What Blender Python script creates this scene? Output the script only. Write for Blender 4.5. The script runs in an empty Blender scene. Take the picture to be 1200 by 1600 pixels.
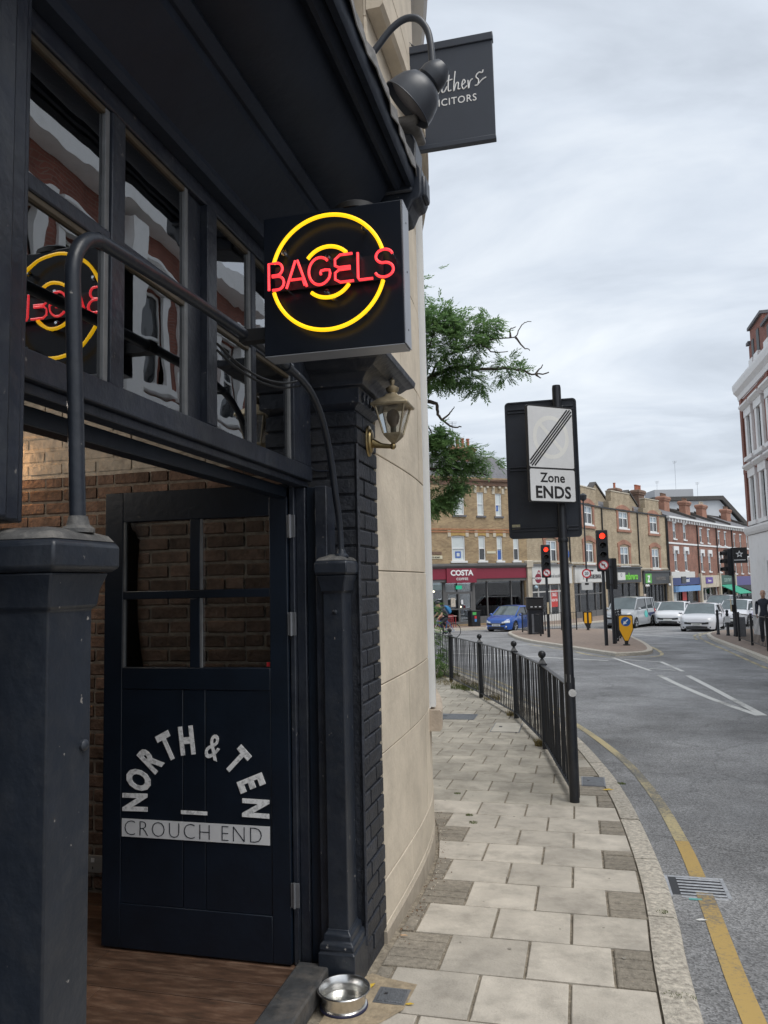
import bpy, math, random
from mathutils import Vector, Matrix, Euler
random.seed(7)
R = math.radians
scn = bpy.context.scene
COL = scn.collection

# ------------------------------------------------------------------ camera
cam_data = bpy.data.cameras.new("camera")
cam = bpy.data.objects.new("camera", cam_data)
COL.objects.link(cam)
cam_data.sensor_fit = 'HORIZONTAL'
cam_data.sensor_width = 36.0
cam_data.lens = 36.0
cam_data.clip_start = 0.05
cam_data.clip_end = 2000
YAW, PITCH, ROLL = R(13.888), R(5.2695), R(-1.3309)
f_ = Vector((-math.sin(YAW)*math.cos(PITCH), math.cos(YAW)*math.cos(PITCH), math.sin(PITCH)))
r0 = Vector((math.cos(YAW), math.sin(YAW), 0)); u0 = r0.cross(f_)
rr_ = math.cos(ROLL)*r0 + math.sin(ROLL)*u0
uu_ = -math.sin(ROLL)*r0 + math.cos(ROLL)*u0
cam.matrix_world = Matrix(((rr_.x, uu_.x, -f_.x, 0), (rr_.y, uu_.y, -f_.y, 0), (rr_.z, uu_.z, -f_.z, 1.66), (0, 0, 0, 1)))
scn.camera = cam

# ------------------------------------------------------------------ world: overcast sky
world = bpy.data.worlds.new("World"); scn.world = world
world.use_nodes = True
wt = world.node_tree; wt.nodes.clear()
SUN_EL, SUN_ROT = R(58), R(115)
def wn(t, **k):
    n = wt.nodes.new(t)
    for a, b in k.items(): setattr(n, a, b)
    return n
wo = wn('ShaderNodeOutputWorld'); bg = wn('ShaderNodeBackground'); bg.inputs['Strength'].default_value = 0.10
wt.links.new(bg.outputs[0], wo.inputs[0])
skyn = wn('ShaderNodeTexSky', sky_type='NISHITA', sun_disc=False, sun_elevation=SUN_EL, sun_rotation=SUN_ROT, air_density=1.0, dust_density=3.0)
tc = wn('ShaderNodeTexCoord'); sep = wn('ShaderNodeSeparateXYZ'); wt.links.new(tc.outputs['Generated'], sep.inputs[0])
def wmath(op, a, b=None, clamp=False):
    n = wn('ShaderNodeMath', operation=op, use_clamp=clamp)
    for i, v in enumerate((a, b)):
        if v is None: continue
        if isinstance(v, (int, float)): n.inputs[i].default_value = v
        else: wt.links.new(v, n.inputs[i])
    return n.outputs[0]
zz = wmath('ADD', wmath('MAXIMUM', sep.outputs[2], 0.0), 0.18)
px = wmath('DIVIDE', sep.outputs[0], zz); py = wmath('DIVIDE', sep.outputs[1], zz)
cmb = wn('ShaderNodeCombineXYZ'); wt.links.new(px, cmb.inputs[0]); wt.links.new(py, cmb.inputs[1])
mp = wn('ShaderNodeMapping'); mp.inputs['Rotation'].default_value = (0, 0, R(25)); mp.inputs['Scale'].default_value = (0.55, 1.0, 1.0)
wt.links.new(cmb.outputs[0], mp.inputs[0])
n1 = wn('ShaderNodeTexNoise'); n1.inputs['Scale'].default_value = 1.9; n1.inputs['Detail'].default_value = 8; n1.inputs['Roughness'].default_value = 0.56; n1.inputs['Distortion'].default_value = 0.5
wt.links.new(mp.outputs[0], n1.inputs['Vector'])
n2 = wn('ShaderNodeTexNoise'); n2.inputs['Scale'].default_value = 0.55; n2.inputs['Detail'].default_value = 3
wt.links.new(mp.outputs[0], n2.inputs['Vector'])
nm = wmath('ADD', wmath('MULTIPLY', n1.outputs[0], 0.6), wmath('MULTIPLY', n2.outputs[0], 0.4))
ramp = wn('ShaderNodeValToRGB'); ramp.color_ramp.elements[0].position = 0.37; ramp.color_ramp.elements[1].position = 0.62
ramp.color_ramp.elements[0].color = (3.7, 4.08, 4.6, 1); ramp.color_ramp.elements[1].color = (6.5, 6.85, 7.2, 1)
e = ramp.color_ramp.elements.new(0.48); e.color = (4.9, 5.35, 5.95, 1)
wt.links.new(nm, ramp.inputs[0])
mixs = wn('ShaderNodeMix', data_type='RGBA'); mixs.inputs[0].default_value = 0.92
wt.links.new(skyn.outputs[0], mixs.inputs[6]); wt.links.new(ramp.outputs[0], mixs.inputs[7])
wt.links.new(mixs.outputs[2], bg.inputs[0])

# ------------------------------------------------------------------ sun behind cloud
sun_d = bpy.data.lights.new("sun", 'SUN'); sun_d.energy = 1.5; sun_d.angle = R(35); sun_d.color = (1.0, 0.97, 0.92)
sun = bpy.data.objects.new("sun", sun_d); COL.objects.link(sun)
sd = Vector((math.sin(SUN_ROT)*math.cos(SUN_EL), math.cos(SUN_ROT)*math.cos(SUN_EL), math.sin(SUN_EL)))
sun.rotation_euler = (-sd).to_track_quat('-Z', 'Y').to_euler()
scn.view_settings.view_transform = 'Standard'
scn.view_settings.look = 'None'
scn.view_settings.gamma = 1
scn.view_settings.use_curve_mapping = False
scn.view_settings.exposure = 0.62

# ------------------------------------------------------------------ ground profile (street falls towards the junction)
GP = [(-10,.3),(0,.1),(3,0),(6.3,-.18),(10,-.31),(15,-.43),(24,-.55),(30,-.70),(40,-1.05),(48,-1.3),(60,-1.45),(90,-1.6),(400,-2.2)]
def gz(y):
    if y <= GP[0][0]: return GP[0][1]
    for (a, b), (c, d) in zip(GP, GP[1:]):
        if y <= c: return b + (d-b)*(y-a)/(c-a)
    return GP[-1][1]

# ------------------------------------------------------------------ materials
MATS = {}
def mat(name, col=(.5,.5,.5), rough=.6, metal=0.0, var=0.0, vscale=6.0, bump=0.0, bscale=40.0, rnd=0.0, spec=.5, coat=0.0, chips=None, emit=None, estr=1.0, dirt=None, dirtamt=0.5, dscale=3.0, trans=0.0):
    if name in MATS: return MATS[name]
    m = bpy.data.materials.new(name); m.use_nodes = True
    t = m.node_tree; b = t.nodes['Principled BSDF']
    b.inputs['Base Color'].default_value = (*col, 1)
    b.inputs['Roughness'].default_value = rough; b.inputs['Metallic'].default_value = metal
    b.inputs['Specular IOR Level'].default_value = spec
    b.inputs['Coat Weight'].default_value = coat
    b.inputs['Coat Roughness'].default_value = 0.08
    b.inputs['Transmission Weight'].default_value = trans
    if emit:
        b.inputs['Emission Color'].default_value = (*emit, 1); b.inputs['Emission Strength'].default_value = estr
    L = t.links.new
    geo = t.nodes.new('ShaderNodeNewGeometry')
    cur = None
    if var:
        n = t.nodes.new('ShaderNodeTexNoise'); n.inputs['Scale'].default_value = vscale; n.inputs['Detail'].default_value = 8; n.inputs['Roughness'].default_value = .62
        L(geo.outputs['Position'], n.inputs['Vector'])
        cr = t.nodes.new('ShaderNodeValToRGB')
        cr.color_ramp.elements[0].position = .3; cr.color_ramp.elements[1].position = .7
        cr.color_ramp.elements[0].color = (*[c*(1-var) for c in col], 1); cr.color_ramp.elements[1].color = (*[min(1, c*(1+var)) for c in col], 1)
        L(n.outputs[0], cr.inputs[0]); cur = cr.outputs[0]
    if dirt:
        n = t.nodes.new('ShaderNodeTexNoise'); n.inputs['Scale'].default_value = dscale; n.inputs['Detail'].default_value = 10; n.inputs['Roughness'].default_value = .7
        L(geo.outputs['Position'], n.inputs['Vector'])
        cr = t.nodes.new('ShaderNodeValToRGB'); cr.color_ramp.elements[0].position = .48; cr.color_ramp.elements[1].position = .72
        cr.color_ramp.elements[1].color = (dirtamt, dirtamt, dirtamt, 1); cr.color_ramp.elements[0].color = (0, 0, 0, 1)
        L(n.outputs[0], cr.inputs[0])
        mx = t.nodes.new('ShaderNodeMix'); mx.data_type = 'RGBA'
        L(cr.outputs[0], mx.inputs[0])
        if cur: L(cur, mx.inputs[6])
        else: mx.inputs[6].default_value = (*col, 1)
        mx.inputs[7].default_value = (*dirt, 1); cur = mx.outputs[2]
    if chips:
        n = t.nodes.new('ShaderNodeTexNoise'); n.inputs['Scale'].default_value = 34; n.inputs['Detail'].default_value = 5; n.inputs['Roughness'].default_value = .55
        L(geo.outputs['Position'], n.inputs['Vector'])
        cr = t.nodes.new('ShaderNodeValToRGB'); cr.color_ramp.elements[0].position = .70; cr.color_ramp.elements[1].position = .725
        cr.color_ramp.elements[0].color = (0,0,0,1); cr.color_ramp.elements[1].color = (.8,.8,.8,1); L(n.outputs[0], cr.inputs[0])
        mx = t.nodes.new('ShaderNodeMix'); mx.data_type = 'RGBA'; L(cr.outputs[0], mx.inputs[0])
        if cur: L(cur, mx.inputs[6])
        else: mx.inputs[6].default_value = (*col, 1)
        mx.inputs[7].default_value = (*chips, 1); cur = mx.outputs[2]
    if rnd:
        oi = t.nodes.new('ShaderNodeObjectInfo'); hs = t.nodes.new('ShaderNodeHueSaturation')
        mr = t.nodes.new('ShaderNodeMapRange'); mr.inputs['To Min'].default_value = 1-rnd; mr.inputs['To Max'].default_value = 1+rnd
        L(oi.outputs['Random'], mr.inputs['Value']); L(mr.outputs[0], hs.inputs['Value'])
        if cur: L(cur, hs.inputs['Color'])
        else: hs.inputs['Color'].default_value = (*col, 1)
        cur = hs.outputs[0]
    if cur: L(cur, b.inputs['Base Color'])
    if bump:
        n = t.nodes.new('ShaderNodeTexNoise'); n.inputs['Scale'].default_value = bscale; n.inputs['Detail'].default_value = 6
        L(geo.outputs['Position'], n.inputs['Vector'])
        bp = t.nodes.new('ShaderNodeBump'); bp.inputs['Strength'].default_value = bump; bp.inputs['Distance'].default_value = .01
        L(n.outputs[0], bp.inputs['Height']); L(bp.outputs[0], b.inputs['Normal'])
    MATS[name] = m
    return m

def brick_mat(name, c1, c2, mortar, scale=1.0, bump=.6, soot=None):
    m = bpy.data.materials.new(name); m.use_nodes = True
    t = m.node_tree; b = t.nodes['Principled BSDF']; L = t.links.new
    b.inputs['Roughness'].default_value = .85
    tcn = t.nodes.new('ShaderNodeTexCoord'); s = t.nodes.new('ShaderNodeSeparateXYZ'); L(tcn.outputs['Object'], s.inputs[0])
    ad = t.nodes.new('ShaderNodeMath'); L(s.outputs[0], ad.inputs[0]); L(s.outputs[1], ad.inputs[1])
    c = t.nodes.new('ShaderNodeCombineXYZ'); L(ad.outputs[0], c.inputs[0]); L(s.outputs[2], c.inputs[1])
    br = t.nodes.new('ShaderNodeTexBrick'); br.inputs['Scale'].default_value = scale
    br.inputs['Brick Width'].default_value = .225; br.inputs['Row Height'].default_value = .075; br.inputs['Mortar Size'].default_value = .007
    br.inputs['Color1'].default_value = (*c1, 1); br.inputs['Color2'].default_value = (*c2, 1); br.inputs['Mortar'].default_value = (*mortar, 1)
    br.inputs['Bias'].default_value = 0
    L(c.outputs[0], br.inputs['Vector'])
    n = t.nodes.new('ShaderNodeTexNoise'); n.inputs['Scale'].default_value = .9; n.inputs['Detail'].default_value = 9; n.inputs['Roughness'].default_value = .65
    L(tcn.outputs['Object'], n.inputs['Vector'])
    mr = t.nodes.new('ShaderNodeMapRange'); mr.inputs['From Min'].default_value = .3; mr.inputs['From Max'].default_value = .7; mr.inputs['To Min'].default_value = .68; mr.inputs['To Max'].default_value = 1.25
    L(n.outputs[0], mr.inputs['Value'])
    hs = t.nodes.new('ShaderNodeHueSaturation'); L(br.outputs[0], hs.inputs['Color']); L(mr.outputs[0], hs.inputs['Value'])
    L(hs.outputs[0], b.inputs['Base Color'])
    MATS[name] = m
    return m

# paints of the pub
NAVY = mat('navy_gloss_paint', (.018,.0225,.034), .38, var=.30, vscale=4, bump=.45, bscale=26, chips=(.20,.19,.18), dirt=(.05,.055,.06), dirtamt=.55, dscale=7)
NAVY_MATT = mat('navy_satin_paint', (.017,.023,.036), .55, var=.2, vscale=4, bump=.3, bscale=20, spec=.25)
NAVY_ROUGH = mat('navy_painted_brick', (.015,.018,.026), .55, var=.4, vscale=14, bump=.55, bscale=55, rnd=.25, dirt=(.06,.062,.066), dirtamt=.35, dscale=12)
NAVY_DOOR = mat('dark_blue_door_paint', (.0045,.0095,.019), .42, var=.25, vscale=5, bump=.12, bscale=30)
CAST = mat('painted_cast_iron', (.015,.020,.030), .40, var=.18, vscale=6, bump=.22, bscale=30, chips=(.30,.28,.26), dirt=(.07,.07,.07), dirtamt=.22, dscale=14)
CAPDUST = mat('dusty_painted_iron', (.075,.075,.075), .7, var=.5, vscale=10, bump=.6, bscale=40, dirt=(.28,.26,.23), dirtamt=.8, dscale=5)
GREYFRAME = mat('grey_window_frame', (.15,.155,.16), .5, var=.25, vscale=9, bump=.2, bscale=30)
BROWNFRAME = mat('brown_window_head', (.07,.055,.035), .5, var=.3, vscale=9)
BLACKSTEEL = mat('black_enamelled_steel', (.010,.012,.017), .33, var=.3, vscale=6, dirt=(.05,.05,.05), dirtamt=.4, dscale=8)
BLACKIRON = mat('black_railing_paint', (.012,.014,.018), .42, var=.3, vscale=10, bump=.2, bscale=40)
LEAD = mat('weathered_lead', (.17,.165,.16), .65, var=.5, vscale=12, bump=.8, bscale=25)
MORTAR_DARK = mat('dark_mortar', (.24,.205,.17), .95, var=.4, vscale=20, bump=.5, bscale=80)
BRICK_OLD = mat('old_stock_brick', (.155,.100,.075), .9, var=.5, vscale=12, bump=.9, bscale=45, rnd=.35, dirt=(.16,.13,.105), dirtamt=.45, dscale=30)
BRICK_CREAM = mat('cream_painted_brick', (.50,.45,.375), .8, var=.2, vscale=10, bump=.9, bscale=30, rnd=.06, dirt=(.12,.09,.07), dirtamt=.45, dscale=22)
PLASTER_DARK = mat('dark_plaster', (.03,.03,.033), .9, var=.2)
STEEL = mat('stainless_steel', (.80,.79,.77), .26, metal=1, var=.1, bump=.05, bscale=60)
BRASS = mat('aged_brass', (.34,.26,.13), .36, metal=1, var=.3, vscale=20, bump=.1)
BRONZE = mat('aged_bronze', (.38,.32,.22), .5, metal=.7, var=.35, vscale=20)
GREYMETAL = mat('grey_metal', (.22,.23,.25), .45, metal=.6, var=.2)
SIGNSIDE = mat('grey_sign_side', (.32,.34,.38), .4, metal=.3, var=.1, vscale=3)
SIGNFACE = mat('dark_sign_face', (.008,.011,.018), .28, var=.15, vscale=5, spec=.3)
STONE = mat('beige_limestone', (.58,.51,.41), .85, var=.16, vscale=3, bump=.35, bscale=30, rnd=.07, dirt=(.40,.35,.28), dirtamt=.5, dscale=2.2)
STONE_JOINT = mat('stone_joint', (.34,.29,.225), .95, var=.2)
CREAMWALL = mat('cream_render', (.50,.46,.40), .85, var=.12, vscale=2, dirt=(.3,.27,.24), dirtamt=.5, dscale=2)
WHITEPAINT = mat('white_paint', (.74,.75,.75), .45, var=.05, vscale=4, dirt=(.5,.5,.47), dirtamt=.35, dscale=4)
WHITESTONE = mat('white_painted_stone', (.80,.80,.80), .6, var=.1, vscale=2, dirt=(.45,.44,.42), dirtamt=.5, dscale=2)
WHITE = mat('white_print', (.78,.79,.80), .5)
WHITEWORN = mat('worn_white_vinyl', (.84,.85,.86), .55, var=.08, vscale=60, dirt=(.05,.06,.07), dirtamt=.75, dscale=48)
BLACKPRINT = mat('black_print', (.012,.012,.014), .5)
REFLECTIVE = mat('grey_reflective_sheet', (.66,.67,.68), .4, var=.06, vscale=5, bump=.15, bscale=90)
FADED = mat('faded_grey_print', (.74,.74,.71), .45, var=.06, vscale=5)
CONC_FAR = mat('darker_concrete_slab', (.40,.37,.315), .9, var=.25, vscale=3, bump=.35, bscale=90, rnd=.12, dirt=(.15,.135,.11), dirtamt=.6, dscale=4)  # darker base tone than the near slabs, chosen by distance along the street
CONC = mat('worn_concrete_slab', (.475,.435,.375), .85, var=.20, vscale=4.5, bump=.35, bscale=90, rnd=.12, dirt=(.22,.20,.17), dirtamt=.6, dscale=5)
PAVER = mat('grey_concrete_paver', (.25,.222,.18), .9, var=.3, vscale=30, bump=.8, bscale=110, rnd=.14, dirt=(.34,.31,.26), dirtamt=.3, dscale=60)
BED = mat('dirt_filled_joints', (.25,.215,.165), .95, var=.45, vscale=30, bump=.8, bscale=70, dirt=(.07,.06,.045), dirtamt=.6, dscale=9)
GRANITE = mat('granite_kerbstone', (.48,.44,.375), .85, var=.5, vscale=38, bump=.9, bscale=140, rnd=.14, dirt=(.20,.175,.15), dirtamt=.4, dscale=26)
REDPAVE = mat('pinkish_block_paving', (.24,.185,.15), .9, var=.3, vscale=8, bump=.5, bscale=50)
SLATE = mat('grey_roof_slate', (.13,.13,.14), .7, var=.35, vscale=5, bump=.5, bscale=6)
ROOFEDGE = mat('dark_roof_edge', (.08,.075,.07), .8, var=.3)
TERRACOTTA = mat('terracotta', (.38,.13,.075), .8, var=.25, vscale=6)
GLASSDARK = mat('dark_window_glass', (.022,.026,.030), .07, spec=.9, var=.3, vscale=.8)
GLASSBLUE = mat('pale_window_glass', (.30,.37,.42), .10, spec=.8, var=.2, vscale=1.5)
BLIND = mat('pale_window_blind', (.55,.60,.60), .5, spec=.8, var=.06, vscale=3)
TYRE = mat('tyre_rubber', (.014,.014,.015), .8)
ALLOY = mat('alloy_wheel', (.42,.43,.45), .35, metal=.8)
HEADLAMP = mat('headlamp_glass', (.62,.65,.68), .12, spec=.8)
CARGLASS = mat('car_window_glass', (.020,.024,.027), .05, spec=.9)
WINDSCREEN = mat('windscreen_glass', (.085,.11,.115), .06, spec=1.0, var=.25, vscale=2)
BLACKTRIM = mat('black_plastic_trim', (.014,.014,.015), .5)
PLATE = mat('number_plate_white', (.68,.69,.66), .4)
PLATETEXT = mat('number_plate_letters', (.05,.05,.06), .5)
SKIN = mat('skin', (.48,.29,.21), .6, var=.08, vscale=20)
BARK = mat('tree_bark', (.075,.062,.052), .9, var=.4, vscale=12, bump=.8, bscale=25)
GRASSY = mat('weedy_green', (.10,.13,.035), .8, var=.5, vscale=30)
GRASSDRY = mat('dry_grass', (.24,.20,.09), .9, var=.4, vscale=30)

def glass_pane_mat(name, wav, wscale, tint=(.93,.96,.97), ior=1.9):
    m = bpy.data.materials.new(name); m.use_nodes = True
    t = m.node_tree; t.nodes.clear(); L = t.links.new
    o = t.nodes.new('ShaderNodeOutputMaterial'); mx = t.nodes.new('ShaderNodeMixShader')
    tr = t.nodes.new('ShaderNodeBsdfTransparent'); tr.inputs[0].default_value = (*tint, 1)
    gl = t.nodes.new('ShaderNodeBsdfGlossy'); gl.inputs['Roughness'].default_value = .004; gl.inputs[0].default_value = (.95,.97,1,1)
    fr = t.nodes.new('ShaderNodeFresnel'); fr.inputs[0].default_value = ior
    L(fr.outputs[0], mx.inputs[0]); L(tr.outputs[0], mx.inputs[1]); L(gl.outputs[0], mx.inputs[2]); L(mx.outputs[0], o.inputs[0])
    if wav:
        g = t.nodes.new('ShaderNodeNewGeometry'); n = t.nodes.new('ShaderNodeTexNoise'); n.inputs['Scale'].default_value = wscale; n.inputs['Detail'].default_value = 1.5
        L(g.outputs['Position'], n.inputs['Vector'])
        bp = t.nodes.new('ShaderNodeBump'); bp.inputs['Strength'].default_value = wav; bp.inputs['Distance'].default_value = .05
        L(n.outputs[0], bp.inputs['Height']); L(bp.outputs[0], gl.inputs['Normal'])
    MATS[name] = m
    return m
PANE_OLD = glass_pane_mat('old_wavy_glass', .035, 3.6, ior=4.2)
PANE_LOW = glass_pane_mat('less_wavy_glass', .016, 5.0, ior=3.8)
PANE_SHOP = glass_pane_mat('shop_window_glass', 0, 5)
PANE_FLAT = glass_pane_mat('clear_glass', .012, 5)
LAMPGLASS = glass_pane_mat('lantern_glass', .0, 5, (.80,.82,.82))

def asphalt_mat():
    m = bpy.data.materials.new('worn_asphalt'); m.use_nodes = True
    t = m.node_tree; b = t.nodes['Principled BSDF']; L = t.links.new
    g = t.nodes.new('ShaderNodeNewGeometry')
    def noise(s, d=6, ro=.6):
        n = t.nodes.new('ShaderNodeTexNoise'); n.inputs['Scale'].default_value = s; n.inputs['Detail'].default_value = d; n.inputs['Roughness'].default_value = ro
        L(g.outputs['Position'], n.inputs['Vector']); return n.outputs[0]
    def mr(v, a, c, lo, hi):
        n = t.nodes.new('ShaderNodeMapRange'); n.inputs['From Min'].default_value = a; n.inputs['From Max'].default_value = c; n.inputs['To Min'].default_value = lo; n.inputs['To Max'].default_value = hi
        L(v, n.inputs['Value']); return n.outputs[0]
    def mul(a, c):
        n = t.nodes.new('ShaderNodeMath'); n.operation = 'MULTIPLY'; L(a, n.inputs[0]); L(c, n.inputs[1]); return n.outputs[0]
    v = t.nodes.new('ShaderNodeTexVoronoi'); v.inputs['Scale'].default_value = 95; L(g.outputs['Position'], v.inputs['Vector'])
    sp = t.nodes.new('ShaderNodeSeparateColor'); L(v.outputs['Color'], sp.inputs[0])
    grain = mr(sp.outputs[0], 0, 1, .55, 1.5)
    big = mr(noise(.55, 6), .33, .68, .66, 1.34); mid = mr(noise(3.2, 8, .7), .3, .7, .85, 1.16)
    # fine wandering cracks
    vc = t.nodes.new('ShaderNodeTexVoronoi'); vc.feature = 'DISTANCE_TO_EDGE'; vc.inputs['Scale'].default_value = .42
    wv = t.nodes.new('ShaderNodeVectorMath'); wv.operation = 'ADD'
    nn = t.nodes.new('ShaderNodeTexNoise'); nn.inputs['Scale'].default_value = 1.6; nn.inputs['Detail'].default_value = 6; L(g.outputs['Position'], nn.inputs['Vector'])
    L(g.outputs['Position'], wv.inputs[0]); L(nn.outputs['Color'], wv.inputs[1]); L(wv.outputs[0], vc.inputs['Vector'])
    crack = mr(vc.outputs['Distance'], .0, .012, .72, 1.0)
    val = mul(mul(mul(grain, big), mid), crack)
    hs = t.nodes.new('ShaderNodeHueSaturation'); hs.inputs['Color'].default_value = (.205,.206,.210, 1); L(val, hs.inputs['Value'])
    L(hs.outputs[0], b.inputs['Base Color'])
    L(mr(noise(.9, 5), .35, .65, .48, .85), b.inputs['Roughness'])
    bp = t.nodes.new('ShaderNodeBump'); bp.inputs['Strength'].default_value = .7; bp.inputs['Distance'].default_value = .006
    L(v.outputs['Distance'], bp.inputs['Height']); L(bp.outputs[0], b.inputs['Normal'])
    MATS['asphalt'] = m
    return m
ASPHALT = asphalt_mat()

def worn_line_mat(name, col, lo, hi):
    m = bpy.data.materials.new(name); m.use_nodes = True
    t = m.node_tree; b = t.nodes['Principled BSDF']; L = t.links.new
    b.inputs['Roughness'].default_value = .75
    g = t.nodes.new('ShaderNodeNewGeometry')
    n = t.nodes.new('ShaderNodeTexNoise'); n.inputs['Scale'].default_value = 42; n.inputs['Detail'].default_value = 8; n.inputs['Roughness'].default_value = .75
    L(g.outputs['Position'], n.inputs['Vector'])
    n2 = t.nodes.new('ShaderNodeTexNoise'); n2.inputs['Scale'].default_value = 1.1; n2.inputs['Detail'].default_value = 3
    L(g.outputs['Position'], n2.inputs['Vector'])
    ad = t.nodes.new('ShaderNodeMath'); ad.operation = 'ADD'; L(n.outputs[0], ad.inputs[0]); L(n2.outputs[0], ad.inputs[1])
    cr = t.nodes.new('ShaderNodeValToRGB'); cr.color_ramp.elements[0].position = lo/2; cr.color_ramp.elements[1].position = hi/2
    dv = t.nodes.new('ShaderNodeMath'); dv.operation = 'MULTIPLY'; dv.inputs[1].default_value = .5; L(ad.outputs[0], dv.inputs[0])
    L(dv.outputs[0], cr.inputs[0])
    cr.color_ramp.elements[0].color = (*col, 1); cr.color_ramp.elements[1].color = (.15,.145,.135, 1)
    L(cr.outputs[0], b.inputs['Base Color'])
    bp = t.nodes.new('ShaderNodeBump'); bp.inputs['Strength'].default_value = .4; bp.inputs['Distance'].default_value = .006
    L(n.outputs[0], bp.inputs['Height']); L(bp.outputs[0], b.inputs['Normal'])
    MATS[name] = m
    return m
YELLOWLINE = worn_line_mat('worn_yellow_line_paint', (.46,.315,.105), 1.00, 1.24)
YELLOWPALE = worn_line_mat('pale_worn_yellow_paint', (.48,.40,.22), .90, 1.14)
WHITELINE = worn_line_mat('worn_white_line_paint', (.62,.62,.60), 1.06, 1.32)

def wood_mat():
    m = bpy.data.materials.new('worn_floorboards'); m.use_nodes = True
    t = m.node_tree; b = t.nodes['Principled BSDF']; L = t.links.new
    b.inputs['Roughness'].default_value = .55
    g = t.nodes.new('ShaderNodeNewGeometry'); mpp = t.nodes.new('ShaderNodeMapping'); mpp.inputs['Scale'].default_value = (3.2, 13, 8)
    L(g.outputs['Position'], mpp.inputs[0])
    n = t.nodes.new('ShaderNodeTexNoise'); n.inputs['Scale'].default_value = 2.2; n.inputs['Detail'].default_value = 9; n.inputs['Roughness'].default_value = .65
    L(mpp.outputs[0], n.inputs['Vector'])
    cr = t.nodes.new('ShaderNodeValToRGB'); cr.color_ramp.elements[0].position = .3; cr.color_ramp.elements[0].color = (.04,.024,.016,1)
    cr.color_ramp.elements[1].position = .72; cr.color_ramp.elements[1].color = (.165,.108,.075,1)
    e = cr.color_ramp.elements.new(.5); e.color = (.085,.046,.029,1)
    L(n.outputs[0], cr.inputs[0])
    oi = t.nodes.new('ShaderNodeObjectInfo'); hs = t.nodes.new('ShaderNodeHueSaturation'); mr = t.nodes.new('ShaderNodeMapRange')
    mr.inputs['To Min'].default_value = .75; mr.inputs['To Max'].default_value = 1.25
    L(oi.outputs['Random'], mr.inputs['Value']); L(mr.outputs[0], hs.inputs['Value']); L(cr.outputs[0], hs.inputs['Color']); L(hs.outputs[0], b.inputs['Base Color'])
    bp = t.nodes.new('ShaderNodeBump'); bp.inputs['Strength'].default_value = .3; bp.inputs['Distance'].default_value = .005
    L(n.outputs[0], bp.inputs['Height']); L(bp.outputs[0], b.inputs['Normal'])
    return m
WOOD = wood_mat()

def leaf_mat(name, a, c):
    m = bpy.data.materials.new(name); m.use_nodes = True
    t = m.node_tree; b = t.nodes['Principled BSDF']; L = t.links.new
    b.inputs['Roughness'].default_value = .55
    g = t.nodes.new('ShaderNodeNewGeometry'); n = t.nodes.new('ShaderNodeTexNoise'); n.inputs['Scale'].default_value = 5; n.inputs['Detail'].default_value = 6
    L(g.outputs['Position'], n.inputs['Vector'])
    cr = t.nodes.new('ShaderNodeValToRGB'); cr.color_ramp.elements[0].position = .32; cr.color_ramp.elements[1].position = .68
    cr.color_ramp.elements[0].color = (*a, 1); cr.color_ramp.elements[1].color = (*c, 1)
    L(n.outputs[0], cr.inputs[0]); L(cr.outputs[0], b.inputs['Base Color'])
    tr = t.nodes.new('ShaderNodeBsdfTranslucent'); L(cr.outputs[0], tr.inputs[0])
    mx = t.nodes.new('ShaderNodeMixShader'); mx.inputs[0].default_value = .5
    o = t.nodes['Material Output']; L(b.outputs[0], mx.inputs[1]); L(tr.outputs[0], mx.inputs[2]); L(mx.outputs[0], o.inputs[0])
    return m
LEAF = leaf_mat('tree_leaves', (.095,.185,.075), (.215,.345,.130))
LEAFSHRUB = leaf_mat('shrub_leaves', (.065,.15,.035), (.19,.31,.08))

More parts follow.
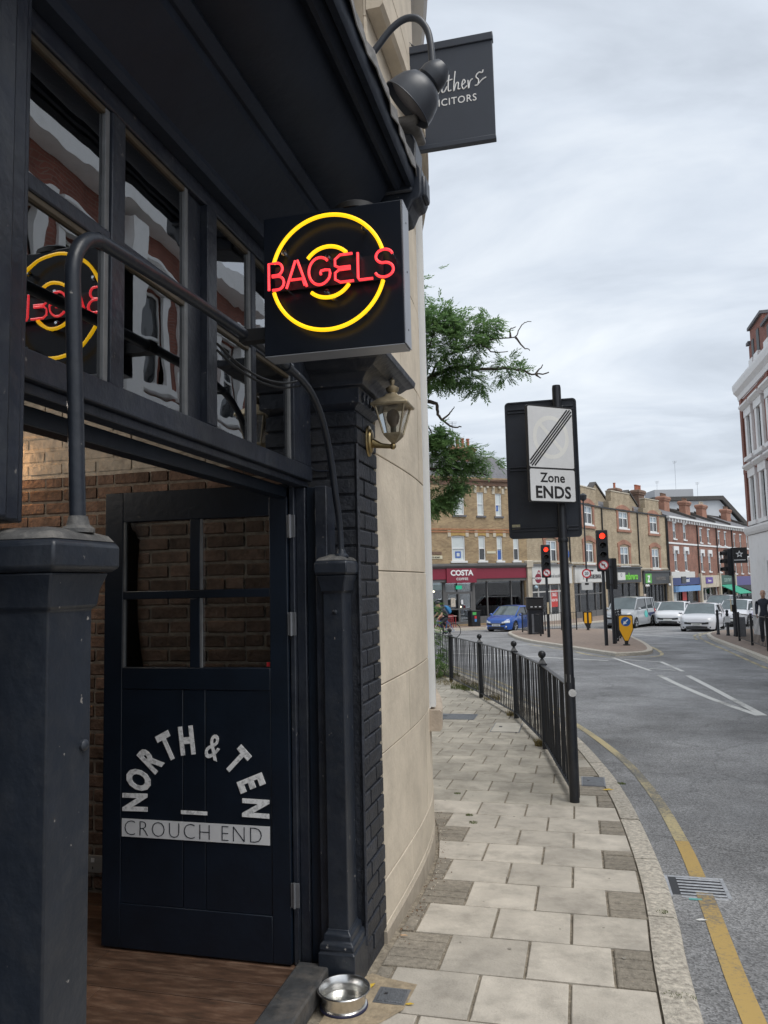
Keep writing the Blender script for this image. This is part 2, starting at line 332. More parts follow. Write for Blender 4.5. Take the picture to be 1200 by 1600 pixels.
# ------------------------------------------------------------------ mesh builder
class MB:
    def __init__(s): s.v = []; s.f = []
    def add(s, vs, fs):
        n = len(s.v); s.v += [tuple(v) for v in vs]; s.f += [tuple(i+n for i in f) for f in fs]; return s
    def box(s, x0, y0, z0, x1, y1, z1):
        if x0 > x1: x0, x1 = x1, x0
        if y0 > y1: y0, y1 = y1, y0
        if z0 > z1: z0, z1 = z1, z0
        return s.add([(x0,y0,z0),(x1,y0,z0),(x1,y1,z0),(x0,y1,z0),(x0,y0,z1),(x1,y0,z1),(x1,y1,z1),(x0,y1,z1)],
              [(0,3,2,1),(4,5,6,7),(0,1,5,4),(1,2,6,5),(2,3,7,6),(3,0,4,7)])
    def loft(s, rings, cap=True, closed=True):
        n = len(rings[0]); base = len(s.v)
        for r in rings: s.v += [tuple(p) for p in r]
        for i in range(len(rings)-1):
            for j in range(n if closed else n-1):
                a = base+i*n+j; b = base+i*n+(j+1) % n
                s.f.append((a, b, b+n, a+n))
        if cap:
            s.f.append(tuple(base+j for j in reversed(range(n)))); s.f.append(tuple(base+(len(rings)-1)*n+j for j in range(n)))
        return s
    def rects(s, x0, y0, x1, y1, zg):
        return s.loft([[(x0-g,y0-g,z),(x1+g,y0-g,z),(x1+g,y1+g,z),(x0-g,y1+g,z)] for z, g in zg])
    def prism(s, poly, o, ax, ay, az, t):
        "polygon in the (ax, ay) plane at o, extruded by t along az"
        o, ax, ay, az = map(Vector, (o, ax, ay, az))
        a = [o+ax*p[0]+ay*p[1] for p in poly]; b = [p+az*t for p in a]; n = len(poly)
        s.add(a+b, [tuple(reversed(range(n))), tuple(range(n, 2*n))]+[(i, (i+1) % n, n+(i+1) % n, n+i) for i in range(n)])
        return s
    def tube(s, pts, r, n=8, cap=True):
        pts = [Vector(p) for p in pts]; rs = r if isinstance(r, (list, tuple)) else [r]*len(pts)
        rings = []; up = None
        for i, p in enumerate(pts):
            t = (pts[min(i+1, len(pts)-1)]-pts[max(i-1, 0)]).normalized()
            if up is None:
                up = Vector((0,0,1)) if abs(t.z) < .9 else Vector((1,0,0))
            a = t.cross(up)
            if a.length < 1e-5: a = t.orthogonal()
            a.normalize(); up = a.cross(t).normalized()
            rings.append([p+(a*math.cos(k*2*math.pi/n)+up*math.sin(k*2*math.pi/n))*rs[i] for k in range(n)])
        return s.loft(rings, cap)
    def lathe(s, prof, c, n=16, ax=(1,0,0), ay=(0,1,0), az=(0,0,1)):
        c, ax, ay, az = map(Vector, (c, ax, ay, az))
        return s.loft([[c+(ax*math.cos(k*2*math.pi/n)+ay*math.sin(k*2*math.pi/n))*max(r, 1e-4)+az*z for k in range(n)] for r, z in prof], True)
    def ball(s, c, r, n=10, sz=1.0):
        return s.lathe([(r*math.sin(math.pi*i/6), -r*sz*math.cos(math.pi*i/6)) for i in range(7)], c, n)
    def disc(s, c, r, ax, ay, t=0.004, n=24):
        az = Vector(ax).cross(Vector(ay)).normalized()
        return s.prism([(r*math.cos(k*2*math.pi/n), r*math.sin(k*2*math.pi/n)) for k in range(n)], c, ax, ay, az, t)
    def ring(s, c, r1, r2, ax, ay, t=.004, a0=0, a1=360, n=32):
        c, ax, ay = map(Vector, (c, ax, ay)); az = ax.cross(ay).normalized(); full = abs(a1-a0) >= 359.9
        rings = []
        m = n if full else n+1
        for k in range(m):
            a = R(a0+(a1-a0)*k/n); d = ax*math.cos(a)+ay*math.sin(a)
            rings.append([c+d*r1, c+d*r2, c+d*r2+az*t, c+d*r1+az*t])
        if full: rings.append(rings[0])
        return s.loft(rings, not full)
    def sweep(s, prof, y0, y1, n=1):
        "closed profile in (x, z) swept along y"
        return s.loft([[(p[0], y0+(y1-y0)*i/n, p[1]) for p in prof] for i in range(n+1)])

FRM = {}
def rootof(o):
    while o.parent: o = o.parent
    return o
def fin(o, label=None, cat=None, group=None, kind=None):
    if label: o['label'] = label
    if cat: o['category'] = cat
    if group: o['group'] = group
    if kind: o['kind'] = kind
    return o
def thing(name, label, cat, loc=(0,0,0), rz=0.0, group=None):
    o = bpy.data.objects.new(name, None); COL.objects.link(o)
    o.empty_display_size = .2
    o.location = loc; o.rotation_euler = (0, 0, rz)
    FRM[o.name] = (Vector(loc), rz)
    return fin(o, label, cat, group)
def link(o, parent):
    COL.objects.link(o)
    if parent: o.parent = parent
    return o
def part(name, mb, m, parent=None, world=False, smooth=35, bevel=0, kind=None, label=None, seg=2):
    "mesh object; world=True means the vertices are world coordinates and get moved into the frame of the thing"
    vs = mb.v
    if parent and world:
        loc, rz = FRM[rootof(parent).name]; mt = Matrix.Rotation(-rz, 3, 'Z')
        vs = [tuple(mt @ (Vector(v)-loc)) for v in vs]
    me = bpy.data.meshes.new(name); me.from_pydata(vs, [], mb.f); me.validate(); me.update()
    me.materials.append(m)
    if smooth:
        me.shade_smooth(); me.set_sharp_from_angle(angle=R(smooth))
    o = bpy.data.objects.new(name, me); link(o, parent)
    if bevel:
        md = o.modifiers.new('bevel', 'BEVEL'); md.width = bevel; md.segments = seg; md.limit_method = 'ANGLE'; md.angle_limit = R(40)
    return fin(o, label=label, kind=kind)
def solo(name, mb, m, label, cat, group=None, smooth=35, bevel=0):
    "a thing that is one mesh, vertices in world coordinates; origin moved to its base"
    xs, ys, zs = zip(*mb.v); c = Vector(((min(xs)+max(xs))/2, (min(ys)+max(ys))/2, min(zs)))
    mb.v = [tuple(Vector(v)-c) for v in mb.v]
    o = part(name, mb, m, None, smooth=smooth, bevel=bevel); o.location = c; FRM[o.name] = (c, 0)
    return fin(o, label, cat, group)
def structure(name, mb, m, parent=None, smooth=35, bevel=0): return part(name, mb, m, parent, smooth=smooth, bevel=bevel, kind='structure')
def copy_tree(o, parent=None):
    c = o.copy(); COL.objects.link(c)
    if parent: c.parent = parent
    for ch in list(o.children): copy_tree(ch, c)
    return c
def place_copy(src, loc, rz, label, group=None):
    c = copy_tree(src); c.location = loc; c.rotation_euler = (0, 0, rz); c['label'] = label
    if group: c['group'] = group
    return c
def shared(name, mesh, parent, loc, rot=(0,0,0), scale=(1,1,1), world=True, m=None):
    o = bpy.data.objects.new(name, mesh); link(o, parent)
    if parent and world:
        l0, rz = FRM[rootof(parent).name]
        o.location = Matrix.Rotation(-rz, 3, 'Z') @ (Vector(loc)-l0); o.rotation_euler = (rot[0], rot[1], rot[2]-rz)
    else:
        o.location = loc; o.rotation_euler = rot
    o.scale = scale
    return o
def mesh_only(name, mb, m, smooth=35):
    me = bpy.data.meshes.new(name); me.from_pydata(mb.v, [], mb.f); me.update(); me.materials.append(m)
    if smooth: me.shade_smooth(); me.set_sharp_from_angle(angle=R(smooth))
    return me

TXT = {}
def text_mb(s, size, o, right, up, depth=.004, sx=1.0, bold=0.0, align='CENTER', spacing=1.0):
    "lettering as a mesh: o is the middle of its base line, right/up its directions"
    key = (s, bold, spacing, align)
    if key not in TXT:
        cu = bpy.data.curves.new('lettering', 'FONT'); cu.body = s; cu.size = 1; cu.extrude = .01; cu.offset = bold; cu.align_x = align; cu.space_character = spacing; cu.resolution_u = 3
        ob = bpy.data.objects.new('lettering', cu); COL.objects.link(ob)
        dg = bpy.context.evaluated_depsgraph_get(); me = bpy.data.meshes.new_from_object(ob.evaluated_get(dg))
        TXT[key] = ([v.co.copy() for v in me.vertices], [tuple(p.vertices) for p in me.polygons])
        bpy.data.objects.remove(ob); bpy.data.meshes.remove(me); bpy.data.curves.remove(cu)
    vs, fs = TXT[key]; o, right, up = map(Vector, (o, right, up)); n = right.cross(up).normalized()
    mb = MB(); mb.add([o+right*(v.x*size*sx)+up*(v.y*size)+n*(v.z/.01*depth) for v in vs], fs)
    return mb
def arc(c, r, a0, a1, n, ax, ay):
    c, ax, ay = map(Vector, (c, ax, ay))
    return [c+(ax*math.cos(R(a0+(a1-a0)*i/n))+ay*math.sin(R(a0+(a1-a0)*i/n)))*r for i in range(n+1)]
def smoothpath(pts, n=6):
    "Catmull-Rom"
    P = [Vector(p) for p in pts]; P = [P[0]*2-P[1]]+P+[P[-1]*2-P[-2]]; out = []
    for i in range(1, len(P)-2):
        for k in range(n):
            t = k/n; a, b, c, d = P[i-1:i+3]
            out.append(.5*((2*b)+(c-a)*t+(2*a-5*b+4*c-d)*t*t+(3*b-a-3*c+d)*t**3))
    out.append(P[-2]); return out

# ================================================================== GROUND, ROAD, PAVEMENTS
mb = MB()
ys = [-60, -30] + [-10+.5*i for i in range(0, 201)] + [100, 120, 160, 220, 300, 420, 700, 1200]
xs = [-900, -300, -120, -60, -30, -15, -8, -4, -2, 0, 2, 4, 8, 15, 30, 60, 120, 300, 900]
for y in ys:
    for x in xs: mb.v.append((x, y, gz(y)-.10))
nx = len(xs)
for j in range(len(ys)-1):
    for i in range(nx-1):
        mb.f.append((j*nx+i, j*nx+i+1, (j+1)*nx+i+1, (j+1)*nx+i))
structure('road', mb, ASPHALT, smooth=180)

def resample(pts, step):
    out = [Vector(pts[0])]
    for a, b in zip(pts, pts[1:]):
        a = Vector(a); b = Vector(b); n = max(1, int((b-a).length/step))
        out += [a+(b-a)*(i+1)/n for i in range(n)]
    return out
def at_y(path, y):
    for a, b in zip(path, path[1:]):
        if a[1] <= y <= b[1]: return a[0]+(b[0]-a[0])*(y-a[1])/max(1e-6, b[1]-a[1])
    return path[0][0] if y < path[0][1] else path[-1][0]
WALL = [(-1.0,-14),(-1.0,3.35),(-.957,3.36),(-.957,3.7),(-.95,4.2),(-.955,4.7),(-1.0,5.2),(-1.13,5.85),(-1.38,6.7),(-1.85,7.9),(-2.6,9.3),(-3.8,10.8),(-5.6,12.2),(-9,13.6),(-16,15)]
KERB = [(.36,-14),(.37,-4),(.385,1),(.396,3.44),(.425,4.3),(.433,5.0),(.407,6.0),(.35,7.0),(.225,8.24),(-.06,10.1),(-.48,11.9),(-1.25,14.2),(-2.25,16.9),(-3.4,19.5),(-5.2,22.8),(-8.5,27.5),(-14,33.5),(-22,41)]
KERB_S = [(p.x, p.y) for p in smoothpath([(a, b, 0) for a, b in KERB], 6)]
KW = .145
def offs(path, d):
    out = []
    for i, p in enumerate(path):
        a = Vector(path[max(0, i-1)]).to_2d(); b = Vector(path[min(len(path)-1, i+1)]).to_2d(); t = (b-a).normalized()
        out.append((p[0]-t.y*d, p[1]+t.x*d))
    return out
KIN = offs(KERB_S, KW)            # inner edge of the kerb
# bed of the pavement
mb = MB(); rows = [-14+.5*i for i in range(0, 100)]
rows = [y for y in rows if y < 33]
for y in rows:
    xl = at_y(WALL, y)-.25 if y < 15 else at_y(KERB_S, y)-6
    mb.v += [(xl, y, gz(y)-.012), (at_y(KIN, y)+.03, y, gz(y)-.012), (xl, y, gz(y)-.3), (at_y(KIN, y)+.03, y, gz(y)-.3)]
for j in range(len(rows)-1):
    a = j*4; mb.f += [(a, a+1, a+5, a+4), (a+1, a+3, a+7, a+5)]
bed = structure('pavement', mb, BED, smooth=180)
FRM[bed.name] = (Vector((0,0,0)), 0)

def slab_mb(c, h=.05, ch=.004, jit=0.0):
    "c: four corners (x, y) counter-clockwise; a chamfered stone lying on the pavement"
    zs = [gz(p[1])+jit+random.uniform(-.0012, .0012) for p in c]
    m = Vector((sum(p[0] for p in c)/4, sum(p[1] for p in c)/4))
    mb = MB(); top = []; mid = []; bot = []
    for p, z in zip(c, zs):
        d = (m-Vector(p)).normalized()*ch*1.6
        top.append((p[0]+d.x, p[1]+d.y, z)); mid.append((p[0], p[1], z-ch)); bot.append((p[0], p[1], z-h))
    mb.loft([bot, mid, top], True); return mb
J = .0065
K0 = 3.464; PITCHY = .3985
far_slabs = MB(); far_pavers = MB()
def lay(name, m, c, jit=0, far=None):
    b = slab_mb(c, jit=jit)
    if m is CONC and c[0][1] > 6.6: m = CONC_FAR  # rows beyond the sign post take the darker slab tone
    if far is not None: far.add(b.v, b.f)
    else: part(name, b, m, bed, smooth=0)
for k in range(-3, 60):
    y0 = K0+k*PITCHY+J; y1 = K0+(k+1)*PITCHY-J
    if y0 > 26: break
    ym = (y0+y1)/2
    xl = at_y(WALL, ym)+.045 if y1 < 11.9 else at_y(KIN, ym)-3.2
    xr = min(at_y(KIN, y0), at_y(KIN, y1))-.012
    off = -.10 if k % 2 else -.29
    n0 = math.ceil((xl+.05-off)/.375); x = off+n0*.375
    if x-xl > .33: pass
    xs_end = x
    while xs_end+.375 <= xr+.012: xs_end += .375
    cutr = xr-xs_end > .27 and y0 < 14.2; cutl = x-xl > .27 and y0 < 14.2
    isfar = y0 > 14.2
    i = x
    while i < xs_end-.01:
        lay('paving_slab', CONC, [(i+J, y0), (i+.375-J, y0), (i+.375-J, y1), (i+J, y1)], random.uniform(-.001, .0015), far_slabs if isfar else None)
        i += .375
    if cutr: lay('paving_slab', CONC, [(xs_end+J, y0), (at_y(KIN, y0)-.01, y0), (at_y(KIN, y1)-.01, y1), (xs_end+J, y1)], random.uniform(-.001, .0015))
    if cutl: lay('paving_slab', CONC, [((at_y(WALL, y0)+.045 if y1 < 11.9 else xl), y0), (x-J, y0), (x-J, y1), ((at_y(WALL, y1)+.045 if y1 < 11.9 else xl), y1)], random.uniform(-.001, .0015))
    # leftover strips: small block pavers in four courses
    for (a, b, left) in ((xl, x, True), (xs_end, None, False)):
        if (left and cutl) or (not left and cutr): continue
        for q in range(4):
            ya = y0+(y1-y0)*q/4+.003; yb = y0+(y1-y0)*(q+1)/4-.003
            if left:
                la = at_y(WALL, ya)+.04 if y1 < 11.9 else a; lb = at_y(WALL, yb)+.04 if y1 < 11.9 else a; ra = rb = b-J
            else:
                la = lb = xs_end+J; ra = at_y(KIN, ya)-.008; rb = at_y(KIN, yb)-.008
            w = (ra+rb-la-lb)/2
            if w < .035: continue
            nseg = max(1, round(w/.21))
            for s_ in range(nseg):
                u, v = s_/nseg, (s_+1)/nseg
                g = .003 if nseg > 1 else 0
                c = [(la+(ra-la)*u+g, ya), (la+(ra-la)*v-g, ya), (lb+(rb-lb)*v-g, yb), (lb+(rb-lb)*u+g, yb)]
                lay('block_paver', PAVER, c, random.uniform(-.004, .001), far_pavers if y0 > 7.6 else None)
part('paving_slab', far_slabs, CONC_FAR, bed, smooth=0, kind='stuff')
part('block_paver', far_pavers, PAVER, bed, smooth=0, kind='stuff')

# kerb stones along the near pavement
kerb = MB()
kroot_mb = MB()
kp = resample(KERB_S, .12)
def kerb_run(path, width, wantlen, root, m, zt, near_y, stuff):
    "stones of about wantlen along a road edge; width to the left of the path"
    inner = offs(path, width); acc = 0; start = 0; j = 0
    for i in range(1, len(path)):
        acc += (Vector(path[i])-Vector(path[i-1])).length
        if acc >= wantlen*(1+.12*math.sin(j*2.3)) or i == len(path)-1:
            pa = [Vector(p).to_2d() for p in path[start:i+1]]; pb = [Vector(p).to_2d() for p in inner[start:i+1]]
            d0 = (pa[1]-pa[0]).normalized()*.012; d1 = (pa[-1]-pa[-2]).normalized()*.012
            pa[0] += d0; pb[0] += d0; pa[-1] -= d1; pb[-1] -= d1
            mb = MB(); rings = []; jz = random.uniform(-.004, .004)
            for a, b in zip(pa, pb):
                z = gz(a.y)+zt+jz
                t = (b-a).normalized()
                rings.append([(a.x, a.y, z-.25), (a.x, a.y, z-.022), (a.x+t.x*.006, a.y+t.y*.006, z-.008), (a.x+t.x*.022, a.y+t.y*.022, z), (b.x, b.y, z), (b.x, b.y, z-.25)])
            mb.loft(rings)
            if pa[0].y < near_y: part('kerbstone', mb, m, root, smooth=50)
            else: stuff.add(mb.v, mb.f)
            start = i; acc = 0; j += 1
kerb_bed = MB()
inner = offs(kp, KW)
for (a, b) in zip(kp, inner): kerb_bed.v += [(a.x-.012, a.y, gz(a.y)-.035), (b[0]+.01, b[1], gz(b[1])-.02), (a.x-.012, a.y, gz(a.y)-.3)]
for i in range(len(kp)-1): kerb_bed.f += [(3*i, 3*i+1, 3*i+4, 3*i+3), (3*i+2, 3*i, 3*i+3, 3*i+5)]
kb = structure('kerb', kerb_bed, BED, smooth=0); FRM[kb.name] = (Vector(), 0)
st = MB(); kerb_run([(p.x, p.y) for p in kp], KW, .95, kb, GRANITE, .002, 19, st)
part('kerbstone', st, GRANITE, kb, smooth=50, kind='stuff')

def strip(path, w, dz, name, m, smooth=180):
    "painted line on the road: a sheet along a path"
    a = offs(path, w/2); b = offs(path, -w/2); mb = MB()
    for p, q in zip(a, b): mb.v += [(p[0], p[1], gz(p[1])-.1+dz), (q[0], q[1], gz(q[1])-.1+dz)]
    mb.f = [(2*i, 2*i+1, 2*i+3, 2*i+2) for i in range(len(path)-1)]
    return structure(name, mb, m, smooth=smooth)
YL = [(.60,-6),(.60,1),(.612,3.5),(.624,4.15),(.65,5.05),(.661,6.15),(.606,7.5),(.465,8.95),(.187,10.5),(-.25,12.2),(-1.0,14.4),(-2.0,17.2),(-3.2,19.9),(-5,23.2),(-8.2,27.8)]
YS = [(p.x, p.y) for p in smoothpath([(a, b, 0) for a, b in YL], 8)]
i8 = min(range(len(YS)), key=lambda i: abs(YS[i][1]-6.15))
strip([p for i, p in enumerate(YS) if i <= i8], .095, .004, 'yellow_line', YELLOWLINE)
strip([p for i, p in enumerate(YS) if i >= i8], .095, .0045, 'yellow_line', YELLOWPALE)
Y2 = offs(YS, -.22)
strip([p for p in Y2 if p[1] > 13], .08, .004, 'yellow_line', YELLOWPALE)
def seg(a, b, n=6): return [(a[0]+(b[0]-a[0])*i/n, a[1]+(b[1]-a[1])*i/n) for i in range(n+1)]
def curve2(pts, n=6): return [(p.x, p.y) for p in smoothpath([(a, b, 0) for a, b in pts], n)]
strip(curve2([(1.734,18.75),(1.93,16.95),(2.28,14.6),(2.60,12.9)]), .12, .004, 'white_line', WHITELINE)
strip(curve2([(2.338,18.65),(2.53,15.7),(2.66,12.9)]), .12, .006, 'white_line', WHITELINE)
strip(seg((-6.5,26.6),(-.02,22.86)), .13, .004, 'white_line', WHITELINE)
strip(seg((-.02,22.86),(.75,22.4)), .1, .004, 'white_line', WHITELINE)
strip(seg((2.5,40.4),(4.74,34.53)), .16, .004, 'white_line', WHITELINE)
strip(seg((.925,23.29),(1.63,19.75)), .10, .004, 'white_line', WHITELINE)
strip(seg((2.1,22.1),(2.35,19.6)), .10, .004, 'white_line', WHITELINE)
strip(seg((1.19,22.67),(2.05,22.0)), .09, .008, 'white_line', WHITELINE)
strip(seg((1.653,20.2),(2.2,19.76)), .09, .008, 'white_line', WHITELINE)
strip(curve2([(-1.9,29.9),(-.536,26.91),(.355,24.2),(1.048,23.3),(1.7,23.5),(2.323,24.2),(2.46,26.5),(2.35,29.3),(2.28,34)], 4), .10, .004, 'yellow_line', YELLOWPALE)

# traffic islands: kerbed and paved
def island(name, poly, top, m, kname='kerb'):
    P = [(p.x, p.y) for p in smoothpath([(a, b, 0) for a, b in poly+poly[:1]], 5)][:-1]
    cx = sum(p[0] for p in P)/len(P); cy = sum(p[1] for p in P)/len(P)
    def inset(d):
        out = []
        for i, p in enumerate(P):
            t = (Vector(P[(i+1) % len(P)])-Vector(P[i-1])).normalized(); out.append((p[0]-t.y*d, p[1]+t.x*d))
        return out
    def ring(Q, dz): return [(q[0], q[1], gz(q[1])-.1+dz) for q in Q]
    I = inset(.16)
    mb = MB(); mb.loft([ring(P, -.2), ring(P, top-.02), ring(inset(.03), top), ring(I, top)], cap=False)
    root = structure(name, mb, GRANITE, smooth=50); FRM[root.name] = (Vector(), 0)
    mb = MB(); mb.v = ring(I, top-.004)+[(cx, cy, gz(cy)-.1+top-.004)]; n = len(I)
    mb.f = [(i, (i+1) % n, n) for i in range(n)]
    part('paving', mb, m, root, smooth=0)
    return root
ISL = [(1.016,23.72),(2.0,24.55),(2.3,27.2),(2.26,33),(2.15,39),(1.3,45.6),(-1.2,46.4),(-3.6,43.4),(-2.95,36.5),(-1.85,31.2),(-.66,28.0),(.35,25.3)]
island('traffic_island', ISL, .11, REDPAVE)
# pavement on the right-hand side
RP = [(4.62,-10),(4.62,10),(4.66,21.8),(4.78,26.4),(4.96,31),(5.35,35.5),(5.95,39.2),(7.2,42.4),(9.5,44.6),(14,46.5),(30,50)]
RS = [(p.x, p.y) for p in smoothpath([(a, b, 0) for a, b in RP], 8)]
def offpave(name, edge, d, m, kw=.15):
    inn = offs(edge, -kw); far = offs(edge, -d); mb = MB(); n = len(edge)
    def col(p, q, dz): return (p[0], p[1], gz(q[1])-.1+dz)
    for p, q in zip(edge, inn): mb.v += [col(p, p, -.2), col(p, p, .10), col(q, q, .11)]
    for i in range(n-1):
        a = 3*i; mb.f += [(a+1, a, a+3, a+4), (a+2, a+1, a+4, a+5)]
    root = structure(name, mb, GRANITE, smooth=50); FRM[root.name] = (Vector(), 0)
    mb = MB()
    for p, q in zip(inn, far): mb.v += [col(p, p, .106), col(q, q, .106)]
    mb.f = [(2*i+1, 2*i, 2*i+2, 2*i+3) for i in range(n-1)]
    part('paving', mb, m, root, smooth=0)
offpave('pavement', RS, 4.6, REDPAVE)
RL = [p for p in RS if 6 < p[1] < 43]
strip(offs(RL, .30), .10, .004, 'yellow_line', YELLOWPALE)
strip([p for p in offs(RL, .52) if p[1] > 33], .10, .004, 'yellow_line', YELLOWPALE)
# pavement in front of the shops across the junction
FACADE = [(-25,37.18),(-15.93,44.64),(-3.286,55.03),(-.35,61.45),(2.37,68.33),(5.82,75.40),(9.0,81.88),(13.17,91.19),(16.31,98.18),(19.07,104.04),(21.75,109.36),(26,117.5)]
offpave('pavement', offs(FACADE, -3.3), -3.4, REDPAVE, -.15)

# drains, covers, litter, weeds
dr = thing('gully_grate', 'grey iron gully grate set in the road over the yellow line', 'drain', (.62, 5.07, gz(5.07)-.1))
z = .006
mb = MB(); mb.box(-.175,-.215,-.03,-.150,.215,z).box(.150,-.215,-.03,.175,.215,z).box(-.15,.19,-.03,.15,.215,z).box(-.15,-.215,-.03,.15,-.19,z).box(-.15,-.19,-.03,-.105,.19,z-.003)
part('frame', mb, mat('worn_grate_iron', (.40,.41,.43), .4, metal=.4, var=.3, vscale=30), dr, bevel=.003)
mb = MB(); mb.add([(-.15,-.19,.0048),(.15,-.19,.0048),(.15,.19,.0048),(-.15,.19,.0048)], [(0,1,2,3)])
part('dark_well', mb, BLACKPRINT, dr, smooth=0)
for i in range(8):
    y = -.165+i*.047; mb = MB(); mb.box(-.105, y-.011, .0052, .15, y+.011, z+.002); part('bar', mb, mat('worn_grate_iron', (.36,.37,.39), .4, metal=.5, var=.3, vscale=30), dr, bevel=.003)
mb = MB(); mb.box(-.07,-.17,.0105,.0,-.15,.014); part('rubbish', mb, mat('teal_scrap', (.12,.38,.36), .6), dr)

def cover(label, cx, cy, w, d, m, rz=0):
    t = thing('inspection_cover', label, 'cover', (cx, cy, gz(cy)), rz)
    sl = (gz(cy+d/2)-gz(cy-d/2))/d
    def sb(x0, y0, x1, y1, z0, z1): return MB().loft([[(x0,y0,z0+sl*y0),(x1,y0,z0+sl*y0),(x1,y1,z0+sl*y1),(x0,y1,z0+sl*y1)],[(x0,y0,z1+sl*y0),(x1,y0,z1+sl*y0),(x1,y1,z1+sl*y1),(x0,y1,z1+sl*y1)]])
    part('frame', sb(-w/2-.012,-d/2-.012,w/2+.012,d/2+.012,-.02,.004), GREYMETAL, t)
    part('lid', sb(-w/2,-d/2,w/2,d/2,-.01,.008), m, t, bevel=.003)
    part('keyhole', sb(-w*.3,-d*.02,-w*.18,d*.1,.006,.0092), BLACKPRINT, t, smooth=0)
LIDG = mat('grey_cover_lid', (.15,.16,.175), .55, metal=.4, var=.25, vscale=25, bump=.6, bscale=120)
cover('small grey metal cover set in the pavement beside the steel bowl', -.80, 3.18, .105, .11, LIDG)
cover('dark grey cover in the pavement behind the base of the sign post', .07, 7.58, .19, .36, LIDG)
cover('pale concrete cover in the pavement beside the guard railing', -1.0, 10.68, .36, .72, mat('pale_concrete_lid', (.50,.47,.41), .8, var=.12, bump=.2))
cover('wide dark grey cover plate across the pavement by the stone wall', -1.85, 11.55, .62, .52, LIDG)

# mortar pad under the pub wall and weeds along its foot
mb = MB()
pad = [(-1.02,2.75),(-.86,2.85),(-.73,3.08),(-.72,3.30),(-.86,3.33),(-.93,3.36),(-1.02,3.2)]
mb.v = [(x, y, gz(y)+.003) for x, y in pad]; mb.f = [tuple(range(len(pad)))]
structure('mortar_patch', mb, mat('sandy_mortar', (.35,.28,.19), .95, var=.3, vscale=25, bump=.6, bscale=60, dirt=(.16,.14,.11), dscale=14), smooth=0)
def tufts(name, spots, m, n, h, label_kind='stuff'):
    mb = MB()
    for (x, y, r) in spots:
        for i in range(n):
            a = random.uniform(0, 6.28); q = r*math.sqrt(random.random()); bx = x+q*math.cos(a); by = y+q*math.sin(a); bz = gz(by)-.004
            hh = h*random.uniform(.5, 1.2); t = random.uniform(0, 6.28); w = .004; lx = random.uniform(-.6,.6)*hh; ly = random.uniform(-.6,.6)*hh
            mb.add([(bx-w*math.cos(t), by-w*math.sin(t), bz), (bx+w*math.cos(t), by+w*math.sin(t), bz), (bx+lx, by+ly, bz+hh)], [(0,1,2)])
    o = part(name, mb, m, None, smooth=0, kind='stuff'); return o
tufts('weeds', [(-.84,5.98,.035),(-.90,6.2,.03),(.315,7.55,.04),(.35,3.43,.04),(.30,3.44,.03),(.36,4.37,.03),(-1.1,6.9,.03)], GRASSY, 90, .014)
tufts('dry_weeds', [(-2.6,16.0,.35),(-2.2,15.6,.3),(-1.5,13.6,.15),(-1.0,11.8,.1),(-.5,9.4,.06),(-2.9,17.2,.3)], GRASSDRY, 220, .10)
tufts('green_weeds', [(-2.05,15.0,.22),(-2.3,15.2,.2),(-3.0,17.6,.3)], GRASSY, 260, .11)
# crumbs and leaf litter along the wall foot
mb = MB()
def crumb(x, y, s):
    z = gz(y)+.001; a = random.uniform(0, 6.28); pts = [(x+s*math.cos(a+k*1.57)*random.uniform(.5,1.2), y+s*math.sin(a+k*1.57)*random.uniform(.5,1.2)) for k in range(4)]
    mb.add([(p[0], p[1], z) for p in pts]+[(x, y, z+s*.7)], [(0,1,4),(1,2,4),(2,3,4),(3,0,4)])
for i in range(170):
    y = random.uniform(3.75, 9.0); crumb(at_y(WALL, y)+.05+abs(random.gauss(0, .04)), y, random.uniform(.002, .006))
for i in range(90): crumb(random.uniform(-.8, .3), random.uniform(2.9, 8), random.uniform(.0012, .003))
gum = MB()
for i in range(60):
    y = random.uniform(2.9, 12); x = random.uniform(at_y(WALL, y)+.1, at_y(KIN, y)-.05); s = random.uniform(.004, .010); z = gz(y)+.0022
    gum.add([(x+s*math.cos(k*.9)*random.uniform(.8,1.2), y+s*math.sin(k*.9)*random.uniform(.8,1.2), z+(-.006 if 0 else 0)) for k in range(7)], [tuple(range(7))])
part('trodden_gum', gum, mat('trodden_gum', (.27,.25,.215), .8), None, smooth=0, kind='stuff')
part('pale_litter', mb, mat('pale_crumbs', (.62,.56,.46), .9, var=.3, vscale=60), None, smooth=0, kind='stuff')
mb = MB()
for i in range(260):
    y = random.uniform(3.7, 9.5); crumb(at_y(WALL, y)+.03+abs(random.gauss(0, .045)), y, random.uniform(.002, .008))
part('brown_litter', mb, mat('brown_leaf_litter', (.16,.10,.06), .9, var=.5, vscale=60), None, smooth=0, kind='stuff')
def leaf(x, y, s, m, label, rz, dz=0.0):
    mb = MB(); z = gz(y)+.004+dz
    c, s_ = math.cos(rz), math.sin(rz)
    pts = [(-1,0,.0),(-.5,.28,.15),(.2,.34,.3),(1,0,.1),(.3,-.3,.25),(-.4,-.3,.1)]
    for lo in (0, .0015/s):
        mb.v += [(x+s*(a*c-b*s_), y+s*(a*s_+b*c), z+s*(k*.5+lo)) for a, b, k in pts]
    mb.f = [(5,4,3,2,1,0), (6,7,8,9,10,11)]+[(i, (i+1) % 6, 6+(i+1) % 6, 6+i) for i in range(6)]
    solo('fallen_leaf', mb, m, label, 'leaf')
YLF = mat('yellow_leaf', (.62,.42,.05), .6); 
leaf(-.905, 3.235, .03, YLF, 'yellow leaf lying against the pub wall foot behind the bowl', 1.1)
leaf(-.715, 3.125, .018, YLF, 'small yellow leaf on the mortar next to the small grey cover', .2)
leaf(-.885, 3.78, .02, mat('tan_leaf', (.50,.33,.20), .7), 'curled tan leaf at the foot of the stone wall', .1)
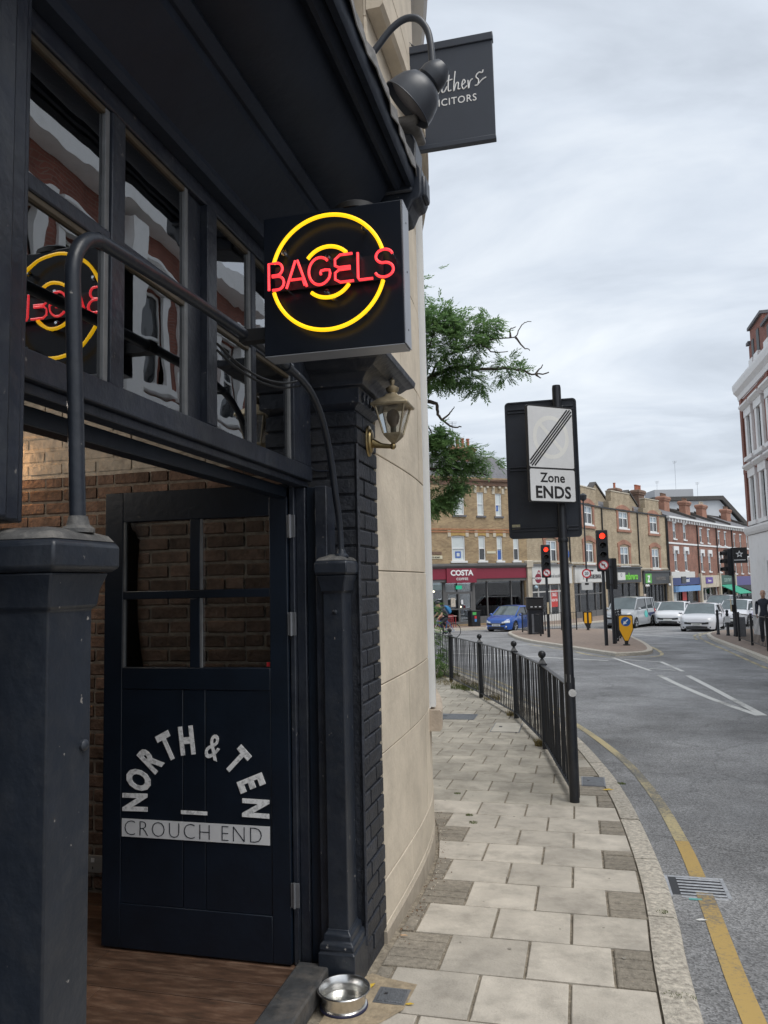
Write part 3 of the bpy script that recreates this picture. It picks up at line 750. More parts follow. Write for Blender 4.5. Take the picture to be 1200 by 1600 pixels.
leaf(.19, 7.25, .05, YLF, 'yellow scrap on the pavement near the kerb behind the sign post', .1)
leaf(.57, 4.58, .03, mat('white_scrap', (.7,.7,.68), .7), 'white scrap of paper on the road below the drain', .1, -.1)

# ================================================================== THE PUB FRONT (left)
pub = thing('pub_building', 'dark navy pub front with open doorway, leaded cornice and small-paned windows', 'pub', (-1.1, 3.2, 0))
def P(name, mb, m, parent=pub, **k): return part(name, mb, m, parent, world=True, **k)
def B(name, b, m, parent=pub, bevel=.004, **k): return part(name, MB().box(*b), m, parent, world=True, bevel=bevel, **k)
XF = -1.145       # front of the window frame
# transom rail and window frame
B('transom_rail', (-1.24,1.30,2.125,XF,3.29,2.192), NAVY)
B('transom_lip', (-1.22,1.30,2.098,XF-.02,3.29,2.1245), NAVY)
B('head_rail', (-1.24,1.2,2.946,XF-.012,3.30,3.0), NAVY)
B('mullion', (-1.22,1.738,2.193,XF-.012,1.800,2.945), NAVY)
B('mullion', (-1.24,2.168,2.193,XF-.03,2.272,2.945), NAVY)
B('mullion', (-1.22,2.273,2.193,XF-.004,2.342,2.945), NAVY)
B('mullion', (-1.22,2.662,2.193,XF-.016,2.700,2.945), NAVY)
B('window_jamb', (-1.24,3.080,2.193,XF-.006,3.295,2.945), NAVY)
panes = [(1.352,1.738),(1.800,2.168),(2.342,2.662),(2.700,3.080)]
for (a, b) in panes:
    B('glazing_bar', (-1.215,a,2.566,XF-.015,b,2.606), NAVY)
    for z0, z1 in ((2.193,2.566),(2.606,2.945)):
        w = B('window', (-1.190,b-.020,z0,-1.166,b,z1), GREYFRAME, bevel=.002)  # lighter grey strip along one upright edge of each pane only
        B('frame_head', (-1.190,a,z1-.016,-1.166,b-.0205,z1), BROWNFRAME, w, bevel=.002)
        P('pane', MB().box(-1.180,a,z0,-1.176,b-.021,z1-.0165), PANE_OLD if z0 > 2.5 else PANE_LOW, w, smooth=0)
# left jamb post with its grooved mouldings
B('jamb_post', (-1.26,1.02,1.80,-1.10,1.349,3.0), NAVY)
B('jamb_moulding', (-1.10,1.05,1.80,-1.082,1.318,3.0), NAVY, bevel=.006)
B('jamb_moulding', (-1.082,1.10,1.80,-1.064,1.265,3.0), NAVY, bevel=.008)
B('jamb_moulding', (-1.064,1.115,1.80,-1.050,1.20,3.0), NAVY, bevel=.006)
# cast iron columns either side of the door
def column(y0, y1, x0, x1, zb, capg, zt=1.775):
    c = P('column', MB().rects(x0, y0, x1, y1, [(zb+.02,0),(zt-.15,0),(zt-.145,.008),(zt-.11,.012),(zt-.075,.024)]), CAST, bevel=.010, seg=3)
    P('column_cap', MB().rects(x0, y0, x1, y1, [(zt-.074,capg-.012),(zt-.066,capg),(zt-.018,capg),(zt-.010,capg-.008)]), CAST, c, bevel=.006)
    P('cap_top', MB().rects(x0, y0, x1, y1, [(zt-.0095,capg-.009),(zt+.003,capg-.018),(zt+.014,capg-.05),(zt+.018,-.03)]), CAPDUST, c, smooth=60)
    P('column_base', MB().rects(x0, y0, x1, y1, [(zb,.034),(zb+.155,.034),(zb+.165,.026),(zb+.172,.030),(zb+.19,.028),(zb+.20,.016),(zb+.225,.014),(zb+.235,.004),(zb+.245,.002)]), CAST, c, bevel=.004)
    return c
c1 = column(1.294, 1.432, -1.22, -.992, .04, .040, 1.770)
P('bolt_head', MB().lathe([(.012,0),(.012,.006),(.007,.011),(.002,.012)], (-.992,1.405,1.345), 10, (0,1,0), (0,0,1), (1,0,0)), CAST, c1)
c2 = column(3.20, 3.335, -1.075, -.985, -.02, .030, 1.772)
for z in (1.64,):
    P('bolt_head', MB().lathe([(.010,0),(.010,.006),(.003,.010)], (-1.02,3.20,z-.1), 10, (1,0,0), (0,0,1), (0,-1,0)), CAST, c2)
# brick pilaster, every brick on its own
pil = P('pilaster', MB().box(-1.32,3.366,-.05,-.962,3.70,2.46), NAVY_ROUGH)
BRK = {}
def brick_mesh(l, d, h, m, key, ch=.004):
    k = (round(l, 3), round(d, 3), round(h, 3), key)
    if k not in BRK:
        a = [(-l/2,-d/2),(l/2,-d/2),(l/2,d/2),(-l/2,d/2)]
        b = [(-l/2+ch,-d/2+ch),(l/2-ch,-d/2+ch),(l/2-ch,d/2-ch),(-l/2+ch,d/2-ch)]
        mb = MB().loft([[(x, y, -h/2) for x, y in b],[(x, y, -h/2+ch) for x, y in a],[(x, y, h/2-ch) for x, y in a],[(x, y, h/2) for x, y in b]])
        BRK[k] = mesh_only('brick', mb, m, 0)
    return BRK[k]
for i in range(31):
    z = .03+i*.0785
    runs = [(3.358,.215),(3.583,.117)] if i % 2 else [(3.358,.102),(3.470,.230)]
    for (y, l) in runs:
        shared('brick', brick_mesh(.018, l-.004, .068, NAVY_ROUGH, 'nv'), pil, (-.958+random.uniform(-.0035,.002), y+l/2, z+.034), (random.uniform(-.006,.006), 0, random.uniform(-.012,.012)))
    if z > 1.72:
        for (x, l) in ([(-1.31,.215),(-1.085,.122)] if i % 2 else [(-1.31,.102),(-1.198,.235)]):
            shared('brick', brick_mesh(l-.004, .018, .068, NAVY_ROUGH, 'nv'), pil, (x+l/2, 3.362+random.uniform(-.002,.0035), z+.034), (0, random.uniform(-.006,.006), random.uniform(-.012,.012)))
P('plaster_ridge', MB().tube([(-.952, 3.357, .1+.1*k) for k in range(23)], [.006+.005*random.random() for k in range(23)], 6), NAVY_ROUGH, pil)
P('capital', MB().rects(-1.32, 3.366, -.962, 3.69, [(2.461,.0),(2.475,.012),(2.485,.028),(2.49,.032),(2.560,.032),(2.566,.055),(2.59,.060),(2.615,.085),(2.632,.125),(2.655,.150),(2.672,.185),(2.70,.190),(2.705,.15)]), NAVY, pil, bevel=.003)
for k in range(5):
    P('dentil', MB().prism([(-.018,0),(0,-.024),(.018,0),(0,.024)], (-.9295, 3.40+k*.063, 2.524), (0,1,0), (0,0,1), (1,0,0), .008), CAST, pil)
B('pilaster_upper', (-1.32,3.366,2.706,-.99,3.69,3.36), NAVY, pil)
# timber linings beside the door
B('door_jamb', (-1.236,3.222,.05,-1.212,3.30,2.097), NAVY)
B('door_jamb', (-1.2115,3.246,.05,-1.168,3.33,2.097), NAVY)
B('door_jamb', (-1.1675,3.262,.05,-1.118,3.36,2.097), NAVY_DOOR)
B('door_jamb', (-1.1175,3.232,.0,-1.062,3.355,2.097), NAVY)
B('door_head', (-1.30,1.30,2.05,-1.24,3.29,2.0975), NAVY_DOOR)
# threshold beam and floorboards
B('threshold', (-1.205,1.452,.0,-1.065,3.195,.085), mat('worn_threshold_paint', (.045,.047,.05), .6, var=.4, vscale=10, bump=.5, bscale=25, dirt=(.16,.14,.12), dirtamt=.6, dscale=8), bevel=.008)
fl = P('wood_floor', MB().box(-4.8,.9,-.2,-1.206,3.78,.034), mat('dark_floor_gap', (.012,.009,.007), .9))
y = 1.35
for i in range(17):
    w = .142; x = -4.7; j = 0
    while x < -1.22:
        l = min(random.uniform(1.3, 2.2), -1.208-x) if j or i % 2 else 1.1
        if -1.208-(x+l) < .3: l = -1.208-x
        P('floorboard', MB().box(x+.001, y, .035, x+l-.001, y+w-.004, .05+random.uniform(-.002,.001)), WOOD, fl, bevel=.002); x += l; j += 1
    y += w
# the room behind
room = P('interior_wall', MB().box(-4.9,3.80,-.05,-1.33,3.9,2.301), MORTAR_DARK)
P('painted_wall', MB().box(-4.9,3.793,2.302,-1.33,3.9,2.98), BRICK_CREAM, room, smooth=0)
vis = []; rest = MB()
zc = .055; i = 0
while zc < 2.90:
    x = -4.85+(.112 if i % 2 else 0)
    while x < -1.36:
        l = .102 if (i % 4 == 1 and random.random() < .5) else .215
        cx = x+l/2; zm = zc+.033
        show = (zm > 1.96 and -3.3 < cx) or (1.2 < zm and -2.75 < cx < -1.45) or (-2.85 < cx < -2.3)
        if show and len(vis) < 298:
            vis.append((cx, zm, l))
        else:
            rest.box(cx-l/2+.005, 3.785 if zm > 2.3 else 3.792, zm-.032, cx+l/2-.005, 3.80, zm+.032)
        x += l+.010
    zc += .0755; i += 1
for cx, zm, l in vis:
    cream = zm > 2.30
    shared('brick', brick_mesh(l-.004, .026, .062, BRICK_CREAM if cream else BRICK_OLD, cream, .006), room, (cx+random.uniform(-.003,.003), (3.799 if cream else 3.806)+random.uniform(-.003,.003), zm+random.uniform(-.002,.002)), (random.uniform(-.02,.02), random.uniform(-.014,.014), random.uniform(-.012,.012)))
P('brick', rest, BRICK_OLD, room, smooth=0, kind='stuff')
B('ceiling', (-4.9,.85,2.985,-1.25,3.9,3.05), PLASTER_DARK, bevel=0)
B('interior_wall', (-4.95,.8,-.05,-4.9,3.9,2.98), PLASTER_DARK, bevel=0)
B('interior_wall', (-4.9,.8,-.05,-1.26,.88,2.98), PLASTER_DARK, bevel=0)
sk = B('wall_socket', (-2.625,3.772,.145,-2.48,3.786,.235), mat('grey_socket_plate', (.30,.30,.29), .4), bevel=.003)
for x in (-2.60,-2.53): B('socket_switch', (x,3.768,.20,x+.02,3.7715,.222), WHITE, sk, bevel=.001); B('socket_hole', (x+.006,3.7705,.165,x+.012,3.7718,.178), BLACKPRINT, sk, bevel=0)
# wall light that warms the bricks at the far left of the doorway
lt = thing('wall_light', 'small warm brass wall light on the bricks inside the pub doorway', 'wall light', (-3.32, 3.74, 2.52))
part('bracket', MB().lathe([(.035,0),(.035,.012),(.012,.02),(.012,.06)], (0,.045,0), 12, (1,0,0), (0,0,1), (0,-1,0)), BRASS, lt)
part('shade', MB().lathe([(.05,-.04),(.036,.05),(.034,.05),(.047,-.038)], (0,-.02,-.02), 16), BRASS, lt)
part('bulb', MB().ball((0,-.02,-.025), .024), mat('warm_bulb', (1,.7,.4), .4, emit=(1,.55,.22), estr=6), lt)
ld = bpy.data.lights.new('wall_light_glow', 'POINT'); ld.energy = 5.0; ld.color = (1,.56,.26); ld.shadow_soft_size = .03
lo = bpy.data.objects.new('wall_light_glow', ld); link(lo, lt); lo.location = (0, -.03, -.08)

pl = thing('ceiling_pendant', 'warm pendant lamp hanging from the pub ceiling inside the doorway', 'lamp', (-3.05, 2.55, 2.6))
part('flex', MB().tube([(0,0,.385),(0,0,.10)], .004, 6), BLACKTRIM, pl)
part('shade', MB().lathe([(.03,.11),(.05,.09),(.13,.0),(.128,.0),(.045,.085)], (0,0,0), 18), BLACKTRIM, pl)
part('bulb', MB().ball((0,0,.02), .032), MATS['warm_bulb'], pl)
l2 = bpy.data.lights.new('pendant_glow', 'POINT'); l2.energy = 13; l2.color = (1,.92,.83); l2.shadow_soft_size = .05
l2o = bpy.data.objects.new('pendant_glow', l2); link(l2o, pl); l2o.location = (0,0,-.05)

# ---------------- the open door
door = P('door', MB().box(-2.155,3.205,.058,-2.060,3.245,2.112).box(-1.325,3.205,.058,-1.240,3.245,2.112).box(-2.060,3.205,1.972,-1.325,3.245,2.112)
   .box(-2.060,3.205,1.200,-1.325,3.245,1.298).box(-2.060,3.208,1.610,-1.325,3.242,1.648).box(-1.716,3.207,1.298,-1.665,3.243,1.610).box(-1.716,3.207,1.648,-1.665,3.243,1.972).box(-2.060,3.205,.058,-1.325,3.245,.25), NAVY_DOOR, bevel=.003)
for a, b in ((-2.060,-1.750),(-1.7475,-1.640),(-1.6375,-1.325)):
    P('door_plank', MB().box(a,3.2085,.2505,b,3.238,1.1995), NAVY_DOOR, door, bevel=.003)
for x0, x1 in ((-2.060,-1.716),(-1.665,-1.325)):
    for z0, z1 in ((1.298,1.610),(1.648,1.972)):
        P('pane', MB().box(x0,3.223,z0,x1,3.227,z1), PANE_FLAT, door, smooth=0)
        P('glazing_bead', MB().box(x0,3.209,z0,x0+.008,3.2225,z1), GREYFRAME, door, smooth=0)
for z in (1.92, 1.49, .345):
    h = P('hinge', MB().box(-1.239,3.200,z-.05,-1.200,3.204,z+.05), GREYMETAL, door, bevel=.001)
    P('hinge', MB().tube([(-1.222,3.198,z-.052),(-1.222,3.198,z+.052)], .006, 8), GREYMETAL, door)
P('red_sticker', MB().box(-1.348,3.2215,1.303,-1.332,3.2225,1.322), mat('red_sticker', (.5,.02,.03), .5), door, smooth=0)
yd = 3.2045
def door_letter(s, cx, cz, ang, size, sx, bold):
    a = R(ang); up = Vector((math.cos(a), 0, math.sin(a))); right = Vector((math.sin(a), 0, -math.cos(a)))
    o = Vector((cx, yd, cz)) - up*size*.36
    mb = text_mb(s, size, o, right, up, .0012, sx, bold)
    P('letter', mb, WHITEWORN, door, smooth=0)
ccx, ccz, rad = -1.693, .700, .281
for s, an in (('N',181),('O',160),('R',138.5),('T',117),('H',97),('T',45),('E',22),('N',-1)):
    door_letter(s, ccx+rad*1.06*math.cos(R(an)), ccz+rad*math.sin(R(an)), an, .164, .66, .046)
door_letter('&', ccx+.28*math.cos(R(70)), ccz+.272*math.sin(R(70)), 71, .158, .70, .010)
P('dash', MB().box(-1.757,yd-.0012,.655,-1.629,yd+.0004,.671), WHITEWORN, door, smooth=0)
P('banner', MB().box(-2.053,yd-.0010,.543,-1.333,yd+.0004,.622), mat('white_vinyl_banner', (.66,.67,.69), .5, var=.06, vscale=10), door, smooth=0)
P('lettering', text_mb('CROUCH', .098, (-1.826,yd-.0011,.5495), (1,0,0), (0,0,1), .0012, .96, -.027, 'CENTER', 1.15), NAVY_DOOR, door, smooth=0)
P('lettering', text_mb('END', .098, (-1.466,yd-.0011,.5495), (1,0,0), (0,0,1), .0012, .96, -.027, 'CENTER', 1.15), NAVY_DOOR, door, smooth=0)

# ---------------- fascia, cornice, upper wall
Y0, Y1 = -3.0, 3.10
Q = .905
def sc(prof): return [(p[0]*Q, 1.66+(p[1]-1.66)*Q) for p in prof]
P('fascia_end', MB().box(-1.24,3.075,3.0,-.99,3.36,3.38), NAVY_MATT)
P('fascia', MB().sweep([(-1.24,3.001),(-1.115,3.001),(-1.105,3.02),(-1.105,3.04),(-1.09,3.05),(-.965,3.150),(-.962,3.185),(-1.24,3.185)], Y0, 3.07), NAVY_MATT, smooth=25)
P('cornice_bead', MB().sweep(sc([(-1.24,3.3405),(-1.05,3.3405),(-1.035,3.352),(-1.022,3.372),(-1.026,3.392),(-1.24,3.392)]), Y0, 3.07), NAVY_MATT)
cove = [(-1.018+.235*math.sin(R(a)), 3.393+.165*(1-math.cos(R(a)))) for a in range(0, 91, 9)]
P('cornice_cove', MB().sweep(sc([(-1.24,3.3925)]+cove+[(-.783,3.60),(-1.24,3.60)]), Y0, 3.08), NAVY_MATT)
P('cornice_moulding', MB().sweep(sc([(-.782,3.540),(-.766,3.530),(-.752,3.512),(-.735,3.512),(-.722,3.530),(-.712,3.560),(-.700,3.530),(-.672,3.520),(-.662,3.535),(-.660,3.625),(-.782,3.625)]), Y0, Y1), NAVY_MATT)
# lead flashing with an uneven edge
mb = MB(); n = 90
for i in range(n+1):
    y = Y0+(Y1+.03-Y0)*i/n; w = random.uniform(-.006,.006); d = random.uniform(-.014,.010)
    mb.v += [(a_*Q, y_, 1.66+(c_-1.66)*Q) for a_, y_, c_ in ((-1.13,y,3.74),(-.70,y,3.648+w),(-.650+w,y,3.642+w),(-.645+w*1.4,y,3.585+d),(-.649+w*1.4,y,3.583+d),(-.656+w,y,3.632+w))]
for i in range(n):
    for j in range(5): a = i*6+j; mb.f.append((a, a+6, a+7, a+1))
P('lead_flashing', mb, LEAD, smooth=50)
# console bracket at the corner
br = P('console_bracket', MB().prism([(-1.0,3.34),(-.735,3.39),(-.70,3.40),(-.672,3.46),(-.640,3.47),(-.628,3.50),(-.628,3.62),(-.655,3.66),(-.650,3.76),(-.67,3.80),(-1.0,3.84)], (0,3.43,0), (1,0,0), (0,0,1), (0,1,0), .17), CAST, bevel=.010, seg=3)
P('bracket_boss', MB().box(-.9,3.408,3.5,-.67,3.4295,3.72), CAST, br, bevel=.01)
P('bracket_boss', MB().box(-.640,3.46,3.49,-.612,3.57,3.60), CAST, br, bevel=.012)
P('bracket_cap', MB().box(-1.0,3.40,3.841,-.635,3.63,3.875), LEAD, br, bevel=.01)
for o_ in [br]+list(br.children):
    o_.data.transform(Matrix.Translation(Vector((1.1,-3.2,1.66))) @ Matrix.Scale(Q, 4) @ Matrix.Translation(Vector((-1.1,3.2,-1.66))))
up = B('upper_wall', (-1.5,-3.0,3.40,-1.02,3.68,10.5), CREAMWALL, bevel=0)
for k in range(14):
    P('quoin', MB().box(-1.019,3.10+(0 if k % 2 else .12),5.0+k*.30,-1.005,3.66,5.29+k*.30), CREAMWALL, up, bevel=.004)

# ---------------- bent pipe rail over the doorway
XT = -1.0
path = [(XT,1.392,1.775),(XT,1.378,2.05),(XT,1.365,2.28)]+arc((XT,1.475,2.325), .112, 180, 92, 8, (0,1,0), (0,0,1))+[(XT,1.75,2.452),(XT,2.05,2.462),(XT,2.4,2.468),(XT,2.75,2.455)]+[(XT,2.92,2.405),(XT,3.04,2.31),(XT,3.12,2.18),(XT,3.17,2.05)]+[(XT,3.215,1.95),(XT,3.235,1.86),(XT,3.24,1.775)]
path = smoothpath(path, 3)
tr = thing('arched_pipe_rail', 'dark bent iron pipe arching from column to column over the doorway', 'pipe rail', (XT, 1.39, 1.775))
part('pipe', MB().tube(path, [.0165 if p.y < 2.6 else .0145 for p in path], 12), CAST, tr, world=True)
for y, z in ((1.392,1.778),(3.24,1.776)):
    part('collar', MB().lathe([(.034,0),(.034,.008),(.024,.016),(.019,.035)], (XT,y,z), 14), CAPDUST if y < 2 else CAST, tr, world=True)
part('pipe_end', MB().lathe([(.021,0),(.021,.028)], (XT,2.60,2.464), 12, (1,0,0), (0,0,1), (0,1,0)), CAST, tr, world=True)

# cables strung across the windows
cb = thing('black_cable', 'pair of slack black cables looped between window post and pipe rail', 'cable', (-1.1, 2.6, 2.3))
for dz, sag in ((0,.05),(.022,.055)):
    part('strand', MB().tube([(-1.12+.1*t, 2.28+.52*t, 2.44-.0*t-sag*4*t*(1-t)+dz) for t in [i/10 for i in range(11)]], .0045, 6), BLACKTRIM, cb, world=True)
cb2 = solo('thin_cable', MB().tube(smoothpath([(-1.19,3.362,2.45),(-1.19,3.352,2.28),(-1.185,3.350,2.22),(-1.15,3.348,2.185),(-1.08,3.348,2.18)], 4), .004, 6).ball((-1.19,3.354,2.31), .008), NAVY, 'thin painted cable clipped to the black brick pilaster', 'cable')

# ---------------- BAGELS neon sign (projects from the wall)
sg = thing('neon_sign', 'square black box sign with red BAGELS and yellow neon rings', 'neon sign', (-.79, 2.52, 2.48))
part('box', MB().box(-1.052,2.52,2.480,-.535,2.615,2.995), SIGNFACE, sg, world=True, bevel=.003)
part('side_panel', MB().box(-.5345,2.521,2.481,-.531,2.614,2.994), SIGNSIDE, sg, world=True, smooth=0)
part('bottom_panel', MB().box(-1.05,2.521,2.477,-.536,2.614,2.4795), SIGNSIDE, sg, world=True, smooth=0)
for z in (2.54, 2.75, 2.93): part('rivet', MB().disc((-.531,2.57,z), .004, (0,1,0), (0,0,1), .001, 8), BLACKPRINT, sg, world=True)
part('bracket', MB().box(-1.165,2.55,2.555,-1.0525,2.60,2.60), BLACKTRIM, sg, world=True)
part('cable_cap', MB().lathe([(.085,0),(.085,.02),(.07,.03)], (-.72,2.60,2.9955), 18), BLACKTRIM, sg, world=True)
YN = mat('yellow_neon_tube', (1,.55,.02), .3, emit=(1.0,.56,.006), estr=.78)
RN = mat('red_neon_tube', (.9,.05,.06), .12, emit=(1.0,.045,.055), estr=.8, spec=1.0)
CLIP = glass_pane_mat('glass_clip', 0, 5, (.75,.7,.7))
cx, cz, yn = -.797, 2.748, 2.480
def neon(name, pts, r, m): part(name, MB().tube(pts, r, 10), m, sg, world=True)
A_ = ((1,0,0), (0,0,1))
neon('neon_tube', arc((cx,yn,cz), .207, 15, 165, 40, *A_), .0070, YN)
neon('neon_tube', arc((cx,yn,cz), .207, 195, 345, 40, *A_), .0070, YN)
neon('neon_tube', arc((cx+.002,yn,cz), .092, 42, 143, 16, *A_), .0068, YN)
neon('neon_tube', arc((cx+.002,yn,cz), .092, 228, 326, 16, *A_), .0068, YN)
for an, r in ((150,.190),(48,.2),(-50,.2),(90,.06),(-95,.068),(-80,.09)):
    x, z = cx+r*math.cos(R(an)), cz+r*math.sin(R(an))
    part('tube_clip', MB().tube([(x,2.519,z),(x,yn,z)], .006, 8), CLIP, sg, world=True)
    part('tube_clip', MB().ring((x,yn+.01,z), .006, .011, (1,0,0), (0,0,1), -.006, n=12), CLIP, sg, world=True)
part('dark_strip', MB().box(-1.0,2.498,2.705,-.60,2.502,2.795), BLACKSTEEL, sg, world=True)
# letters as bent tubes, unit box 1 wide x 1 high
def aa(cx_, cz_, rx, rz, a0, a1, n=8): return [(cx_+rx*math.cos(R(a0+(a1-a0)*i/n)), cz_+rz*math.sin(R(a0+(a1-a0)*i/n))) for i in range(n+1)]
GL = {
 'B': [[(.1,0),(.1,1),(.55,1)]+aa(.55,.77,.33,.23,90,-90)+[(.28,.54)], [(.28,.50),(.6,.50)]+aa(.6,.25,.36,.25,90,-90)+[(.3,0)]],
 'A': [[(.0,0),(.45,1),(.55,1),(1,0)], [(.22,.30),(.78,.30),(.9,.05)]],
 'G': [aa(.5,.5,.48,.5,45,330,16)+[(.92,.5),(.55,.5),(.55,.36)]],
 'E': [[(.95,1),(.35,1),(.1,.85),(.1,.62),(.3,.54),(.85,.54)], [(.85,.46),(.3,.46),(.1,.36),(.1,.12),(.35,0),(1,0)]],
 'L': [[(.15,1),(.15,.08),(.22,0),(1,0)]],
 'S': [aa(.5,.76,.42,.24,20,200,8)+aa(.5,.26,.44,.26,110,-150,10)[0:]],
}
GL['S'] = [aa(.52,.755,.40,.245,15,255,10)+aa(.5,.265,.44,.262,80,-160,10)]
lx = -1.018
for ch, w in (('B',.066),('A',.076),('G',.084),('E',.074),('L',.062),('S',.074)):
    for st_ in GL[ch]:
        pts = smoothpath([(lx+p[0]*w, yn-.012, 2.700+p[1]*.098) for p in st_], 2) if ch in 'GS' else [(lx+p[0]*w, yn-.012, 2.700+p[1]*.098) for p in st_]
        neon('neon_letter', pts, .0048, RN)
        part('letter_foot', MB().tube([pts[0], (pts[0][0], 2.519, pts[0][2])], .0035, 6), CLIP, sg, world=True)
    lx += w+(.0065 if ch != 'L' else .003)

SC_ = .873
sg.scale = (SC_,)*3; sg.location = Vector((0,0,1.66))+(Vector(sg.location)-Vector((0,0,1.66)))*SC_

# ---------------- goose-neck lamp over the cornice
gl = thing('gooseneck_lamp', 'dark grey goose-neck lamp curving out over the cornice', 'lamp', (-.80, 3.0, 3.85))
part('arm', MB().tube(smoothpath([(-.86,3.0,3.78),(-.79,3.0,3.865),(-.72,3.0,3.945),(-.66,3.0,4.01),(-.60,3.0,4.042),(-.545,3.0,4.030),(-.507,3.0,3.975),(-.493,3.0,3.90),(-.488,3.0,3.80)], 5), .0145, 12), mat('dark_grey_lamp_paint', (.034,.040,.052), .4, var=.15, vscale=8), gl, world=True)
GREYLAMP = mat('dark_grey_lamp_paint', (.034,.040,.052), .4, var=.15, vscale=8)
d = Vector((-.72,-.02,-.69)).normalized(); a1 = d.orthogonal().normalized(); a2 = d.cross(a1)
nk = Vector((-.482,3.0,3.765))
part('neck', MB().lathe([(.018,.05),(.03,.03),(.036,.012),(.04,-.01)], (-.488,3.0,3.77), 16), GREYLAMP, gl, world=True)
part('cap', MB().lathe([(.002,-.060),(.035,-.052),(.052,-.026),(.060,.0),(.060,.03),(.046,.045)], nk, 20, a1, a2, d), GREYLAMP, gl, world=True)
sh = [(.046,.035),(.078,.052),(.100,.085),(.113,.125),(.119,.160),(.122,.163),(.118,.165),(.111,.13),(.097,.088),(.074,.058),(.037,.044)]
part('shade', MB().lathe(sh, nk, 28, a1, a2, d), GREYLAMP, gl, world=True)
part('shade_inside', MB().lathe([(.1085,.138),(.1085,.140)], nk, 24, a1, a2, d), mat('lamp_diffuser', (.10,.095,.105), .5, var=.2, vscale=9), gl, world=True)

# ---------------- brass carriage lantern on the pilaster
ln = thing('wall_lantern', 'aged brass carriage lantern on the black brick pilaster', 'lantern', (-.945, 3.55, 2.35))
part('back_plate', MB().lathe([(.052,0),(.050,.008),(.040,.012),(.036,.020),(.018,.026)], (-.947,3.55,2.345), 20, (0,1.0,0), (0,0,1.5), (1,0,0)), BRASS, ln, world=True)
part('arm', MB().tube([(-.93,3.55,2.335),(-.88,3.55,2.318),(-.835,3.55,2.312)], [.024,.013,.011], 12).ball((-.826,3.55,2.312), .016), BRASS, ln, world=True)
lcx, lcy = -.822, 3.55
def sq(h, z): return [(lcx-h, lcy-h, z), (lcx+h, lcy-h, z), (lcx+h, lcy+h, z), (lcx-h, lcy+h, z)]
part('lower_cup', MB().loft([sq(.008,2.325), sq(.020,2.338), sq(.040,2.362), sq(.042,2.372)]), BRONZE, ln, world=True)
part('roof', MB().loft([sq(.088,2.500), sq(.090,2.512), sq(.055,2.540), sq(.034,2.552), sq(.026,2.566)]), BRONZE, ln, world=True, bevel=.003)
part('finial', MB().lathe([(.020,2.562),(.020,2.572),(.030,2.582),(.033,2.596),(.018,2.606),(.008,2.612),(.013,2.626),(.013,2.634),(.006,2.642),(.002,2.650)], (lcx,lcy,0), 14), BRONZE, ln, world=True)
for sx_ in (-1, 1):
    for sy_ in (-1, 1):
        part('corner_bar', MB().tube([(lcx+sx_*.040,lcy+sy_*.040,2.372),(lcx+sx_*.070,lcy+sy_*.070,2.500)], .005, 6), BRONZE, ln, world=True)
for k in range(4):
    a = sq(.038, 2.374); b = sq(.067, 2.499); i, j = k, (k+1) % 4
    part('glass', MB().add([a[i], a[j], b[j], b[i]], [(0,1,2,3)]), LAMPGLASS, ln, world=True, smooth=0)
part('candle', MB().lathe([(.014,2.372),(.014,2.405)], (lcx,lcy,0), 12), mat('candle_tube', (.6,.56,.46), .5), ln, world=True)
part('bulb', MB().lathe([(.012,2.405),(.028,2.43),(.033,2.455),(.026,2.482),(.008,2.492)], (lcx,lcy,0), 14), mat('pearl_bulb', (.62,.50,.40), .25, spec=.8), ln, world=True)

# ---------------- dog bowl
bx, by = -.965, 3.055; bz = gz(by)+.003
bw = thing('dog_bowl', 'shiny steel dog bowl of water at the foot of the pub column', 'bowl', (bx, by, bz))
part('bowl', MB().lathe([(.090,.0),(.092,.006),(.092,.012),(.086,.014),(.088,.035),(.094,.062),(.1045,.066),(.1065,.0695),(.104,.073),(.098,.072),(.092,.062),(.085,.02),(.03,.012)], (0,0,0), 40), STEEL, bw)
part('rubber_ring', MB().lathe([(.093,-.002),(.0955,.002),(.0955,.008),(.093,.011)], (0,0,0), 36), mat('dark_blue_rubber', (.02,.022,.06), .6), bw)
wm = glass_pane_mat('bowl_water', .04, 25, (.92,.93,.92), ior=1.33)
wq = MB(); wq.v = [(.0893*math.cos(k*math.pi/18), .0893*math.sin(k*math.pi/18), .045) for k in range(36)]; wq.f = [tuple(range(36))]
part('water', wq, wm, bw, smooth=0)

# ================================================================== STONE CORNER BUILDING next to the pub
SW = [(-.957,3.705),(-.951,4.2),(-.958,4.7),(-1.0,5.2),(-1.13,5.85),(-1.38,6.7),(-1.85,7.9),(-2.6,9.3),(-3.8,10.8),(-5.6,12.2),(-9,13.6)]
SWP = [(p.x, p.y) for p in smoothpath([(a, b, 0) for a, b in SW], 8)]
sb_ = thing('stone_building', 'pale limestone corner building curving away beside the black pub', 'building', (-1.5, 5, 0))
core = offs(SWP, .012)
mb = MB(); mb.loft([[(p[0], p[1], z) for p in core] for z in (-.7, 9.0)], cap=False, closed=False)
mb.loft([[(-1.3,3.71,z),(core[0][0],core[0][1],z)] for z in (-.7, 9.0)], cap=False, closed=False)
mb.add([(p[0], p[1], 9.0) for p in core]+[(-9,3.71,9.0),(-1.3,3.71,9.0)], [tuple(range(len(core)+2))])
wall_ = part('wall', mb, STONE_JOINT, sb_, world=True, smooth=30)
acc = [0]
for a, b in zip(SWP, SWP[1:]): acc.append(acc[-1]+(Vector(b)-Vector(a)).length)
LEN = acc[-1]
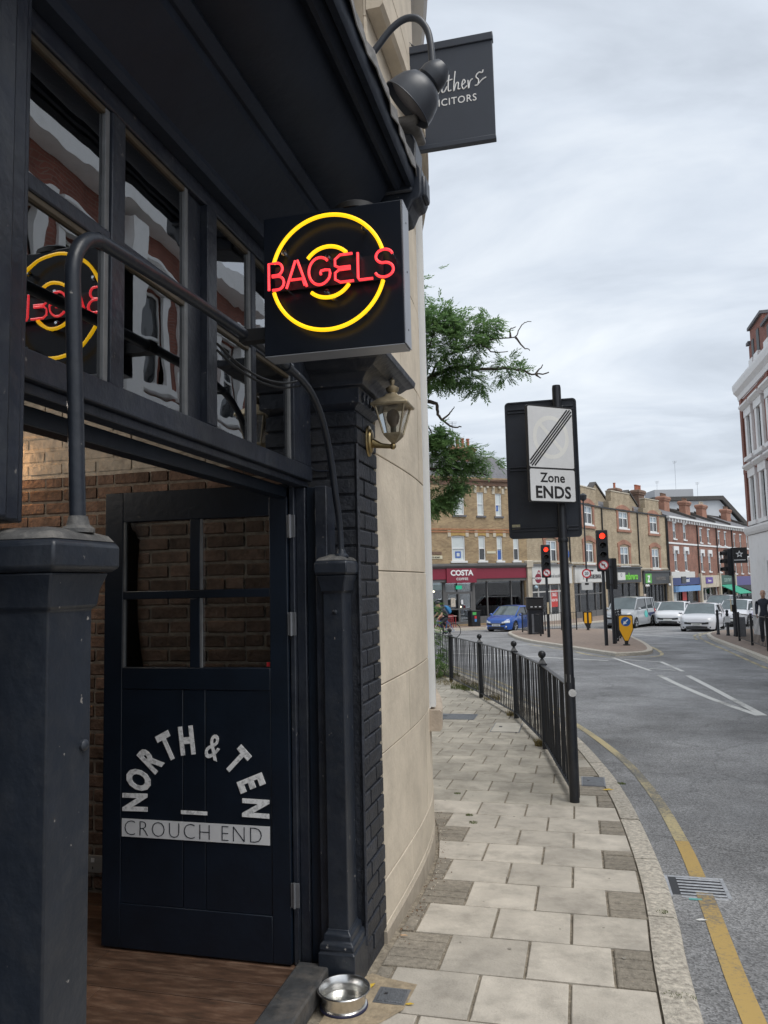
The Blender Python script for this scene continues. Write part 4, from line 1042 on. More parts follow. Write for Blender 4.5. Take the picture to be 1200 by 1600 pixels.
def sp(s):
    s = max(0, min(LEN-.001, s))
    for i in range(len(acc)-1):
        if acc[i+1] >= s:
            t = (s-acc[i])/(acc[i+1]-acc[i]); a, b = Vector(SWP[i]), Vector(SWP[i+1]); d = (b-a).normalized()
            return a+(b-a)*t, Vector((d.y, -d.x))
    return Vector(SWP[-1]), Vector((1,0))
def curved(s0, s1, z0, z1, out0, out1, ch=.004, step=.12, sl=0.0):
    "a block following the wall from s0 to s1; out0 back face, out1 front face (metres in front of the wall line)"
    n = max(2, int((s1-s0)/step)); rings = []
    for i in range(n+1):
        p, nn = sp(s0+(s1-s0)*i/n); f = p+nn*out1; b = p+nn*out0; g = p+nn*(out1-ch); zz = sl*(i/n)
        rings.append([(b.x,b.y,z0+zz),(g.x,g.y,z0+zz),(f.x,f.y,z0+ch+zz),(f.x,f.y,z1-ch+zz),(g.x,g.y,z1+zz),(b.x,b.y,z1+zz)])
    return MB().loft(rings)
WS0, WS1 = 1.42, 2.75     # the white timber window occupies this stretch of wall
zs_ = [-.62,-.01+.05,.24,.83,1.16,1.72,2.31,2.90,3.49,4.08,4.67,5.26,5.85,6.44,7.03,7.62,8.21,8.8]
for k in range(len(zs_)-1):
    z0, z1 = zs_[k]+.0025, zs_[k+1]-.0025
    s = 0.002; j = 0
    cut = (.68 < (z0+z1)/2 < 4.6)
    first = .62 if k % 2 else 1.15
    while s < LEN-.1:
        l = first if j == 0 else 1.18
        e_ = min(s+l, LEN-.05)
        if cut and s < WS0 < e_: e_ = WS0-.02
        if cut and WS0-.03 <= s < WS1: s = WS1+.02; j += 1; continue
        low = z1 < .3
        P('stone_block', curved(s+.0025, e_-.0025, z0, z1, -.01, .004+random.uniform(-.0015,.0015)+(.0 if not low else .002), .003), STONE, sb_)
        s = e_; j += 1
P('plinth', curved(0, LEN-.05, -.62, .005, -.01, .010, .004), mat('grey_plinth_render', (.38,.33,.265), .9, var=.2, vscale=8, dirt=(.22,.19,.155), dirtamt=.6), sb_)
ww = P('window', curved(WS0, WS1, .82, 4.6, -.01, .012, .004), WHITEPAINT, sb_)
for s0, s1, o in ((WS0,WS0+.09,.045),(WS0+.16,WS0+.20,.03),(WS0+.62,WS0+.68,.03),(WS1-.09,WS1,.045)):
    P('window_frame', curved(s0, s1, .83, 4.58, .0125, o, .004), WHITEPAINT, ww)
P('window_frame', curved(WS0+.095, WS1-.095, .83, .97, .0125, .028, .004), WHITEPAINT, ww)
P('window_frame', curved(WS0+.095, WS1-.095, 2.80, 2.88, .0125, .028, .004), WHITEPAINT, ww)
for a, b in ((WS0+.205,WS0+.615),(WS0+.685,WS1-.095)):
    for z0, z1 in ((.975,2.795),(2.885,4.5)): P('pane', curved(a, b, z0, z1, .0125, .016, .001), GLASSDARK, ww)
P('window_sill', curved(WS0-.04, WS1+.12, .68, .815, -.01, .085, .012), mat('sill_stone', (.42,.35,.28), .85, var=.2, vscale=8, bump=.5, bscale=35), ww)
P('cornice', curved(0, LEN-.1, 4.70, 4.80, .006, .10, .02), STONE, sb_)
P('cornice', curved(0, LEN-.1, 6.30, 6.48, .006, .14, .03), WHITESTONE, sb_)

# ---------------- projecting solicitors board
hs_ = thing('hanging_sign', 'dark blue-grey solicitors board hanging off the stone wall high above the lamp', 'sign', (-.71, 5.0, 4.64))
SOL = mat('blue_grey_sign_board', (.036,.045,.064), .45, var=.08, vscale=4)
part('board', MB().box(-1.03,4.985,4.66,-.395,5.015,5.34), SOL, hs_, world=True, bevel=.002)
part('top_rail', MB().box(-1.06,4.972,5.341,-.390,5.028,5.395), SOL, hs_, world=True, bevel=.004)
part('bottom_rail', MB().box(-1.04,4.976,4.625,-.392,5.024,4.6595), SOL, hs_, world=True, bevel=.004)
part('eye_bolt', MB().ring((-.98,5.0,5.42), .012, .020, (1,0,0), (0,0,1), .006, n=14), STEEL, hs_, world=True)
part('cable', MB().tube(smoothpath([(-1.0,5.0,5.62),(-1.02,5.0,5.5),(-.97,5.0,5.44),(-.93,5.0,5.40)], 4), .006, 6), BLACKTRIM, hs_, world=True)
part('wall_bracket', MB().box(-1.10,4.98,5.36,-1.0605,5.02,5.40).box(-1.10,4.98,4.63,-1.0605,5.02,4.66), GREYMETAL, hs_, world=True)
yl = 4.984
part('lettering', text_mb('SOLICITORS', .072, (-.512,yl,4.925), (1,0,0), (0,0,1), .001, .92, .004, 'RIGHT', 1.12), WHITE, hs_, world=True, smooth=0)
# handwritten "athers" as strokes
def stroke(pts, r=.0042): part('script_stroke', MB().tube(smoothpath([(-.80+p[0]*.066, yl-.001, 5.015+p[1]*.125) for p in pts], 5), r, 6), WHITE, hs_, world=True)
stroke([(.75,.50),(.35,.55),(.1,.25),(.3,.0),(.7,.35),(.8,.5),(.75,.1),(1.0,.08),(1.3,.35)])
stroke([(1.55,1.0),(1.42,.4),(1.45,.08),(1.75,.1)]); stroke([(1.2,.66),(1.9,.72)])
stroke([(2.2,1.15),(2.05,.5),(2.0,.02),(2.25,.42),(2.5,.45),(2.45,.1),(2.7,.1)])
stroke([(2.8,.25),(3.2,.42),(3.05,.58),(2.85,.3),(3.0,.05),(3.4,.2)])
stroke([(3.5,.5),(3.55,.02),(3.7,.4),(4.0,.55)])
stroke([(4.7,.85),(4.45,.75),(4.35,.6),(4.6,.42),(4.5,.15),(4.2,.12)])
stroke([(4.7,.85),(5.0,.8),(5.1,.95)]); stroke([(4.5,.15),(5.0,.4),(5.4,.5)])

# ================================================================== SIGN POST with the zone sign
px_, py_ = -.096, 6.784; pz = gz(py_)
pp = thing('sign_post', 'tall black steel post at the pavement edge carrying the zone sign', 'post', (px_, py_, pz))
part('pole', MB().lathe([(.041,-.05),(.041,1.55),(.040,1.56),(.0385,1.57),(.038,3.52),(.034,3.545),(.002,3.55)], (0,0,0), 20), BLACKSTEEL, pp)
part('collar', MB().lathe([(.043,2.17),(.045,2.175),(.045,2.20),(.043,2.205)], (0,0,0), 20), BLACKSTEEL, pp)
part('sticker', MB().add([(-.026*1+.0,-.033,.99),(.010,-.0405,.985),(.012,-.0405,1.05),(-.026,-.033,1.055)], [(0,1,2,3)]), mat('grey_sticker', (.42,.42,.43), .6, var=.3, vscale=50), pp, smooth=0)
part('sticker', MB().disc((.022,-.0425,.90), .032, (1,0,0), (0,0,1), .002, 18), mat('pale_sticker', (.55,.55,.55), .5, var=.2, vscale=40), pp, smooth=0)
part('rail_stub', MB().box(-.012,.02,.03,.045,.055,1.02), BLACKSTEEL, pp)
# big board turned away
bb = thing('sign_board', 'large dark road sign seen from the back, fixed behind the post', 'road sign', (-.245, 6.86, 2.02))
def rrect(w, h, r, n=4):
    out = []
    for cx_, cy_, a0 in ((w/2-r,h/2-r,0),(-w/2+r,h/2-r,90),(-w/2+r,-h/2+r,180),(w/2-r,-h/2+r,270)):
        out += [(cx_+r*math.cos(R(a0+90*i/n)), cy_+r*math.sin(R(a0+90*i/n))) for i in range(n+1)]
    return out
BACKMAT = mat('sign_back_paint', (.012,.016,.026), .5, var=.3, vscale=4, dirt=(.03,.035,.04), dirtamt=.4, dscale=10)
part('plate', MB().prism(rrect(.625, 1.225, .035), (0,0,.61), (1,0,0), (0,0,1), (0,1,0), .004), BACKMAT, bb, bevel=.002)
part('rim', MB().loft([[(p[0], -.012, .61+p[1]) for p in rrect(.625,1.225,.035)], [(p[0], -.012, .61+p[1]) for p in rrect(.600,1.20,.026)], [(p[0], -.0005, .61+p[1]) for p in rrect(.600,1.20,.026)], [(p[0], -.0005, .61+p[1]) for p in rrect(.625,1.225,.035)]], cap=False), BACKMAT, bb, smooth=0)
for z in (.06, .60, 1.12):
    part('channel_rail', MB().box(-.285,-.016,z,.285,-.0005,z+.012).box(-.285,-.016,z+.028,.285,-.0005,z+.040), BACKMAT, bb, bevel=.001)
    part('clip', MB().box(.10,-.03,z+.004,.20,-.0165,z+.036), BLACKSTEEL, bb, bevel=.003)
part('maker_label', MB().box(-.285,-.0035,.085,-.215,-.0008,.125), mat('old_label', (.42,.38,.24), .6, var=.3, vscale=60), bb, smooth=0)
# zone sign, turned towards the road
zs = thing('zone_sign', 'grey Zone ENDS parking sign with black stripes clamped to the post', 'road sign', (-.155, 6.585, 2.30), math.atan2(.30, .37))
WZ, HZ = .485, .825
part('plate', MB().prism(rrect(WZ, HZ, .022), (0,0,HZ/2), (1,0,0), (0,0,1), (0,1,0), .004), BLACKPRINT, zs, bevel=.001)
part('back_flange', MB().loft([[(p[0], .0045, HZ/2+p[1]) for p in rrect(WZ,HZ,.022)], [(p[0], .022, HZ/2+p[1]) for p in rrect(WZ,HZ,.022)]], cap=False), BLACKSTEEL, zs, smooth=0)
zh = .285
part('upper_panel', MB().prism(rrect(WZ-.022, HZ-zh-.022, .014), (0,-.0008,zh+.003+(HZ-zh)/2-.006+.002), (1,0,0), (0,0,1), (0,1,0), .0006), REFLECTIVE, zs, smooth=0)
part('lower_panel', MB().prism(rrect(WZ-.022, zh-.016, .014), (0,-.0008,zh/2+.003), (1,0,0), (0,0,1), (0,1,0), .0006), REFLECTIVE, zs, smooth=0)
cu = zh+(HZ-zh)/2+.0
part('faded_ring', MB().ring((0,-.0010,cu), .150, .187, (1,0,0), (0,0,1), .0003, n=40), FADED, zs, smooth=0)
d_ = Vector((-.707,0,.707)); e2 = Vector((.707,0,.707))
def bar(c, a, b, la, lb, m, name, yy):
    c = Vector(c); vs = [c+a*la+b*lb, c-a*la+b*lb, c-a*la-b*lb, c+a*la-b*lb]; part(name, MB().add([(v.x, yy, v.z) for v in vs]+[(v.x, yy+.0004, v.z) for v in vs], [(0,1,2,3),(7,6,5,4),(0,4,5,1),(1,5,6,2),(2,6,7,3),(3,7,4,0)]), m, zs, smooth=0)
bar((0,0,cu), d_, e2, .150, .017, FADED, 'faded_bar', -.0014)
hw, hh = (WZ-.022)/2, (HZ-zh-.022)/2
dg_ = Vector((hw-.012, 0, hh-.012)).normalized(); pn = Vector((-dg_.z, 0, dg_.x))
for k in (-1.5,-.5,.5,1.5):
    off_ = k*.0205; L_ = math.hypot(hw, hh)-.012-abs(off_)*1.0
    bar(Vector((0,0,cu))+pn*off_, dg_, pn, L_, .0068, BLACKPRINT, 'stripe', -.0019)
part('lettering', text_mb('Zone', .112, (0,-.0011,.172), (1,0,0), (0,0,1), .0006, 1.02, .022, 'CENTER', 1.03), BLACKPRINT, zs, smooth=0)
part('lettering', text_mb('ENDS', .142, (0,-.0011,.038), (1,0,0), (0,0,1), .0006, 1.03, .028, 'CENTER', 1.03), BLACKPRINT, zs, smooth=0)
for z in (.15, .60): part('clamp', MB().box(.02,.0225,z,.17,.10,z+.03), BLACKSTEEL, zs)

# ================================================================== GUARD RAILING along the kerb
gr = thing('guard_railing', 'black pedestrian guard railing with ball-topped posts curving along the near kerb', 'railing', (-1.7, 13.8, gz(13.8)))
RPOST = [(-.428,9.21),(-.937,11.54),(-1.726,13.835),(-2.654,16.3),(-3.72,18.8),(-5.0,21.2),(-6.5,23.4)]
POLE = (-.10, 6.84)
post_m = None
def ring4(h, z): return [(-h,-h,z),(h,-h,z),(h,h,z),(-h,h,z)]
pm = MB().loft([ring4(.034,-.05), ring4(.034,.93), ring4(.042,.932), ring4(.042,.95), ring4(.050,.952), ring4(.050,.968), ring4(.040,.975), ring4(.016,1.02), ring4(.014,1.03)])
pm.ball((0,0,1.072), .046, 14)
post_mesh = mesh_only('post', pm, BLACKIRON)
bal_mesh = mesh_only('baluster', MB().tube([(0,0,0),(0,0,.86)], .0075, 6), BLACKIRON)
pts_ = [POLE]+RPOST
for (x, y) in RPOST:
    i = RPOST.index((x, y)); a = pts_[i]; rz = math.atan2(y-a[1], x-a[0])
    shared('post', post_mesh, gr, (x, y, gz(y)), (0, 0, rz))
for (a, b) in zip(pts_, pts_[1:]):
    A, Bv = Vector((a[0], a[1], gz(a[1]))), Vector((b[0], b[1], gz(b[1]))); d = Bv-A; L2 = d.length; u = d/L2; s_ = Vector((-u.y, u.x, 0)).normalized()
    bow = s_*-.0
    for h, t, nm_ in ((.945,.010,'top_rail'),(.075,.008,'bottom_rail')):
        p0 = A+u*.03+Vector((0,0,h)); p1 = Bv-u*.035+Vector((0,0,h))
        part(nm_, MB().loft([[p-s_*.022, p+s_*.022, p+s_*.022+Vector((0,0,t)), p-s_*.022+Vector((0,0,t))] for p in (p0, p1)]), BLACKIRON, gr, world=True)
    n = int(L2/.108)
    for k in range(1, n):
        p = A+d*(k/n); shared('baluster', bal_mesh, gr, (p.x+random.uniform(-.002,.002), p.y, p.z+.083), (random.uniform(-.012,.012), random.uniform(-.012,.012), 0))

# ================================================================== TREE behind the stone building, SHRUB at its foot
BL = [(-2.66,13.81,6.44,.47),(-2.27,13.91,6.52,.38),(-1.90,14.01,6.5,.30),(-1.36,14.14,6.52,.20),(-2.38,13.88,5.98,.53),(-1.81,14.03,6.05,.36),(-1.47,14.11,6.28,.24),(-2.49,13.86,5.51,.35),(-1.83,14.03,5.42,.30),(-1.55,14.1,5.25,.20),(-1.13,14.2,5.58,.20),(-.92,14.26,5.47,.15),(-2.15,13.94,5.63,.32),(-2.70,13.81,4.69,.24),(-2.45,13.88,4.34,.24),(-2.2,13.95,4.15,.17),(-2.64,13.83,4.11,.27),(-2.49,13.86,3.62,.47),(-2.04,13.97,3.70,.37),(-1.72,14.05,3.66,.28),(-1.45,14.12,3.55,.14),(-2.42,13.88,3.12,.45),(-1.95,14.0,3.32,.30),(-2.58,13.84,2.85,.33),(-2.18,13.95,2.95,.20),
      (-3.5,13.6,6.6,.8),(-4.4,13.9,6.9,.9),(-3.6,13.9,5.3,.7),(-4.0,13.6,4.0,.8),(-3.3,14.4,3.4,.6),(-5.3,14.3,6.2,.9),(-5.6,14.0,4.8,.8),(-4.9,14.0,7.6,.8)]
BRN = [[(-3.4,13.63,4.69),(-2.78,13.79,5.16),(-2.47,13.86,5.45),(-2.04,13.97,5.63),(-1.59,14.08,5.6),(-1.13,14.2,5.6),(-.84,14.27,5.56),(-.57,14.34,5.47),(-.32,14.4,5.51)],[(-.57,14.34,5.47),(-.43,14.37,5.65)],[(-.57,14.34,5.47),(-.46,14.36,5.39)],[(-2.47,13.86,5.45),(-2.27,13.91,5.8),(-1.81,14.03,6.0),(-1.36,14.14,6.15),(-.93,14.25,6.19),(-.82,14.27,6.35),(-.73,14.3,6.47),(-.61,14.33,6.48)],[(-.91,14.25,6.19),(-.77,14.29,6.0),(-.65,14.32,5.93)],[(-1.0,14.23,6.19),(-1.0,14.23,6.33),(-.89,14.26,6.4)],[(-1.53,14.1,6.09),(-1.36,14.14,5.94),(-1.04,14.22,5.91)],[(-3.4,13.63,4.58),(-2.95,13.74,4.93),(-2.61,13.83,5.01),(-2.38,13.88,4.95),(-2.36,13.89,4.75),(-2.27,13.91,4.63),(-2.1,13.96,4.52),(-1.93,14.0,4.51)],[(-2.27,13.91,4.66),(-2.13,13.95,4.79),(-2.06,13.96,4.9)],[(-2.78,13.79,4.69),(-2.55,13.84,4.52),(-2.38,13.88,4.23),(-2.04,13.97,3.82)],[(-3.4,13.63,3.99),(-2.72,13.8,3.76),(-2.04,13.97,3.7),(-1.47,14.11,3.58)],[(-2.78,13.79,5.16),(-2.38,13.88,6.33),(-2.21,13.93,6.68)],[(-3.4,13.63,3.76),(-2.72,13.8,3.18),(-2.27,13.91,3.06)]]
BL = [(x, y, z+(.30 if z < 3.9 else .05), r*(.92 if z < 3.9 else 1)) for x, y, z, r in BL]
TX, TY = -4.9, 14.0
tree = thing('tree', 'leafy green tree reaching out from behind the stone corner building', 'tree', (TX, TY, gz(TY)))
part('trunk', MB().tube(smoothpath([(TX,TY,gz(TY)-.1),(TX+.05,TY,1.5),(TX-.02,TY,3.0),(TX+.1,TY+.05,4.6),(TX,TY,6.0),(TX+.1,TY,7.6)], 4), [.26-.2*i/20 for i in range(21)], 12), BARK, tree, world=True)
for k, l in enumerate(BRN):
    if l[0][0] == -3.4: l = [(TX, TY, l[0][2]-.9), ((TX-3.4)/2, 13.8, l[0][2]-.35)]+l
    p = smoothpath(l, 4); n = len(p); big = l[0][0] == TX
    r0_, r1_ = (.085, .010) if big else (.024, .006)
    part('branch' if big else 'twig', MB().tube([Vector(q)+Vector((random.uniform(-.012,.012), 0, random.uniform(-.015,.015))) for q in p], [r0_+(r1_-r0_)*min(1, (i/n)**.6) for i in range(n)], 7), BARK, tree, world=True)
rnd = random.Random(3)
def frond(mb, c, d, L_, up, nleaf=7, lw=.34):
    "a pinnate leaf: paired leaflets along a rachis"
    d = d.normalized(); s_ = d.cross(up)
    if s_.length < .01: s_ = d.orthogonal()
    s_.normalize(); u = s_.cross(d)
    for k in range(nleaf):
        t = .2+.8*k/(nleaf-1); b = c+d*L_*t-u*(t*t*L_*.28)
        for sg_ in ((-1, 1) if k < nleaf-1 else (0,)):
            ld_ = (s_*sg_*.9+d*.55-u*rnd.uniform(.0,.5)).normalized() if sg_ else d
            ll = L_*.36*rnd.uniform(.8, 1.2); w = (ld_.cross(u)).normalized()*ll*lw*.5
            mb.add([b, b+ld_*ll*.45+w, b+ld_*ll, b+ld_*ll*.45-w], [(0,1,2,3)])
def clumpy(blobs, dens, L_, seed, up=Vector((0,0,1))):
    mb = MB()
    for (x, y, z, r) in blobs:
        n = int(dens*(r/.4)**2)+6
        # sub-clumps make light and dark masses with gaps between
        subs = [Vector((x, y, z))+Vector((rnd.gauss(0,1), rnd.gauss(0,1), rnd.gauss(0,.8))).normalized()*r*rnd.uniform(.45, .95) for _ in range(max(4, int(9*r/.4)))]
        for i in range(n):
            sc = rnd.choice(subs); q = sc+Vector((rnd.gauss(0,.30), rnd.gauss(0,.30), rnd.gauss(0,.18)))*r
            d = Vector((q.x-x, q.y-y, (q.z-z)*.6))+Vector((rnd.gauss(0,.25), rnd.gauss(0,.25), rnd.gauss(-.05,.2)))*max(r, .3)
            if d.length < .01: d = Vector((1,0,0))
            frond(mb, q, d, L_*rnd.uniform(.7, 1.25), Vector((rnd.gauss(0,.3), rnd.gauss(0,.3), 1)))
    return mb
part('crown', clumpy(BL, 240, .19, 3), LEAF, tree, world=True, smooth=0)
sh_ = thing('shrub', 'bright green leafy shrub between the stone building and the railing', 'shrub', (-3.55, 17.6, gz(17.6)))
SB = [(-2.97,16.85,-.12,.24),(-3.05,17.0,.32,.24),(-3.15,17.05,.05,.30),(-3.35,17.35,.45,.34),(-3.55,17.6,.05,.42),(-3.6,17.7,.6,.4),(-3.25,17.2,-.1,.30),(-3.75,17.9,.35,.45),(-3.05,17.0,-.22,.22),(-3.45,17.9,.95,.25),(-4.1,18.2,.5,.5)]
part('foliage', clumpy(SB, 110, .14, 5), LEAFSHRUB, sh_, world=True, smooth=0)
for k in range(5): part('stem', MB().tube([(-3.55+rnd.uniform(-.1,.1),17.6,gz(17.6)-.05),(-3.55+rnd.uniform(-.3,.3),17.6+rnd.uniform(-.3,.3),.5)], [.018,.006], 6), BARK, sh_, world=True)

# ================================================================== BUILDINGS ACROSS THE JUNCTION
BR_YEL = brick_mat('yellow_stock_brick_wall', (.40,.29,.16), (.28,.19,.105), (.31,.265,.19))
BR_BUFF = brick_mat('buff_brick_wall', (.42,.345,.235), (.32,.25,.165), (.34,.29,.22))
BR_RED = brick_mat('red_brick_wall', (.29,.125,.085), (.21,.092,.066), (.25,.19,.155))
BR_ORANGE = brick_mat('orange_brick_dressing', (.37,.165,.105), (.30,.135,.09), (.30,.22,.17))
BR_DARKRED = brick_mat('deep_red_brick_wall', (.27,.095,.068), (.21,.075,.055), (.25,.165,.135))
BR_CHIM = brick_mat('sooty_chimney_brick', (.22,.12,.08), (.14,.085,.06), (.17,.14,.11))
STUCCO = mat('cream_stucco', (.50,.45,.36), .8, var=.2, vscale=2, dirt=(.28,.24,.19), dirtamt=.5, dscale=3)
GREYSHOP = mat('grey_shopfront', (.115,.115,.115), .6, var=.15, vscale=2)
CHARCOAL = mat('charcoal_shopfront', (.055,.06,.065), .55, var=.15, vscale=2)
BURGUNDY = mat('burgundy_fascia', (.215,.020,.042), .45, var=.06, vscale=3)
PALEFASCIA = mat('pale_grey_fascia', (.58,.58,.56), .5, var=.06, vscale=2)
LIME = mat('lime_green_sign', (.16,.56,.045), .5)
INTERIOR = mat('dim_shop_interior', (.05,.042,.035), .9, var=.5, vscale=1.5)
SHOPBULB = mat('shop_lamp', (1,.85,.6), .5, emit=(1,.82,.55), estr=3.0)

def lp(name, mb, m, parent, **k): return part(name, mb, m, parent, **k)
def openwall(parent, name, u0, u1, z0, z1, ops, m, y=0.0, reveal=.16, depth=9.0):
    us = sorted({u0, u1} | {v for o in ops for v in (max(u0, o[0]), min(u1, o[1]))}); zs_ = sorted({z0, z1} | {v for o in ops for v in (max(z0, o[2]), min(z1, o[3]))})
    mb = MB()
    for a, b in zip(us, us[1:]):
        for c, d in zip(zs_, zs_[1:]):
            um, zm = (a+b)/2, (c+d)/2
            if any(o[0] < um < o[1] and o[2] < zm < o[3] for o in ops): continue
            mb.add([(a,y,c),(b,y,c),(b,y,d),(a,y,d)], [(0,1,2,3)])
    for o in ops:
        a, b, c, d = o[:4]; r = y+reveal
        mb.add([(a,y,c),(a,r,c),(a,r,d),(a,y,d),(b,y,c),(b,r,c),(b,r,d),(b,y,d)], [(0,1,2,3),(7,6,5,4),(3,2,6,7),(1,0,4,5)])
    mb.add([(u0,y,z0),(u0,y+depth,z0),(u0,y+depth,z1),(u0,y,z1)], [(0,1,2,3)])
    mb.add([(u1,y,z0),(u1,y+depth,z0),(u1,y+depth,z1),(u1,y,z1)], [(3,2,1,0)])
    mb.add([(u0,y+depth,z0),(u1,y+depth,z0),(u1,y+depth,z1),(u0,y+depth,z1)], [(3,2,1,0)])
    mb.add([(u0,y+.4,z1-.02),(u1,y+.4,z1-.02),(u1,y+depth,z1-.02),(u0,y+depth,z1-.02)], [(0,1,2,3)])
    return lp(name, mb, m, parent, smooth=0)
def sash(parent, u0, u1, z0, z1, y=.05, fw=.07, kind='sash', upper=None, lower=None, sill=True, m=None):
    m = m or WHITEPAINT; upper = upper or GLASSBLUE; lower = lower or GLASSDARK
    mb = MB()
    mb.box(u0,y,z0,u0+fw,y+.07,z1).box(u1-fw,y,z0,u1,y+.07,z1).box(u0+fw,y,z1-fw,u1-fw,y+.07,z1).box(u0+fw,y,z0,u1-fw,y+.07,z0+fw)
    zm = z0+(z1-z0)*.5
    if kind == 'sash': mb.box(u0+fw,y+.01,zm-.03,u1-fw,y+.06,zm+.03)
    if kind == 'casement':
        um = (u0+u1)/2; mb.box(um-.06,y-.01,z0+fw,um+.06,y+.06,z1-fw); zm = z0+(z1-z0)*.62; mb.box(u0+fw,y+.01,zm-.04,um-.06,y+.06,zm+.04).box(um+.06,y+.01,zm-.04,u1-fw,y+.06,zm+.04)
    w = lp('window', mb, m, parent, smooth=0)
    yy = y+.045
    if kind == 'casement':
        for a, b in ((u0+fw,um-.06),(um+.06,u1-fw)):
            lp('pane', MB().box(a,yy,z0+fw,b,yy+.01,zm-.04), lower, w, smooth=0); lp('pane', MB().box(a,yy,zm+.04,b,yy+.01,z1-fw), upper, w, smooth=0)
    else:
        lp('pane', MB().box(u0+fw,yy+.01,z0+fw,u1-fw,yy+.02,zm-.03), lower, w, smooth=0); lp('pane', MB().box(u0+fw,yy-.005,zm+.03,u1-fw,yy+.005,z1-fw), upper, w, smooth=0)
    if sill: lp('sill', MB().box(u0-.12,-.10,z0-.13,u1+.12,y+.02,z0-.003), m if sill is True else sill, w, smooth=0)
    return w
def chimney(parent, u0, u1, y0, z0, z1, n=4, m=None, potm=None, poth=.55, d=.75):
    m = m or BR_CHIM; potm = potm or TERRACOTTA
    c = lp('chimney', MB().rects(u0, y0, u1, y0+d, [(z0,0),(z1-.55,0),(z1-.5,.09),(z1-.32,.12),(z1-.28,.17),(z1-.1,.15),(z1-.04,.06),(z1,.02)]), m, parent, smooth=0)
    for k in range(n):
        lp('chimney_pot', MB().lathe([(.13,0),(.11,poth*.2),(.105,poth*.85),(.135,poth*.9),(.13,poth)], (u0+(u1-u0)*(k+.5)/n, y0+d/2, z1-.02), 10), potm, c)
    return c
def aerial(parent, u, y, z0, h):
    a = lp('aerial', MB().tube([(u,y,z0),(u+.05,y,z0+h)], .022, 5), GREYMETAL, parent)
    for k in range(4): lp('aerial_rod', MB().tube([(u-.35+.04*k,y,z0+h*.98-k*.12),(u+.45-.04*k,y,z0+h-k*.12)], .012, 4), GREYMETAL, a)
def roofslab(parent, u0, u1, prof, m=None, name='roof'):
    return lp(name, MB().loft([[(u,p[0],p[1]) for p in prof] for u in (u0,u1)]), m or SLATE, parent, smooth=0)
def facade_thing(name, label, a, b, cat='building'):
    return thing(name, label, cat, (a[0], a[1], 0), math.atan2(b[1]-a[1], b[0]-a[0]))
def flen(a, b): return math.hypot(b[0]-a[0], b[1]-a[1])
def lettering(parent, s, u, z, h, m, y=-.13, sx=1.0, bold=.01, sp=1.0, align='CENTER', name='lettering'):
    return lp(name, text_mb(s, h/.72, (u, y, z), (1,0,0), (0,0,1), .012, sx, bold, align, sp), m, parent, smooth=0)
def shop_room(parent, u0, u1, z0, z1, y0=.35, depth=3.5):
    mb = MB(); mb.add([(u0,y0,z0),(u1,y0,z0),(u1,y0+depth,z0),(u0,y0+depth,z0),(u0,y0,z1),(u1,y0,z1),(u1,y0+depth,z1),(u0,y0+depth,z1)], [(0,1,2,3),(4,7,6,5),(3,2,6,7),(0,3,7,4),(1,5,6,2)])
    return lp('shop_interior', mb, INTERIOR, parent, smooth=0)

# ---------------- coffee shop on the corner
a, b = (-15.929,44.642), (-3.286,55.026); Lc = flen(a, b)
cs = facade_thing('coffee_shop_building', 'yellow brick corner building with burgundy coffee shop fascia across the junction', a, b)
upw = [(10.47,11.31,6.12,7.74),(12.36,12.89,6.10,7.72),(13.85,14.36,6.08,7.68),(15.25,15.76,6.06,7.66),(7.4,8.2,6.12,7.74),(4.0,4.9,6.12,7.74)]
low = [(10.24,11.28,3.02,4.70),(12.37,12.91,3.02,4.70),(13.85,14.30,3.0,4.68),(15.21,15.68,3.0,4.66),(7.0,8.0,3.02,4.70),(4.0,5.0,3.02,4.70)]
shop_o = [(6.4,16.1,-1.22,1.60)]
wl = openwall(cs, 'wall', 0, Lc-.01, -1.6, 8.75, upw+low+shop_o, BR_YEL, depth=7)
for o in upw: sash(cs, *o, upper=BLIND, lower=BLIND, sill=SLATE)
for i, o in enumerate(low):
    w = sash(cs, *o, upper=BLIND, lower=GLASSDARK if i in (1, 3) else BLIND, sill=True)
    lp('arch', MB().prism([(-(o[1]-o[0])/2-.28,.0),(-(o[1]-o[0])/2-.36,.40),(0,.56),((o[1]-o[0])/2+.36,.40),((o[1]-o[0])/2+.28,.0),(0,.14)], ((o[0]+o[1])/2,-.02,o[3]-.06), (1,0,0), (0,0,1), (0,1,0), .05), mat('yellow_gauged_brick', (.42,.28,.10), .85, var=.15, vscale=4), w, smooth=0)
    for s_ in (o[0]-.30, o[1]+.06): lp('stone_block', MB().box(s_,-.03,o[3]-.05,s_+.24,.02,o[3]+.36), STUCCO, w, smooth=0)
for o in upw:
    for s_ in (o[0]-.26, o[1]+.04): lp('stone_block', MB().box(s_,-.03,o[3]-.05,s_+.22,.02,o[3]+.34), STUCCO, wl, smooth=0)
for z in (4.93, 5.1): lp('string_course', MB().box(0,-.045,z,Lc-.02,-.002,z+.09), mat('orange_brick_band', (.36,.17,.09), .85, var=.2, vscale=6), cs, smooth=0)
lp('cornice', MB().loft([[(u,0,8.15),(u,-.06,8.18),(u,-.08,8.42),(u,-.2,8.5),(u,-.22,8.62),(u,0,8.66)] for u in (0, Lc-.02)]), BR_CHIM, cs, smooth=0)
for k in range(12): lp('bracket', MB().box(10.1+k*.5,-.16,8.02,10.26+k*.5,-.002,8.149), STUCCO, cs, smooth=0)
rf = roofslab(cs, .2, Lc-.2, [(.45,8.7),(3.4,10.9),(6.6,8.7)])
chimney(cs, 12.05, 13.85, 2.6, 9.4, 11.35, 4, BR_ORANGE, poth=.72); aerial(cs, 12.2, 2.8, 11.2, 2.0)
lp('fascia', MB().box(5.6,-.14,1.79,16.13,-.003,2.50), BURGUNDY, cs, smooth=0)
